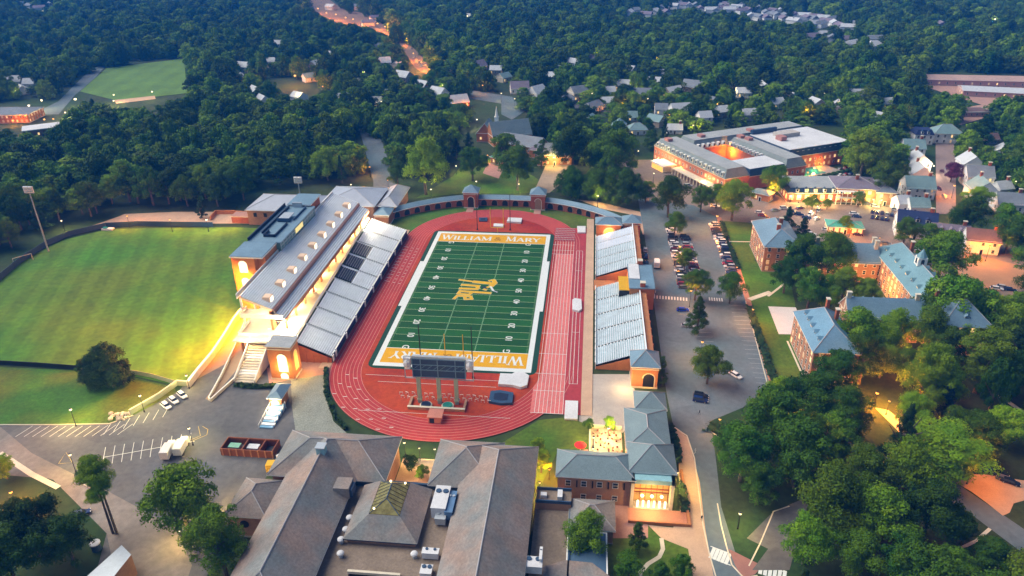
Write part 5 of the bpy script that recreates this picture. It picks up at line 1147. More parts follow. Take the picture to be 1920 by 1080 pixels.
def car(px, rz, color, where, group=None, suv=False, xy=None):
    x, y = xy or g(*px); P = car_parts(suv); k = (color, suv)
    if k not in body_c:
        me = P['body'].copy(); me.materials.clear(); me.materials.append(mat('car_paint_'+color.replace(' ', '_'), CC[color], .25, 0, spec=.6)); body_c[k] = me
    r = thing('parked_car', color+(' tall car' if suv else ' car')+' '+where, 'car', (x, y, .05), rz, group)
    link('body', body_c[k], r); link('windows', P['windows'], r)
    for sx in (-1.4, 1.4):
        for s in (-.8, .8): link('wheel', P['wheel'], r, (sx, s, .34))
    for s in (-.55, .55): link('headlight', P['headlight'], r, (0, s, 0)); link('taillight', P['taillight'], r, (0, s, 0))
R = random.Random(5)
pal = ['white', 'silver', 'black', 'dark blue', 'grey', 'white', 'silver', 'black', 'red', 'dark blue', 'white', 'maroon']
for i in range(23):  # west side of the double row
    y = 73-i*2.95; x = 81.5
    if -8 < y < 10 and i in (): continue
    if y < 5.5: break
    car(None, R.uniform(-.04, .04)+(pi if R.random() < .3 else 0), R.choice(pal), 'nose-in in the parking row nearest the east stand road', 'cars in the west parking row', R.random() < .4, (x+R.uniform(-.2, .3), y))
for i in range(23):
    y = 62-i*2.95; x = 87.2
    if y < 18: break
    if R.random() < .15: continue
    car(None, R.uniform(-.04, .04), R.choice(pal), 'parked beneath the median trees', 'cars under the median trees', R.random() < .4, (x+R.uniform(-.2, .3), y))
for i in range(23):
    y = 75-i*2.9; x = 102.2-.0*i
    if y < 16: break
    car(None, R.uniform(-.05, .05)+pi, R.choice(pal), 'in the parking row along the salmon pavement', 'cars along the salmon pavement', R.random() < .4, (x+R.uniform(-.4, .3), y))
car((1280, 583), .05, 'bright blue', 'alone just below the upper crosswalk'); car((1289, 613), -.1, 'silver', 'alone beside the pyramid shaped tree')
car((1314, 745), -.2, 'black', 'parked above another dark car in the open lot', None, True); car((1313, 753), -.2, 'dark blue', 'parked just below the black tall car in the open lot', None, True)
car((1379, 706), -.9, 'white', 'driving right of the round tree in the open lot')
car((312, 763), -.62, 'white', 'leftmost of the three white cars by the wall'); car((326, 753), -.62, 'white', 'middle of the three white cars by the wall'); car((342, 743), -.62, 'white', 'rightmost of the three white cars by the wall')
car((1424, 400), -.3, 'white', 'on the street above the hipped dormitory'); car((1430, 406), -.3, 'red', 'below the white one on the orange street'); car((1453, 396), .4, 'grey', 'right of the red car on the orange street'); car((1500, 392), .4, 'maroon', 'before the low restaurant')
car((1520, 403), 1.0, 'white', 'in front of the restaurant nearest the lamps', None, True); car((1535, 396), 1.0, 'silver', 'in front of the restaurant behind the white one', None, True); car((1530, 412), .8, 'white', 'lowest of the cluster before the restaurant')
car((1601, 402), -.3, 'white', 'near the small round tree in the square'); car((1606, 408), -.3, 'dark blue', 'near the small round tree in the square')
car((1550, 432), -.25, 'white', 'passing on the street left of the green pavilion'); car((1562, 436), -.25, 'red', 'following on the street left of the green pavilion'); car((1608, 442), -.2, 'maroon', 'in front of the green pavilion on the street'); car((1660, 458), -.2, 'grey', 'on the street right of the pale chimneys')
for i, q in enumerate([(1470, 392), (1484, 398), (1498, 404), (1512, 410), (1444, 415), (1462, 420), (1490, 426), (1520, 440), (1575, 446), (1640, 388), (1625, 384), (1680, 396), (1700, 420), (1715, 470), (1745, 482), (1330, 372), (1340, 388), (1290, 350), (1310, 358)]): car(q, R.uniform(-.5, .3), R.choice(pal), 'standing about the warm lit streets near the restaurants', 'cars about the restaurant streets', R.random() < .4)
for k, q in enumerate([(1211, 482), (1212, 496), (1210, 470)]): car(q, 1.5, ('dark blue', 'black', 'silver')[k], 'against the back wall of the east stand', 'cars behind the east stand')
for i in range(9): car((1636+(i % 5)*9, 399+(i//5)*10+(i % 5)*1.3), 1.2, R.choice(['dark blue', 'black', 'dark blue', 'silver']), 'in the small lot behind the green pavilion', 'cars behind the green pavilion')
for i in range(9): car((1575+(i % 5)*10, 318+(i//5)*12-(i % 5)), .9, R.choice(pal), 'in the lot behind the shops', 'cars behind the shops')
for i in range(14): y = 118+i*7.5; x = 214.4+(y-118)*.13; car(None, pi/2+R.uniform(-.1, .1), R.choice(['silver', 'black', 'grey', 'white', 'red']), 'along the left kerb of the house street', 'cars on the left kerb of the house street', False, (x, y))
for i in range(8): y = 122+i*12; x = 224.2+(y-118)*.14; car(None, -pi/2, R.choice(pal), 'along the right kerb of the house street', 'cars on the right kerb of the house street', False, (x, y))
for k, p in enumerate(((1860, 888), (1872, 893), (1885, 902), (1893, 906))): car(p, -.5, ('dark blue', 'black', 'grey', 'black')[k], ('first', 'second', 'third', 'last')[k]+' of the row at the forecourt on the right edge')
car((152, 966), .6, 'dark blue', 'half hidden by dark trees at the bottom left')
for i, (px, py) in enumerate(((1820, 572), (1868, 543), (1880, 540), (1893, 545))): car((px, py), -.3, R.choice(['dark blue', 'silver', 'white']), 'in the dim lot behind the long dormitory', 'cars behind the long dormitory')
for p in ((778, 108), (787, 117), (772, 92), (792, 124)): car(p, 1.2, 'white', 'on the orange lit highway', 'cars on the highway')
# painted parking stripes
mb = MB()
for i in range(13):
    px = 62+i*15.6; py = 797-(0 if i < 9 else (i-8)*.9); x0, y0 = g(px, py+2); mb.strip([(x0, y0), (x0-1.6, y0-5.2)], .16, .14, fwhite)
for i in range(7): x0, y0 = g(208+i*18, 795-i*5.2); mb.strip([(x0, y0), (x0+.9, y0-5)], .16, .142, fwhite)
for i in range(10):
    px = 195+i*17.8; py = 856-i*3.0; x0, y0 = g(px, py); x1, y1 = g(px+3.2, py-17); x2, y2 = g(px-2.5, py+17)
    mb.strip([(x0, y0), (x1, y1)], .16, .14, fwhite)
    if i < 8: mb.strip([(x0, y0), (x2, y2)], .16, .14, fwhite)
mb.strip([g(195, 858), g(365, 828)], .22, .143, fwhite)
mb.strip([g(110, 870), g(124, 849), g(136, 868), g(112, 870)], .16, .144, mat('yellow_line', (.55, .42, .12), .8, .05, 1))
mb.strip([g(372, 800), g(376, 818), g(356, 826)], .16, .145, MATS['yellow_line']); mb.strip([g(380, 800), g(390, 806), g(388, 816), g(360, 828)], .16, .1455, MATS['yellow_line'])
for i in range(20):
    y = -2-i*2.85; x = 97.0+i*.02
    if y > -58: mb.strip([(x, y), (x+5, y)], .14, .146, mat('faded_line', (.32, .38, .40), .8, .05, 1))
for i in range(6): mb.strip([(82.5, -26-i*3), (87.5, -26-i*3)], .14, .147, MATS['faded_line'])
def zebra(p, q, n, w, wd=.55):
    a = Vector((*g(*p), 0)); b = Vector((*g(*q), 0)); d = (b-a).normalized(); nn = Vector((-d.y, d.x, 0))*w/2
    for i in range(n):
        c = a+(b-a)*(i+.5)/n; mb.strip([((c-nn).x, (c-nn).y), ((c+nn).x, (c+nn).y)], wd, .15, fwhite)
zebra((1224, 557), (1290, 562), 12, 2.6); zebra((1328, 561), (1356, 563), 6, 2.6, .5)
zebra((1332, 1036), (1368, 1050), 5, 3.6, .8); zebra((1422, 1066), (1475, 1082), 6, 3.2, .8)
for a, b in (((1332, 1025), (1367, 1038)), ((1334, 1045), (1370, 1061)), ((1424, 1060), (1475, 1074))): mb.strip([g(*a), g(*b)], .25, .152, fwhite)
structure('parking_line_marking', mb)
mb = MB()
for L_ in ([(1262, 800), (1288, 818), (1302, 860), (1318, 985), (1330, 1040), (1350, 1110)], [(1345, 945), (1352, 985), (1362, 1025), (1372, 1060), (1395, 1085), (1420, 1080)], [(1326, 800), (1336, 812), (1350, 822), (1370, 826)], [(0, 797), (100, 797), (205, 795), (250, 779)], [(1440, 725), (1398, 565)], [(150, 905), (170, 915)], [(1480, 950), (1450, 960), (1425, 1020), (1404, 1062)]):
    P = [g(*p) for p in L_]
    for a, b in zip(P, P[1:]):
        d = Vector((b[0]-a[0], b[1]-a[1], 0)).normalized(); n = Vector((-d.y, d.x, 0))*.15
        mb.prism([(a[0]-n.x, a[1]-n.y), (b[0]-n.x, b[1]-n.y), (b[0]+n.x, b[1]+n.y), (a[0]+n.x, a[1]+n.y)], 0, .22, cream)
structure('kerb', mb)
mb = MB()
for L_, w in (([(1240, 1010), (1243, 1030), (1236, 1045), (1215, 1058), (1200, 1075), (1200, 1100)], 1.0), ([(1440, 556), (1470, 533)], .9), ([(1405, 562), (1425, 555), (1445, 548)], 2.2), ([(1352, 453), (1412, 454)], .8), ([(1790, 1034), (1830, 1015), (1856, 992)], .8), ([(1476, 640), (1505, 705)], .6), ([(1412, 470), (1435, 505)], .6), ([(0, 850), (60, 890), (110, 915)], 1.5), ([(1870, 740), (1920, 775)], 1.5), ([(1300, 735), (1320, 740)], .0)):
    if w: mb.strip([g(*p) for p in L_], w, .16, cream)
structure('footpath', mb)
# hedges
def hedge_run(label, pts, w, h):
    r = MB(); P = [g(*p) for p in pts]; R = random.Random(len(label))
    for a, b in zip(P, P[1:]):
        d = Vector((b[0]-a[0], b[1]-a[1], 0)); L = d.length; k = max(2, int(L/.9))
        for i in range(k):
            for q in range(10):
                t = (i+R.random())/k; x = a[0]+d.x*t+R.uniform(-w/2, w/2); y = a[1]+d.y*t+R.uniform(-w/2, w/2); z = R.uniform(.2, h)
                r.M = Matrix.Translation((x, y, z))@Matrix.Rotation(R.uniform(0, 6.3), 4, 'Z')@Matrix.Rotation(R.uniform(-1, 1), 4, 'X'); s = R.uniform(.3, .6)
                r.quad((-s, -s, 0), (s, -s, .1), (s, s, 0), (-s, s, .1), hedge)
        r.M = None; n = Vector((-d.y, d.x, 0)).normalized()*w*.35
        r.prism([(a[0]-n.x, a[1]-n.y), (b[0]-n.x, b[1]-n.y), (b[0]+n.x, b[1]+n.y), (a[0]+n.x, a[1]+n.y)], 0, h*.8, hedge)
    single('clipped_hedge', r, label, 'hedge', (0, 0, 0), 'clipped hedges')
hedge_run('upper dark hedge beside the salmon pavement', [(1353, 422), (1362, 452)], 2, 2); hedge_run('middle dark hedge beside the salmon pavement', [(1365, 458), (1384, 505)], 1.6, 1.6)
hedge_run('long dark hedge below the sand court beside the salmon pavement', [(1404, 580), (1425, 640), (1452, 722)], 2.2, 1.8)
hedge_run('clipped hedge between glowing hall and curved pavement', [(1278, 912), (1284, 962)], 1.6, 1.5); hedge_run('dark hedge along the wall of the grey green roofed wing', [(1256, 805), (1268, 850), (1271, 868)], 2, 2.2)
hedge_run('dark planting at the foot of the lit south stair', [(440, 724), (475, 728), (520, 726)], 1.2, 1.2); hedge_run('thin hedge along the gravel apron beside the bend', [(612, 692), (612, 740), (628, 782), (650, 806)], .7, 1.1)
hedge_run('low planting on the road island beside the lamp', [(1328, 802), (1340, 806), (1352, 800)], 4, 1.2)

# ------------------------------------------------------------------ pedestrians
def person(px, rz, label, shirt, stride=.3):
    V = [(0, 0, .95), (0, 0, 1.2), (0, 0, 1.42), (0, 0, 1.52), (0, 0, 1.66), (0, .01, 1.76), (-.1, 0, .9), (-.1, stride*.5, .5), (-.1, stride*.6, .08), (-.1, stride*.6+.18, .04), (.1, 0, .9), (.1, -stride*.3, .5), (.1, -stride, .1), (.1, -stride+.17, .04), (-.19, 0, 1.4), (-.24, -.08, 1.13), (-.23, .06, .9), (.19, 0, 1.4), (.24, .08, 1.13), (.23, .2, .92)]
    E = [(0, 1), (1, 2), (2, 3), (3, 4), (4, 5), (0, 6), (6, 7), (7, 8), (8, 9), (0, 10), (10, 11), (11, 12), (12, 13), (2, 14), (14, 15), (15, 16), (2, 17), (17, 18), (18, 19)]
    RR = [.15, .14, .15, .06, .1, .09, .1, .065, .045, .04, .1, .065, .045, .04, .06, .045, .035, .06, .045, .035]
    me = bpy.data.meshes.new('person'); me.from_pydata(V, E, []); ob = bpy.data.objects.new('person', me); COL.objects.link(ob)
    md = ob.modifiers.new('s', 'SKIN'); 
    for i, sv in enumerate(me.skin_vertices[0].data if me.skin_vertices else []): sv.radius = (RR[i], RR[i]*.8)
    if me.skin_vertices: me.skin_vertices[0].data[0].use_root = True
    ob.modifiers.new('b', 'SUBSURF').render_levels = 1
    me.materials.append(shirt); x, y = g(*px); ob.location = (x, y, .16); ob.rotation_euler = (0, 0, rz)
    tag(ob, label, 'person')
person((1311, 778), .6, 'person in dark clothes walking across the road below the dark cars', seatblue); person((1315, 977), 0, 'person in dark clothes on the curved pavement near the kerb', seatblue); person((1303, 851), 2, 'person in grey walking on the curved pavement beside the road', metal)

# ------------------------------------------------------------------ lamps
LK = 1.05
LCOL = {'o': (1, .29, .02), 'w': (1, .70, .20), 'p': (1, .72, .42)}
lm = {}
def lamp(px, py, kind, h, where, power=1.0, big=1.0, post=True, light=True):
    x, y = g(px, py, h)
    r = thing('street_lamp', ('orange' if kind == 'o' else 'warm white')+' street lamp '+where, 'street lamp', (x, y, 0), 0, 'street lamps')
    d = sqrt((x-CX)**2+(y-CY)**2+CZ**2)
    if post and d < 600:
        if ('post', h) not in lm:
            mb = MB(); mb.tube((0, 0, 0), (0, 0, h-.25), .11, black, .07); mb.cyl(0, 0, 0, .6, .22, black); lm[('post', h)] = mb.mesh('post')
            mb = MB(); mb.cyl(0, 0, h+.32, h+.5, .42, black, .12); lm[('cap', h)] = mb.mesh('cap')
        link('post', lm[('post', h)], r); link('cap', lm[('cap', h)], r)
    s = round(max(.36, d/735*.72)*big, 2)  # globe swells with distance, standing in for the bloom of the lamp
    key = (kind, s)
    if key not in lm: mb = MB(); mb.ball(0, 0, 0, s, bulbs[kind], n=10, k=6, sz=.8); lm[key] = mb.mesh('globe')
    gl = link('globe', lm[key], r, (0, 0, h))
    if light:
        L = bpy.data.lights.new('lamp_light', 'POINT'); L.energy = (3600 if kind == 'o' else 2800)*power*LK*(h/6)**1.6; L.color = LCOL[kind]; L.shadow_soft_size = s+.05
        lo = bpy.data.objects.new('lamp_light', L); COL.objects.link(lo); lo.parent = r; lo.location = (0, 0, h+.0)
        gl.visible_shadow = True; L.shadow_soft_size = s*1.2
LL = [(1345, 405, 'o', 8, 'at the top of the salmon pavement', 2.6, 1.5), (1275, 462, 'o', 8, 'between the parked rows under the median trees', 2, 1.5), (1275, 402, 'o', 8, 'in the first median tree', 1.2, 1.1), (1296, 545, 'o', 7, 'in the round median tree by the crosswalk', 1.3, 1),
 (1317, 641, 'o', 8, 'just above the round tree in the open lot', 1.6, 1.2), (1350, 786, 'o', 6, 'on the road island', 1.4, 1), (1486, 788, 'o', 14, 'shining through the biggest dark tree', 1.2, 1.4), (1412, 580, 'o', 6, 'beside the white sand court', 2.4, 1), (1382, 501, 'o', 6, 'on the lawn left of the hipped dormitory', 2.0, .9),
 (1450, 352, 'o', 7, 'in front of the hotel end tree', 3, 1.2), (1512, 206, 'o', 9, 'in the trees behind the hotel', 2, 1.2), (238, 405, 'o', 6, 'leftmost on the path beyond the practice field', 3, 1), (318, 412, 'o', 6, 'middle one on the path beyond the practice field', 2.4, 1), (387, 412, 'p', 6, 'rightmost on the path beyond the practice field', 2, 1.3),
 (553, 142, 'o', 9, 'glowing alone on the town road in the blue distance', 5, 1.5), (1830, 857, 'o', 9, 'at the campus forecourt on the right', 1.6, 1.6), (1645, 737, 'o', 5, 'left of the two glowing deep among the campus trees', 9, 1.3), (1697, 662, 'o', 5, 'upper one glowing deep among the campus trees', 9, 1.3), (1668, 752, 'o', 5, 'lower one glowing deep among the campus trees', 8, 1.0),
 (1790, 348, 'o', 7, 'beside the purple tree on the house street', 2.4, 1.2), (1751, 311, 'p', 6, 'on the left kerb of the house street', 3, .9), (1856, 462, 'o', 7, 'by the white house with brown roof', 3, 1.2), (1798, 519, 'o', 6, 'at the end of the paved court behind the long dormitory', 4, 1.1), (1638, 541, 'o', 5, 'in the leafy dormitory court', 5, .9), (1618, 538, 'w', 5, 'left in the leafy dormitory court', 2.5, .7),
 (132, 768, 'w', 6, 'on the grass bank above the left parking stripes', 2.8, 1.1), (262, 742, 'w', 6, 'on the grass bank right of the bushy trees', 2.8, 1.1), (349, 704, 'w', 5, 'at the corner above the three white cars', 1.8, 1), (354, 803, 'w', 6, 'on the painted island in the parking lot', 1.8, 1), (131, 853, 'w', 6, 'beside the tall two trunked tree', 1.6, 1),
 (20, 923, 'o', 5, 'at the left edge behind the dark trees', 5, 1.1), (6, 955, 'o', 4, 'lower one at the left edge behind the dark trees', 4, .9), (337, 995, 'w', 4, 'under the large trees left of the shingle roof', 2.4, .8), (442, 932, 'w', 5, 'between the large tree and the small annex', 3, .7),
 (808, 355, 'w', 6, 'behind the left part of the arcade', 1.8, 1.2), (893, 340, 'w', 6, 'behind the left gate tower', 1.5, 1.1), (719, 238, 'w', 7, 'highest on the access road', 1.5, .9), (785, 250, 'w', 7, 'right of the access road', 1.5, .9), (757, 295, 'w', 5, 'left of a pair in the grove before the arcade', 1.2, .7), (762, 308, 'w', 5, 'right of a pair in the grove before the arcade', 1.5, .9),
 (693, 313, 'o', 6, 'at the left of the access road end', 2.2, 1), (727, 338, 'o', 5, 'at the right of the access road end', 2.2, .8), (855, 311, 'w', 5, 'on the bright lawn beyond the arcade', 2, .9), (973, 345, 'w', 5, 'between the gate towers beyond the arcade', 1.6, .8), (1038, 295, 'w', 6, 'beside the golden lit parish house', 3, 1.1), (1107, 296, 'w', 6, 'in the trees right of the plaza', 1.2, 1), (1121, 367, 'w', 6, 'behind the right part of the arcade', 2, 1.2), (658, 346, 'w', 5, 'in the green bushes above the sports hall roof', 2, .9),
 (115, 414, 'w', 5, 'in the wood left of the practice field path', 2, .9), (1388, 963, 'w', 5, 'on the lit grass right of the lower road', 2.2, 1), (1141, 803, 'w', 4, 'at the top of the bright patio', 2.4, .9), (1113, 820, 'w', 3.5, 'at the left of the bright patio', 1.5, .8), (1112, 841, 'w', 3.5, 'at the lower left of the bright patio', 1.5, .8), (1270, 886, 'w', 5, 'on the right wall of the glowing glass room', 2.2, .9), (1012, 905, 'w', 4, 'left of the brick hall above the link building', 4, .7), (1030, 880, 'o', 3.5, 'in the golden gap left of the brick hall', 6, .6),
 (758, 830, 'w', 4.5, 'left of three between the big shingle roofs', 1.1, .9), (786, 840, 'w', 4.5, 'middle of three between the big shingle roofs', .8, .7), (815, 842, 'w', 4.5, 'right of three between the big shingle roofs', 1.1, .8), (1226, 325, 'w', 6, 'left end of the hotel front road', 2, 1), (1197, 283, 'w', 6, 'in the dark trees left of the hotel', 1, .8), (1233, 298, 'w', 5, 'at the hotel corner bushes', 4, 1.1), (1255, 305, 'w', 4, 'in front of the hotel entrance canopy', 5, 1), (1277, 312, 'o', 4, 'right of the hotel entrance canopy', 5, 1), (1320, 338, 'w', 4.5, 'along the hotel front arcade', 2.5, .9),
 (1361, 352, 'w', 5, 'in the pale green tree before the hotel', 2.5, .8), (1370, 284, 'o', 6, 'in the hotel courtyard', 5, 1.0), (1515, 323, 'o', 3, 'lowest in the golden row by the pool', 2.5, 1.2), (1527, 315, 'w', 3, 'second in the golden row by the pool', 2.5, 1.2), (1540, 307, 'o', 3, 'third in the golden row by the pool', 2.5, 1.1), (1552, 299, 'w', 3, 'top of the golden row by the pool', 2.5, 1.1),
 (1571, 331, 'p', 5, 'behind the two restaurant roofs', 2.2, 1), (1483, 368, 'w', 3.4, 'leftmost at the restaurant front', 3, 1.6), (1499, 369, 'w', 3.4, 'second at the restaurant front', 3, 1.6), (1528, 372, 'w', 3.4, 'brightest at the restaurant front', 5, 1.9), (1541, 375, 'o', 3.4, 'fourth at the restaurant front', 3, 1.5), (1558, 373, 'w', 3.4, 'last at the restaurant front', 3, 1.2), (1533, 387, 'p', 5, 'on the pavement before the restaurant', 1.6, .9), (1521, 395, 'p', 5, 'on the pavement among the restaurant cars', 1.6, 1), (1578, 411, 'w', 5, 'in the small round tree of the square', 1.6, .9), (1622, 369, 'w', 4, 'on the orange shop front', 3, 1.1), (1637, 374, 'w', 4, 'right on the orange shop front', 3, 1), (1653, 375, 'w', 4, 'at the end of the orange shop front', 3, 1),
 (1595, 430, 'o', 4, 'at the left corner of the green pavilion', 2, .6), (1650, 446, 'o', 4, 'at the right corner of the green pavilion', 3, .5), (1790, 398, 'o', 4, 'at the foot of the house street', 1.5, .8), (1700, 250, 'p', 5, 'x', 0, 0),
 (1205, 698, 'w', 4, 'x', 0, 0), (876, 30, 'w', 8, 'alone in the far wood at the top centre', 1, .9), (1740, 5, 'o', 8, 'left one in the far right top corner', 1, 1), (1898, 6, 'o', 8, 'right one in the far right top corner', 1, 1.1), (1866, 36, 'p', 8, 'alone in the far right woods', 1, .8), (1493, 13, 'o', 8, 'in the far suburb', 1, 1), (1604, 148, 'p', 8, 'alone behind the hotel woods', 1, .7), (1597, 191, 'w', 7, 'beside the low house behind the hotel', 1.5, .8),
 (54, 198, 'p', 7, 'highest by the lit complex at the far left', 3, 1.1), (45, 208, 'o', 6, 'second by the lit complex at the far left', 3, .9), (47, 216, 'p', 5, 'lowest by the lit complex at the far left', 4, 1.3), (24, 226, 'o', 4, 'on the front of the lit complex', 4, 1.2), (78, 188, 'w', 8, 'on the far road above the lit complex', 1.5, 1), (141, 186, 'w', 6, 'beside the far field road', 2.5, 1.5), (213, 178, 'w', 7, 'at the near left corner of the far field', 2, .9), (213, 189, 'w', 5, 'just below the corner of the far field', 2, .9), (285, 172, 'w', 7, 'at the near edge of the far field', 1.5, .9), (122, 211, 'w', 4, 'in the yellow lit tree left of the far field', 5, .9), (83, 224, 'o', 4, 'on the town lane below the far road', 2.5, 1.1), (100, 223, 'o', 4, 'right on the town lane below the far road', 1.5, .8),
 (605, 162, 'o', 6, 'on the lane left of the glowing shop', 3, .8), (683, 135, 'p', 6, 'above the glowing shop', 1.5, .9), (672, 158, 'o', 4, 'under the glowing shop front', 5, 1), (843, 201, 'o', 4, 'on the red brick house', 3, 1), (876, 194, 'o', 4, 'at the gate of the red brick house', 1.5, .8), (894, 224, 'p', 6, 'on the lit church gable', 2, 1), (937, 231, 'p', 6, 'on the right church gable', 2, 1), (914, 291, 'o', 4, 'under the green roofed porch', 3, .8), (1204, 197, 'o', 5, 'in the garden above the dark trees', 2, 1.2), (1155, 146, 'w', 5, 'x', 0, 0)]
for i, (px, py) in enumerate([(715, 190), (745, 168), (800, 185), (830, 160), (905, 160), (940, 175), (965, 185), (1000, 195), (1030, 178), (1050, 150), (1085, 190), (1110, 175), (1140, 150), (1160, 195), (1190, 165), (1215, 185), (1245, 178), (1290, 175), (1315, 200), (1345, 195), (1380, 165), (1420, 180), (1460, 170), (1495, 195), (1545, 175), (1230, 110), (1120, 100), (1350, 120), (1450, 95), (1540, 120), (470, 110), (540, 95), (560, 175), (640, 100), (300, 60), (200, 45), (80, 20), (860, 90), (980, 70), (1050, 60), (1700, 90), (1850, 90), (1640, 150), (1880, 300), (1905, 340), (1820, 275), (1690, 215), (1800, 60), (1300, 235), (1255, 215), (150, 215), (30, 170), (400, 190), (430, 155)]):
    LL.append((px, py, 'wop'[i % 3] if i % 3 != 2 else 'w', 7, 'small and distant, glimpsed among the town trees', .9, .75))
for i, (px, py) in enumerate([(570, 12), (582, 20), (596, 16), (612, 24), (630, 27), (648, 33), (662, 36), (680, 46), (708, 44), (722, 50), (741, 52), (763, 72), (775, 100), (790, 117), (798, 122)]):
    LL.append((px, py, 'o', 8, 'along the orange lit highway', 6, 1.0))
for a in LL:
    if a[5] > 0: lamp(a[0], a[1], a[2], a[3], a[4], a[5], a[6])
# concourse lighting of the west stand
def light(name, typ, loc, e, col, size=1., rot=None, spot=None):
    L = bpy.data.lights.new(name, typ); L.energy = e*LK; L.color = col
    if typ == 'POINT': L.shadow_soft_size = size
    if typ == 'SPOT': L.shadow_soft_size = size; L.spot_size = spot; L.spot_blend = .6
    o = bpy.data.objects.new(name, L); COL.objects.link(o); o.location = loc; o.parent = W; o.matrix_parent_inverse = W.matrix_world.inverted()
    o.location = (loc[0]+57, loc[1], loc[2])
    if rot: o.rotation_euler = rot
    return o
fixture = MB()
for k in range(8): y = -46+k*13.2; fixture.box(-60.4, -59.6, y-.5, y+.5, 11.0, 11.2, litw); light('concourse_light', 'POINT', (-59.5, y, 10.4), 2000, (1, .62, .22), .4)
for y in (-53, -44, 44, 49): light('concourse_light', 'POINT', (-55.5, y, 10.6), 2600, (1, .84, .6), .5)
for x, y, z in ((-65, -47.5, 11.6), (-65, -48, 16.0), (-60.5, -55, 11)): light('landing_light', 'POINT', (x, y, z), 1100, (1, .66, .28), .5); fixture.box(x-.5, x+.5, y-.1, y+.1, z+.3, z+.45, litw)
light('landing_light', 'POINT', (-68, -58, 9), 1800, (1, .6, .2), .5)
for y, e in ((-50, 55000), (-46, 36000), (-38, 30000)): light('field_side_floodlight', 'SPOT', (-74, y, 19), e, (1, .26, .005), .4, (0, radians(72), radians(28)), radians(90))
part('light_fitting', fixture, W)
for y in (-48, -40, -32, -22, -10): light('field_side_floodlight', 'SPOT', (-73.8, y, 17), 62000, (1, .24, .005), .4, (0, radians(62), 0), radians(130))
for x, y, z, e, c in ((-52, -69.5, 5, 1500, (1, .55, .12)), (-46, -64, 4, 900, (1, .6, .15)), (-49, -85, 3, 900, (1, .75, .4)), (-80, -31, 14, 1800, (1, .5, .1)), (-79, -29, 5, 900, (1, .5, .1)), (62, -66, 4, 900, (1, .5, .12)), (56, -63.5, 3.5, 700, (1, .7, .3)), (52.5, 53, 4, 900, (1, .45, .1)), (56, 8, 5, 700, (1, .5, .15)), (60.5, -116.5, 4.2, 1500, (1, .6, .2)), (68.5, -108, 3, 500, (1, .5, .1)), (0, -112, 3.5, 500, (1, .6, .2)), (-126, 52, 5, 1800, (1, .45, .1)), (49.5, -91, 4.5, 900, (1, .72, .3)), (52, -86, 4.5, 600, (1, .72, .3)), (53.8, -95, 4.5, 500, (1, .8, .45))): light('wall_light', 'POINT', (x, y, z), e, c, .35)

# ------------------------------------------------------------------ trees
import numpy as np
def leaf_mat(name, base, yel, v0=.4, v1=1.0):
    M = bpy.data.materials.new(name); M.use_nodes = True; nt = M.node_tree; n = nt.nodes; l = nt.links; b = n['Principled BSDF']
    b.inputs['Roughness'].default_value = .75; b.inputs['Specular IOR Level'].default_value = .15
    oi = n.new('ShaderNodeObjectInfo'); at = n.new('ShaderNodeAttribute'); at.attribute_name = 'clump'
    mx = n.new('ShaderNodeMix'); mx.data_type = 'RGBA'; mx.inputs[6].default_value = (*base, 1); mx.inputs[7].default_value = (*yel, 1)
    ad = n.new('ShaderNodeMath'); ad.operation = 'MULTIPLY_ADD'; ad.inputs[1].default_value = .6; l.new(oi.outputs['Random'], ad.inputs[0])
    m1 = n.new('ShaderNodeMath'); m1.operation = 'MULTIPLY'; m1.inputs[1].default_value = .5; l.new(at.outputs['Fac'], m1.inputs[0]); l.new(m1.outputs[0], ad.inputs[2])
    l.new(ad.outputs[0], mx.inputs[0])
    # value shift, decorrelated per tree
    f = n.new('ShaderNodeMath'); f.operation = 'MULTIPLY'; f.inputs[1].default_value = 17.31; l.new(oi.outputs['Random'], f.inputs[0])
    fr = n.new('ShaderNodeMath'); fr.operation = 'FRACT'; l.new(f.outputs[0], fr.inputs[0])
    v = n.new('ShaderNodeMath'); v.operation = 'MULTIPLY_ADD'; v.inputs[1].default_value = v1; v.inputs[2].default_value = v0; l.new(fr.outputs[0], v.inputs[0])
    vm = n.new('ShaderNodeVectorMath'); vm.operation = 'SCALE'; l.new(mx.outputs[2], vm.inputs[0]); l.new(v.outputs[0], vm.inputs['Scale']); l.new(vm.outputs[0], b.inputs['Base Color'])
    MATS[name] = M; return M
leafA = leaf_mat('broad_leaf', (.028, .13, .006), (.20, .30, .006))
leafB = leaf_mat('dark_leaf', (.014, .08, .006), (.09, .175, .006))
leafC = leaf_mat('needle', (.012, .045, .016), (.03, .07, .018))
leafY = leaf_mat('bright_leaf', (.08, .2, .008), (.19, .28, .010), .85, .4)
leafP = leaf_mat('plum_leaf', (.10, .025, .07), (.16, .04, .12))
leafS = leaf_mat('blue_spruce_leaf', (.04, .10, .11), (.06, .14, .15))
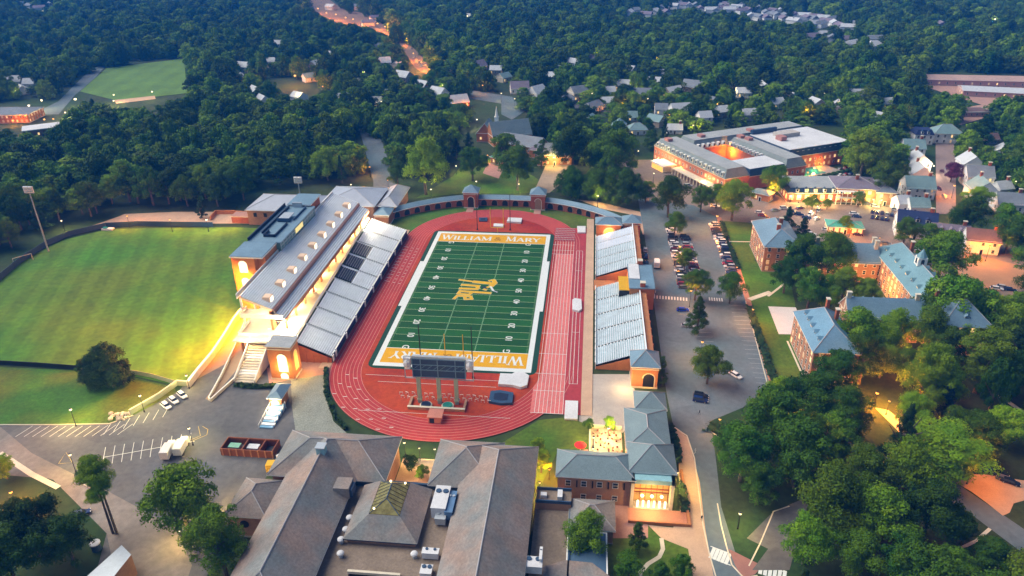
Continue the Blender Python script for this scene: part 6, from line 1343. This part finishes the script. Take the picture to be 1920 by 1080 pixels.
def crown_mesh(name, kind, seed, m, nleaf=5200, lk=1.):
    """unit crown: radius about 1, base at z=0, built from leaf sprays on many limb-end clumps"""
    R = np.random.default_rng(seed)
    if kind == 'round': nl, H, prof = 30, 1.75, lambda t: np.sqrt(np.clip(1-(2*t-.85)**2/1.35, .03, 1))
    elif kind == 'tall': nl, H, prof = 32, 2.6, lambda t: np.sqrt(np.clip(1-(2*t-.9)**2/1.3, .03, 1))*.95
    elif kind == 'wide': nl, H, prof = 34, 1.35, lambda t: np.sqrt(np.clip(1-(2*t-.7)**2/1.7, .03, 1))
    elif kind == 'cone': nl, H, prof = 44, 3.1, lambda t: np.clip(1.04-t, .04, 1)**.8
    elif kind == 'column': nl, H, prof = 26, 3.4, lambda t: np.sqrt(np.clip(1-(2*t-.8)**2/1.5, .05, 1))
    else: nl, H, prof = 18, 1.6, lambda t: np.sqrt(np.clip(1-(2*t-1)**2, .05, 1))
    C = []; rad = []
    for i in range(nl):
        t = (i+.5)/nl; a = i*2.39996+R.uniform(-.5, .5); p = prof(t); rr = R.choice([R.uniform(.45, .85), R.uniform(.85, 1.16)])*p
        lr = R.choice([R.uniform(.16, .26), R.uniform(.26, .44)])*(.55+.6*p) if kind not in ('cone',) else R.uniform(.16, .28)*(.6+.7*p)
        d = max(0, rr-lr*.55); C.append((d*np.cos(a), d*np.sin(a), t*H*.92+.06)); rad.append(lr)
    for i in range(5): C.append((R.uniform(-.25, .25), R.uniform(-.25, .25), H*(.25+.15*i))); rad.append(.36 if kind != 'cone' else .2)
    C = np.array(C); rad = np.array(rad); w = rad**2; w /= w.sum(); k = R.choice(len(C), nleaf, p=w)
    d = R.normal(size=(nleaf, 3)); d /= np.linalg.norm(d, axis=1)[:, None]; d[:, 2] = np.where(d[:, 2] < -.35, -d[:, 2], d[:, 2])
    rr = rad[k]*(R.uniform(.55, 1.05, nleaf)+np.where(R.random(nleaf) < .12, R.uniform(.05, .3, nleaf), 0)); P = C[k]+d*rr[:, None]*np.array([1, 1, .85])
    nrm = d+R.normal(size=(nleaf, 3))*.45; nrm /= np.linalg.norm(nrm, axis=1)[:, None]
    up = R.normal(size=(nleaf, 3)); t1 = np.cross(nrm, up); t1 /= np.linalg.norm(t1, axis=1)[:, None]; t2 = np.cross(nrm, t1)
    s = R.uniform(.035, .075, nleaf)[:, None]*(1 if nleaf > 4000 else 1.35)*lk
    ja = [R.uniform(.7, 1.3, (nleaf, 1)) for _ in range(4)]
    q = np.stack([P-t1*s*ja[0], P-t2*s*.7*ja[1], P+t1*s*ja[2], P+t2*s*.7*ja[3]], 1).reshape(-1, 3)
    me = bpy.data.meshes.new(name); me.vertices.add(len(q)); me.vertices.foreach_set('co', q.ravel().astype(np.float32))
    me.loops.add(nleaf*4); me.loops.foreach_set('vertex_index', np.arange(nleaf*4, dtype=np.int32)); me.polygons.add(nleaf); me.polygons.foreach_set('loop_start', np.arange(0, nleaf*4, 4, dtype=np.int32))
    lobe = R.uniform(0, 1, len(C)); cl = np.clip(lobe[k]*.75+R.uniform(0, .35, nleaf), 0, 1)
    at = me.attributes.new('clump', 'FLOAT', 'FACE'); at.data.foreach_set('value', cl.astype(np.float32))
    me.materials.append(m); me.update(); me.validate(); return me, H
CR = {}
def crowns(kind, m, nv, nleaf=5200):
    CR[(kind, m.name)] = [crown_mesh('crown', kind, zlib.crc32((kind+m.name).encode()) % 9999+i, m, nleaf) for i in range(nv)]
for kd in ('round', 'tall', 'wide'): crowns(kd, leafA, 3); crowns(kd, leafB, 2)
crowns('cone', leafC, 2); crowns('column', leafB, 1); crowns('round', leafY, 2); crowns('wide', leafP, 1, 3000); crowns('cone', leafS, 1, 3500); crowns('cone', leafB, 1); crowns('cone', leafA, 1)
def trunk_mesh(seed, n=5):
    R = random.Random(seed); mb = MB(); top = Vector((R.uniform(-.05, .05), R.uniform(-.05, .05), .62))
    mb.tube((0, 0, 0), top, .055, bark, .036, 7)
    for i in range(n):
        a = i*6.28/n+R.random(); b = top*R.uniform(.6, 1); e = Vector((cos(a)*.34, sin(a)*.34, b.z+R.uniform(.15, .3)))
        mb.tube(b, e, .024, bark, .008, 5)
    return mb.mesh('trunk')
TR = [trunk_mesh(i) for i in range(4)]
CF = {}
for key in list(CR)+[('round', 'needle')]:
    mm_ = MATS[key[1]]; CF[key] = [crown_mesh('crown', key[0], 77+i*13+len(CF)*5, mm_, 17000, .56) for i in range(3 if key[0] in ('round', 'tall', 'wide') and key[1] in ('broad_leaf', 'dark_leaf') else 1)]
TREES = []   # (x, y, radius, height, kind, mat, label, group)
def tree_obj(x, y, r, h, kind, mname, label, group, i, root=None):
    src = CF[(kind, mname)] if (r > 4.2 and (kind, mname) in CF and y < 150) else CR[(kind, mname)]; me, H = src[i % len(src)]
    t = thing({'cone': 'conifer_tree', 'column': 'columnar_tree'}.get(kind, 'broadleaf_tree'), label, 'tree', (x, y, 0), (i*2.4) % 6.28, group)
    base = h*(.02 if 'bush' in label else .08 if 'low dark trees' in label or 'columnar' in label else .12 if kind in ('cone', 'column') else .26); ch = h-base
    c = link('crown', me, t, (0, 0, base)); c.scale = (r, r, ch/H)
    k = link('trunk', TR[i % 4], t); k.scale = (h*.55, h*.55, h*.9)
    return t
def at_px(px, py, rpx, kind, hk=None):
    """place a tree so that its crown centre is seen at this photo point"""
    ratio = {'round': 2.35, 'tall': 3.0, 'wide': 1.9, 'cone': 3.4, 'column': 3.8}[kind] if hk is None else hk
    z = 8.
    for _ in range(6):
        x, y = g(px, py, z); d = (Vector((x, y, z))-Vector((CX, CY, CZ))).dot(FW); r = rpx*d/FOC; h = r*ratio; z = h*.56
    return x, y, r, h
NT = [ # px, py, radius px, kind, material, label
 (1330, 683, 34, 'round', 'A', 'round tree standing alone in the open parking lot'), (1306, 532, 27, 'round', 'A', 'round median tree beside the crosswalk'), (1310, 585, 24, 'cone', 'B', 'pyramid shaped dark tree below the crosswalk'), (1372, 538, 27, 'round', 'B', 'dark round tree at the lower end of the right parking row'),
 (1285, 484, 19, 'round', 'A', 'small median tree beside the bright orange lamp'), (1267, 418, 21, 'round', 'A', 'small median tree at the top of the parking rows'), (1256, 366, 34, 'round', 'B', 'large dark tree at the head of the stadium road'), (1316, 372, 21, 'round', 'B', 'dark tree right of the large tree at the head of the road'), (1377, 372, 34, 'round', 'Y', 'bright yellow green tree beside the orange lamp'), (1345, 366, 20, 'round', 'Y', 'smaller bright green tree touching the yellow green one'),
 (1455, 338, 26, 'round', 'A', 'tree in front of the hotel end wall'), (1479, 406, 15, 'cone', 'C', 'small dark conifer left of the two by the street'), (1507, 428, 17, 'cone', 'C', 'taller dark conifer right of the two by the street'), (1242, 680, 9, 'column', 'B', 'upper dark columnar tree beside the brick corner tower'), (1243, 706, 10, 'column', 'B', 'lower dark columnar tree beside the brick corner tower'),
 (1622, 288, 44, 'round', 'Y', 'big yellow green tree lit from below right of the hotel pool'), (1660, 335, 30, 'round', 'A', 'loose tree between shops and house street'), (1585, 418, 14, 'round', 'Y', 'small round tree on the island of the square'), (1612, 372, 13, 'round', 'A', 'small tree in front of the orange shop front'), (1525, 378, 13, 'round', 'A', 'small tree in front of the low restaurant'), (1515, 378, 9, 'round', 'A', 'little tree left of the small restaurant tree'), (1552, 382, 9, 'round', 'A', 'little tree at the right end of the restaurant front'),
 (1505, 478, 38, 'round', 'B', 'dark tree at the left of the leafy dormitory court'), (1560, 478, 42, 'round', 'A', 'large tree hiding the court dormitory'), (1475, 515, 30, 'round', 'B', 'dark tree against the hipped dormitory'), (1520, 540, 36, 'round', 'B', 'dark tree in the middle of the dormitory court'), (1585, 530, 30, 'round', 'Y', 'bright tree in the dormitory court'), (1625, 548, 26, 'round', 'Y', 'smaller bright tree beside the orange court lamp'), (1555, 560, 26, 'round', 'A', 'tree at the near corner of the dormitory court'),
 (1770, 485, 50, 'round', 'A', 'large round tree behind the long dormitory'), (1700, 432, 24, 'round', 'B', 'dark tree between green pavilion and navy roof'), (1745, 440, 20, 'round', 'B', 'dark tree below the navy roofed house'), (1820, 405, 34, 'round', 'A', 'spreading tree at the foot of the house street'), (1787, 322, 19, 'wide', 'P', 'purple flowering tree on the right kerb of the house street'),
 (1610, 628, 46, 'round', 'A', 'tree crowding the right end of the near dormitory'), (1680, 622, 40, 'round', 'A', 'tree in front of the narrow dormitory'), (1742, 618, 42, 'round', 'A', 'tree in front of the end pavilion'), (1785, 650, 38, 'round', 'B', 'dark tree right of the end pavilion'), (1622, 668, 38, 'tall', 'A', 'tall tree above the orange glow in the campus wood'), (1575, 700, 44, 'round', 'B', 'dark tree just below the near dormitory'), (1530, 745, 52, 'round', 'B', 'broad dark tree left of the campus glow'), (1582, 778, 46, 'tall', 'B', 'tall dark tree beside the campus glow'), (1740, 732, 40, 'tall', 'A', 'tall tree right of the campus glow'), (1775, 748, 24, 'cone', 'S', 'pale blue spruce among the campus trees'), (1850, 670, 48, 'tall', 'A', 'tall tree right of the blue spruce'), (1895, 612, 42, 'round', 'A', 'tree at the right edge below the paved court'), (1855, 585, 36, 'round', 'A', 'bright tree between end pavilion and paved court'), (1905, 700, 40, 'round', 'B', 'dark tree cut by the right edge'), (1838, 818, 46, 'round', 'A', 'tree over the orange forecourt lamp'), (1890, 800, 36, 'round', 'A', 'tree above the forecourt at the right edge'), (1790, 800, 36, 'round', 'B', 'dark tree above the campus path'),
 (1450, 790, 66, 'round', 'B', 'great dark tree beside the road bend'), (1395, 850, 52, 'round', 'B', 'dark spreading tree overhanging the lower road'), (1500, 850, 62, 'round', 'B', 'great dark tree in the middle of the campus corner'), (1425, 905, 40, 'round', 'B', 'dark tree above the lit grass'), (1565, 820, 50, 'round', 'B', 'dark tree behind the great campus trees'), (1460, 745, 36, 'round', 'A', 'tree at the foot of the long hedge'),
 (1560, 935, 66, 'round', 'A', 'largest green tree in the lower right'), (1625, 885, 52, 'round', 'A', 'green tree behind the largest lower right tree'), (1705, 878, 56, 'round', 'A', 'broad bright tree below the campus path'), (1650, 970, 60, 'round', 'A', 'leafy tree in the lower right middle'), (1745, 960, 58, 'round', 'B', 'dark tree beside the curved campus drive'), (1515, 1010, 50, 'round', 'A', 'bright green tree at the lower left of the big group'), (1610, 1035, 46, 'round', 'B', 'dark tree at the bottom edge of the big group'), (1695, 1050, 52, 'round', 'B', 'dark tree at the bottom of the lower right'), (1795, 985, 32, 'round', 'B', 'low dark tree against the campus drive'), (1860, 1045, 40, 'wide', 'B', 'dark low tree at the bottom right edge'), (1790, 1060, 40, 'wide', 'B', 'dark low tree left of the bottom right edge'),
 (335, 935, 74, 'wide', 'A', 'large spreading tree over the lower parking lot'), (408, 1015, 58, 'tall', 'A', 'tall full tree left of the big shingle roof'), (50, 990, 56, 'round', 'B', 'dark tree in the bottom left corner'), (125, 1015, 48, 'round', 'B', 'dark tree right of the one in the bottom left corner'), (5, 875, 22, 'round', 'Y', 'bright tree cut by the left edge'), (10, 1050, 60, 'round', 'B', 'darkest tree cut by the bottom left corner'),
 (1098, 1000, 43, 'round', 'Y', 'bright round tree beside the blue roofed annex'), (1195, 1002, 22, 'cone', 'A', 'pyramid tree below the glowing glass room'), (1280, 1058, 22, 'round', 'B', 'dark bush at the right of the garden path'), (1180, 1062, 26, 'round', 'B', 'dark tree at the left of the garden path'), (1240, 1075, 22, 'round', 'B', 'dark bush at the bottom of the garden'), (1015, 862, 19, 'tall', 'A', 'small tree in the golden gap left of the brick hall'), (1008, 835, 14, 'round', 'A', 'little tree at the corner of the south lawn'), (770, 868, 15, 'round', 'B', 'dark tree between the two north shingle roofs'), (790, 885, 13, 'round', 'B', 'second dark tree between the two north shingle roofs'), (1104, 795, 10, 'round', 'B', 'clipped dark tree at the corner of the concrete plaza'), (1143, 792, 12, 'round', 'Y', 'lit bush above the bright patio'),
 (200, 682, 38, 'round', 'C', 'large dark bushy tree on the practice field edge'), (172, 694, 27, 'round', 'C', 'dark tree filling the left of the bushy clump'), (225, 698, 22, 'round', 'C', 'low dark tree at the right of the bushy clump'), (154, 690, 13, 'column', 'C2', 'narrow dark tree at the left of the bushy clump'),
 (795, 308, 46, 'round', 'A', 'large tree right of the access road'), (745, 325, 22, 'round', 'B', 'loose tree at the edge of the access road'), (885, 305, 27, 'round', 'B', 'round dark tree on the bright lawn beyond the arcade'), (970, 312, 36, 'round', 'A', 'large tree before the parish buildings'), (945, 278, 26, 'round', 'A', 'tree beside the green roofed porch'), (1015, 285, 15, 'column', 'B', 'slim tree before the parish house'), (1075, 275, 38, 'round', 'A', 'tree right of the parish house'), (1155, 290, 44, 'round', 'B', 'dark round tree between plaza and hotel'), (1070, 340, 30, 'wide', 'B', 'left of the low dark trees behind the right arcade run'), (1120, 345, 32, 'wide', 'B', 'middle of the low dark trees behind the right arcade run'), (1175, 348, 34, 'wide', 'B', 'right of the low dark trees behind the right arcade run'), (1212, 358, 18, 'round', 'B', 'small dark tree behind the white sign at the road head'), (878, 268, 15, 'cone', 'C', 'dark conifer right of two near the church'), (855, 275, 12, 'cone', 'C', 'dark conifer left of two near the church'), (848, 255, 17, 'round', 'A', 'tree left of the church'), (375, 390, 11, 'cone', 'C', 'small dark conifer on the path beyond the practice field'), (1345, 178, 22, 'round', 'A', 'tree x')]
NT.pop()
MM = {'A': 'broad_leaf', 'B': 'dark_leaf', 'C': 'needle', 'Y': 'bright_leaf', 'P': 'plum_leaf', 'S': 'blue_spruce_leaf'}
crowns('round', leafC, 1); CR[('column', 'needle')] = CR[('column', 'dark_leaf')]
named = []
for i, (px, py, rp, kd, m_, lb) in enumerate(NT):
    x, y, r, h = at_px(px, py, rp, kd); mn = MM[m_[0]]
    tree_obj(x, y, r, h, kd, mn, lb, 'named', i)['group'] = 'trees near the stadium and campus'
    named.append((x, y, r, h))
# tall two-trunked tree at the lower left
x, y = g(212, 1000); r = thing('tall_tree', 'tall tree on two bare leaning trunks beside the lower left parking lot', 'tree', (x, y, 0))
tx, ty, th = *g(168, 868, 22), 22
dx, dy = tx-x, ty-y
for s, (ex, ey, ez) in ((0, (dx*.62, dy*.62, 15)), (1.0, (dx*.75+.8, dy*.75, 17))): mb = MB(); mb.tube((s, 0, 0), (ex, ey, ez), .32, bark, .18, 8); lpart('trunk', mb, r)
for k, (ax, ay, az, rr, zz_) in enumerate(((dx, dy, 18.5, 3.4, 3.2), (dx-1.4, dy+.8, 16.6, 2.3, 2.2), (dx+1.5, dy-1.5, 15.6, 2.2, 2.1), (dx+.2, dy-2.5, 13.6, 1.7, 1.6))):
    c = link('crown', CF[('round', 'broad_leaf')][k % 3][0], r, (ax, ay, az-rr*.6)); c.scale = (rr*1.25, rr*1.25, zz_*1.2)

# woods: every tree gets a place; the nearest ones become individuals, the far rest one mass
def inside(x, y, P):
    c = False; j = len(P)-1
    for i in range(len(P)):
        xi, yi = P[i]; xj, yj = P[j]
        if (yi > y) != (yj > y) and x < (xj-xi)*(y-yi)/(yj-yi)+xi: c = not c
        j = i
    return c
REG = [([(-500, -60), (2500, -60), (2500, 430), (1880, 400), (1800, 400), (1800, 262), (1692, 240), (1690, 400), (1672, 395), (1672, 330), (1590, 330), (1590, 262), (1440, 236), (1228, 262), (1215, 300), (1190, 330), (1080, 330), (1020, 262), (960, 240), (930, 210), (880, 215), (850, 290), (835, 335), (745, 340), (735, 330), (690, 325), (640, 345), (600, 340), (470, 352), (455, 388), (350, 388), (220, 395), (120, 425), (60, 446), (0, 482), (-500, 640)], 0),
       ([(1672, 400), (1692, 400), (1850, 440), (2500, 500), (2500, 620), (1930, 600), (1925, 500), (1800, 462), (1730, 440)], 1),
       ([(1560, 720), (1640, 640), (1800, 600), (2500, 620), (2500, 1200), (1490, 1200), (1485, 1095), (1560, 900)], 1)]
CLR = [[(1775, 885), (1830, 872), (1990, 890), (1990, 1060), (1900, 1020)], [(1632, 715), (1662, 715), (1668, 770), (1640, 770)], [(1640, 765), (1680, 770), (1770, 840), (1760, 855)], [(150, 172), (200, 126), (347, 106), (349, 180), (295, 190), (215, 200)], [(-200, 200), (60, 192), (110, 180), (170, 126), (205, 122), (175, 155), (140, 185), (112, 212), (118, 232), (60, 246), (20, 244), (0, 232), (-200, 235)],
       [(560, -60), (590, -60), (650, 25), (705, 38), (730, 58), (766, 84), (810, 128), (800, 136), (778, 128), (750, 82), (700, 52), (640, 40), (590, 24)], [(672, 240), (718, 262), (742, 345), (700, 352), (680, 275)],
       [(1725, 135), (2500, 150), (2500, 178), (1930, 182), (1800, 172), (1740, 155)], [(1775, 205), (1850, 196), (1860, 212), (1800, 226)], [(1748, 262), (1795, 262), (1796, 405), (1750, 405)], [(850, 168), (905, 170), (962, 182), (985, 205), (960, 222), (935, 205), (880, 190)],
       [(505, 145), (600, 150), (640, 165), (560, 172), (500, 165)], [(1170, 282), (1228, 292), (1228, 330), (1180, 300)], [(1540, 218), (1590, 228), (1600, 240), (1560, 240)]]
wood_pts = []; R = random.Random(11)
def vis_ok(x, y, r, h):
    a = pj(x, y, 0.); 
    if a[2] < 50: return False
    m_ = pj(x, y, h*.5); t = pj(x, y, h*.93); rp = r*FOC/a[2]
    for P in CLR:
        if inside(a[0], a[1], P) or inside(m_[0], m_[1], P) or inside(t[0], t[1], P) or inside(m_[0]+rp*.6, m_[1], P) or inside(m_[0]-rp*.6, m_[1], P): return False
    for hx, hy, hr, (qx, qy), hh in houses:
        if (hx-x)**2+(hy-y)**2 < (hr*.6+r*.35)**2: return False
        if hr == 8 and (int(x*7+y*3) % 3) == 0: continue
        if y < hy and abs(qx-m_[0]) < rp*.6+hr*.2*FOC/a[2] and t[1]-2 < qy < a[1]: return False
    for nx, ny, nr, nh in named:
        if (nx-x)**2+(ny-y)**2 < (nr*.8+r*.5)**2: return False
    return True
y = -195.
while y < 1500:
    sp = 11.5 if y < 40 else 10.5 if y < 330 else (11.5 if y < 700 else 13.5)
    hw = (y+260)*.80+60; x = CX-(y+260)*.108-hw
    while x < CX-(y+260)*.108+hw:
        px_, py_ = x+R.uniform(-.42, .42)*sp, y+R.uniform(-.42, .42)*sp
        a = pj(px_, py_, 0)
        big = R.random(); r_ = (R.uniform(4.4, 8.2) if big < .86 else R.uniform(8, 10.5))*(1.15 if y > 400 else 1.05); h_ = R.uniform(11, 20)*(1.0 if y < 330 else 1.1)*(1.2 if big > .86 else 1)
        reg = [k for P, k in REG if inside(a[0], a[1], P)] if a[1] > -70 else [0]
        # town area in the middle is more open
        dens = 1.0
        if 700 < a[0] < 1560 and 130 < a[1] < 250: dens = .92; h_ *= .85
        if reg and reg[0] == 1: dens = .95
        if reg and R.random() < dens and vis_ok(px_, py_, r_, h_): wood_pts.append((px_, py_, r_, h_))
        x += sp
    y += sp*.93
wood_pts.sort(key=lambda t: (t[0]-CX)**2+(t[1]-CY)**2)
NI = 300-len(NT)-1
KD = [('round', 'broad_leaf'), ('tall', 'broad_leaf'), ('wide', 'broad_leaf'), ('round', 'dark_leaf'), ('tall', 'dark_leaf'), ('wide', 'dark_leaf'), ('cone', 'needle')]
WT = [.26, .2, .14, .14, .1, .1, .06]
for i, (x, y, r_, h_) in enumerate(wood_pts[:NI]):
    kd, mn = R.choices(KD, WT)[0]
    if kd == 'cone': r_ *= .6; h_ *= 1.15
    a = pj(x, y, h_*.5)
    where, grp = ('in the wood beyond the practice field', 'trees of the wood beyond the practice field') if a[0] < 700 else (('in the belt around church and hotel', 'trees around church and hotel') if a[0] < 1650 and a[1] < 420 else ('in the belt right of the dormitories', 'trees of the right side belt'))
    tone = {'broad_leaf': 'leafy green', 'dark_leaf': 'deep green', 'needle': 'dark pointed'}[mn]; shp = {'round': 'round crowned', 'tall': 'tall crowned', 'wide': 'wide crowned', 'cone': ''}[kd]
    tree_obj(x, y, r_, h_, kd, mn, ' '.join((tone+' '+shp+' tree '+where).split()), grp, i+3)
rest = wood_pts[NI:]
print('TREES total', len(wood_pts)+len(NT), 'mass', len(rest))
me = bpy.data.meshes.new('woodland'); me.vertices.add(len(rest)); me.vertices.foreach_set('co', np.array([(x, y, 0) for x, y, r_, h_ in rest], np.float32).ravel())
kk = np.array([R.choices(range(len(KD)), WT)[0] for _ in rest]); vv = np.array([R.randrange(3) for _ in rest])
variants = []
for ki, key in enumerate(KD):
    for vi in range(len(CR[key])): variants.append((ki, vi))
idx = []; sc = []; rot = []
for j, (x, y, r_, h_) in enumerate(rest):
    key = KD[kk[j]]; vi = vv[j] % len(CR[key]); idx.append(variants.index((int(kk[j]), int(vi)))); H = CR[key][vi][1]
    rr = r_*(.6 if key[0] == 'cone' else 1); sc.append((rr, rr, h_*.9/H)); rot.append((0, 0, R.uniform(0, 6.28)))
a = me.attributes.new('variant', 'INT', 'POINT'); a.data.foreach_set('value', np.array(idx, np.int32))
a = me.attributes.new('size', 'FLOAT_VECTOR', 'POINT'); a.data.foreach_set('vector', np.array(sc, np.float32).ravel())
a = me.attributes.new('turn', 'FLOAT_VECTOR', 'POINT'); a.data.foreach_set('vector', np.array(rot, np.float32).ravel())
wood_o = link('woodland', me); wood_o['kind'] = 'stuff'; wood_o['label'] = 'endless bluish green woodland stretching over the town to the top of the view'; wood_o['category'] = 'woodland'
ng = bpy.data.node_groups.new('woodland_nodes', 'GeometryNodeTree'); ng.interface.new_socket('Geometry', in_out='INPUT', socket_type='NodeSocketGeometry'); ng.interface.new_socket('Geometry', in_out='OUTPUT', socket_type='NodeSocketGeometry')
N = ng.nodes; Lk = ng.links; gi = N.new('NodeGroupInput'); go = N.new('NodeGroupOutput'); jn = N.new('GeometryNodeJoinGeometry')
def named_attr(nm, ty): q = N.new('GeometryNodeInputNamedAttribute'); q.data_type = ty; q.inputs['Name'].default_value = nm; return q
av, asz, atn = named_attr('variant', 'INT'), named_attr('size', 'FLOAT_VECTOR'), named_attr('turn', 'FLOAT_VECTOR')
for vi, (ki, k) in enumerate(variants):
    src = bpy.data.objects.new('woodland_crown', CR[KD[ki]][k][0])
    oi = N.new('GeometryNodeObjectInfo'); oi.inputs['Object'].default_value = src; oi.inputs['As Instance'].default_value = True
    ip = N.new('GeometryNodeInstanceOnPoints'); cmp_ = N.new('FunctionNodeCompare'); cmp_.data_type = 'INT'; cmp_.operation = 'EQUAL'
    ii = [s for s in cmp_.inputs if s.type == 'INT']; Lk.new([s for s in av.outputs if s.enabled][0] if False else av.outputs['Attribute'], ii[0]); ii[1].default_value = vi
    Lk.new(gi.outputs[0], ip.inputs['Points']); Lk.new(cmp_.outputs[0], ip.inputs['Selection']); Lk.new(oi.outputs['Geometry'], ip.inputs['Instance'])
    Lk.new(atn.outputs['Attribute'], ip.inputs['Rotation']); Lk.new(asz.outputs['Attribute'], ip.inputs['Scale']); Lk.new(ip.outputs[0], jn.inputs[0])
Lk.new(jn.outputs[0], go.inputs[0]); md = wood_o.modifiers.new('trees', 'NODES'); md.node_group = ng

# ------------------------------------------------------------------ sky, sun, air
SUN_EL, SUN_AZ = radians(42), radians(-78)      # low in the west, to the left of the view
w = bpy.data.worlds.new('World'); S.world = w; w.use_nodes = True; nt = w.node_tree; bg = nt.nodes['Background']
sk = nt.nodes.new('ShaderNodeTexSky'); sk.sky_type = 'NISHITA'; sk.sun_disc = False; sk.sun_elevation = SUN_EL; sk.sun_rotation = SUN_AZ; sk.air_density = 1.0; sk.dust_density = .6; sk.ozone_density = 1.0
nt.links.new(sk.outputs[0], bg.inputs[0]); bg.inputs[1].default_value = .055
sl = bpy.data.lights.new('sun', 'SUN'); sl.energy = 2.5; sl.angle = radians(55); sl.color = (1, .90, .74)
so = bpy.data.objects.new('sun', sl); COL.objects.link(so)
dv = Vector((sin(SUN_AZ)*cos(radians(48)), cos(SUN_AZ)*cos(radians(48)), sin(radians(48)))); so.rotation_euler = (-dv).to_track_quat('-Z', 'Y').to_euler()
mb = MB(); mb.box(-2000, 2000, -480, 2300, -1, 137, darkm); hz = link('haze', mb.mesh('haze')); hz['kind'] = 'stuff'; hz['label'] = 'blue evening haze over the far woods'
hm_ = bpy.data.materials.new('haze_air'); hm_.use_nodes = True; n = hm_.node_tree.nodes; n.remove(n['Principled BSDF']); pv = n.new('ShaderNodeVolumePrincipled'); pv.inputs['Color'].default_value = (.02, .26, .99, 1); pv.inputs['Density'].default_value = .00025; pv.inputs['Anisotropy'].default_value = 0
hm_.node_tree.links.new(pv.outputs[0], n['Material Output'].inputs['Volume']); hz.data.materials.clear(); hz.data.materials.append(hm_)
S.view_settings.view_transform = 'Standard'; S.view_settings.look = 'None'; S.view_settings.exposure = 1.02; S.view_settings.gamma = 1
S.render.engine = 'CYCLES'; S.cycles.use_denoising = True; S.cycles.max_bounces = 4; S.cycles.diffuse_bounces = 2; S.cycles.glossy_bounces = 2; S.cycles.transmission_bounces = 2; S.cycles.volume_bounces = 0; S.cycles.transparent_max_bounces = 4
S.cycles.caustics_reflective = False; S.cycles.caustics_refractive = False; S.cycles.sample_clamp_indirect = 4; S.cycles.use_light_tree = True; S.cycles.use_adaptive_sampling = True; S.cycles.adaptive_threshold = .02
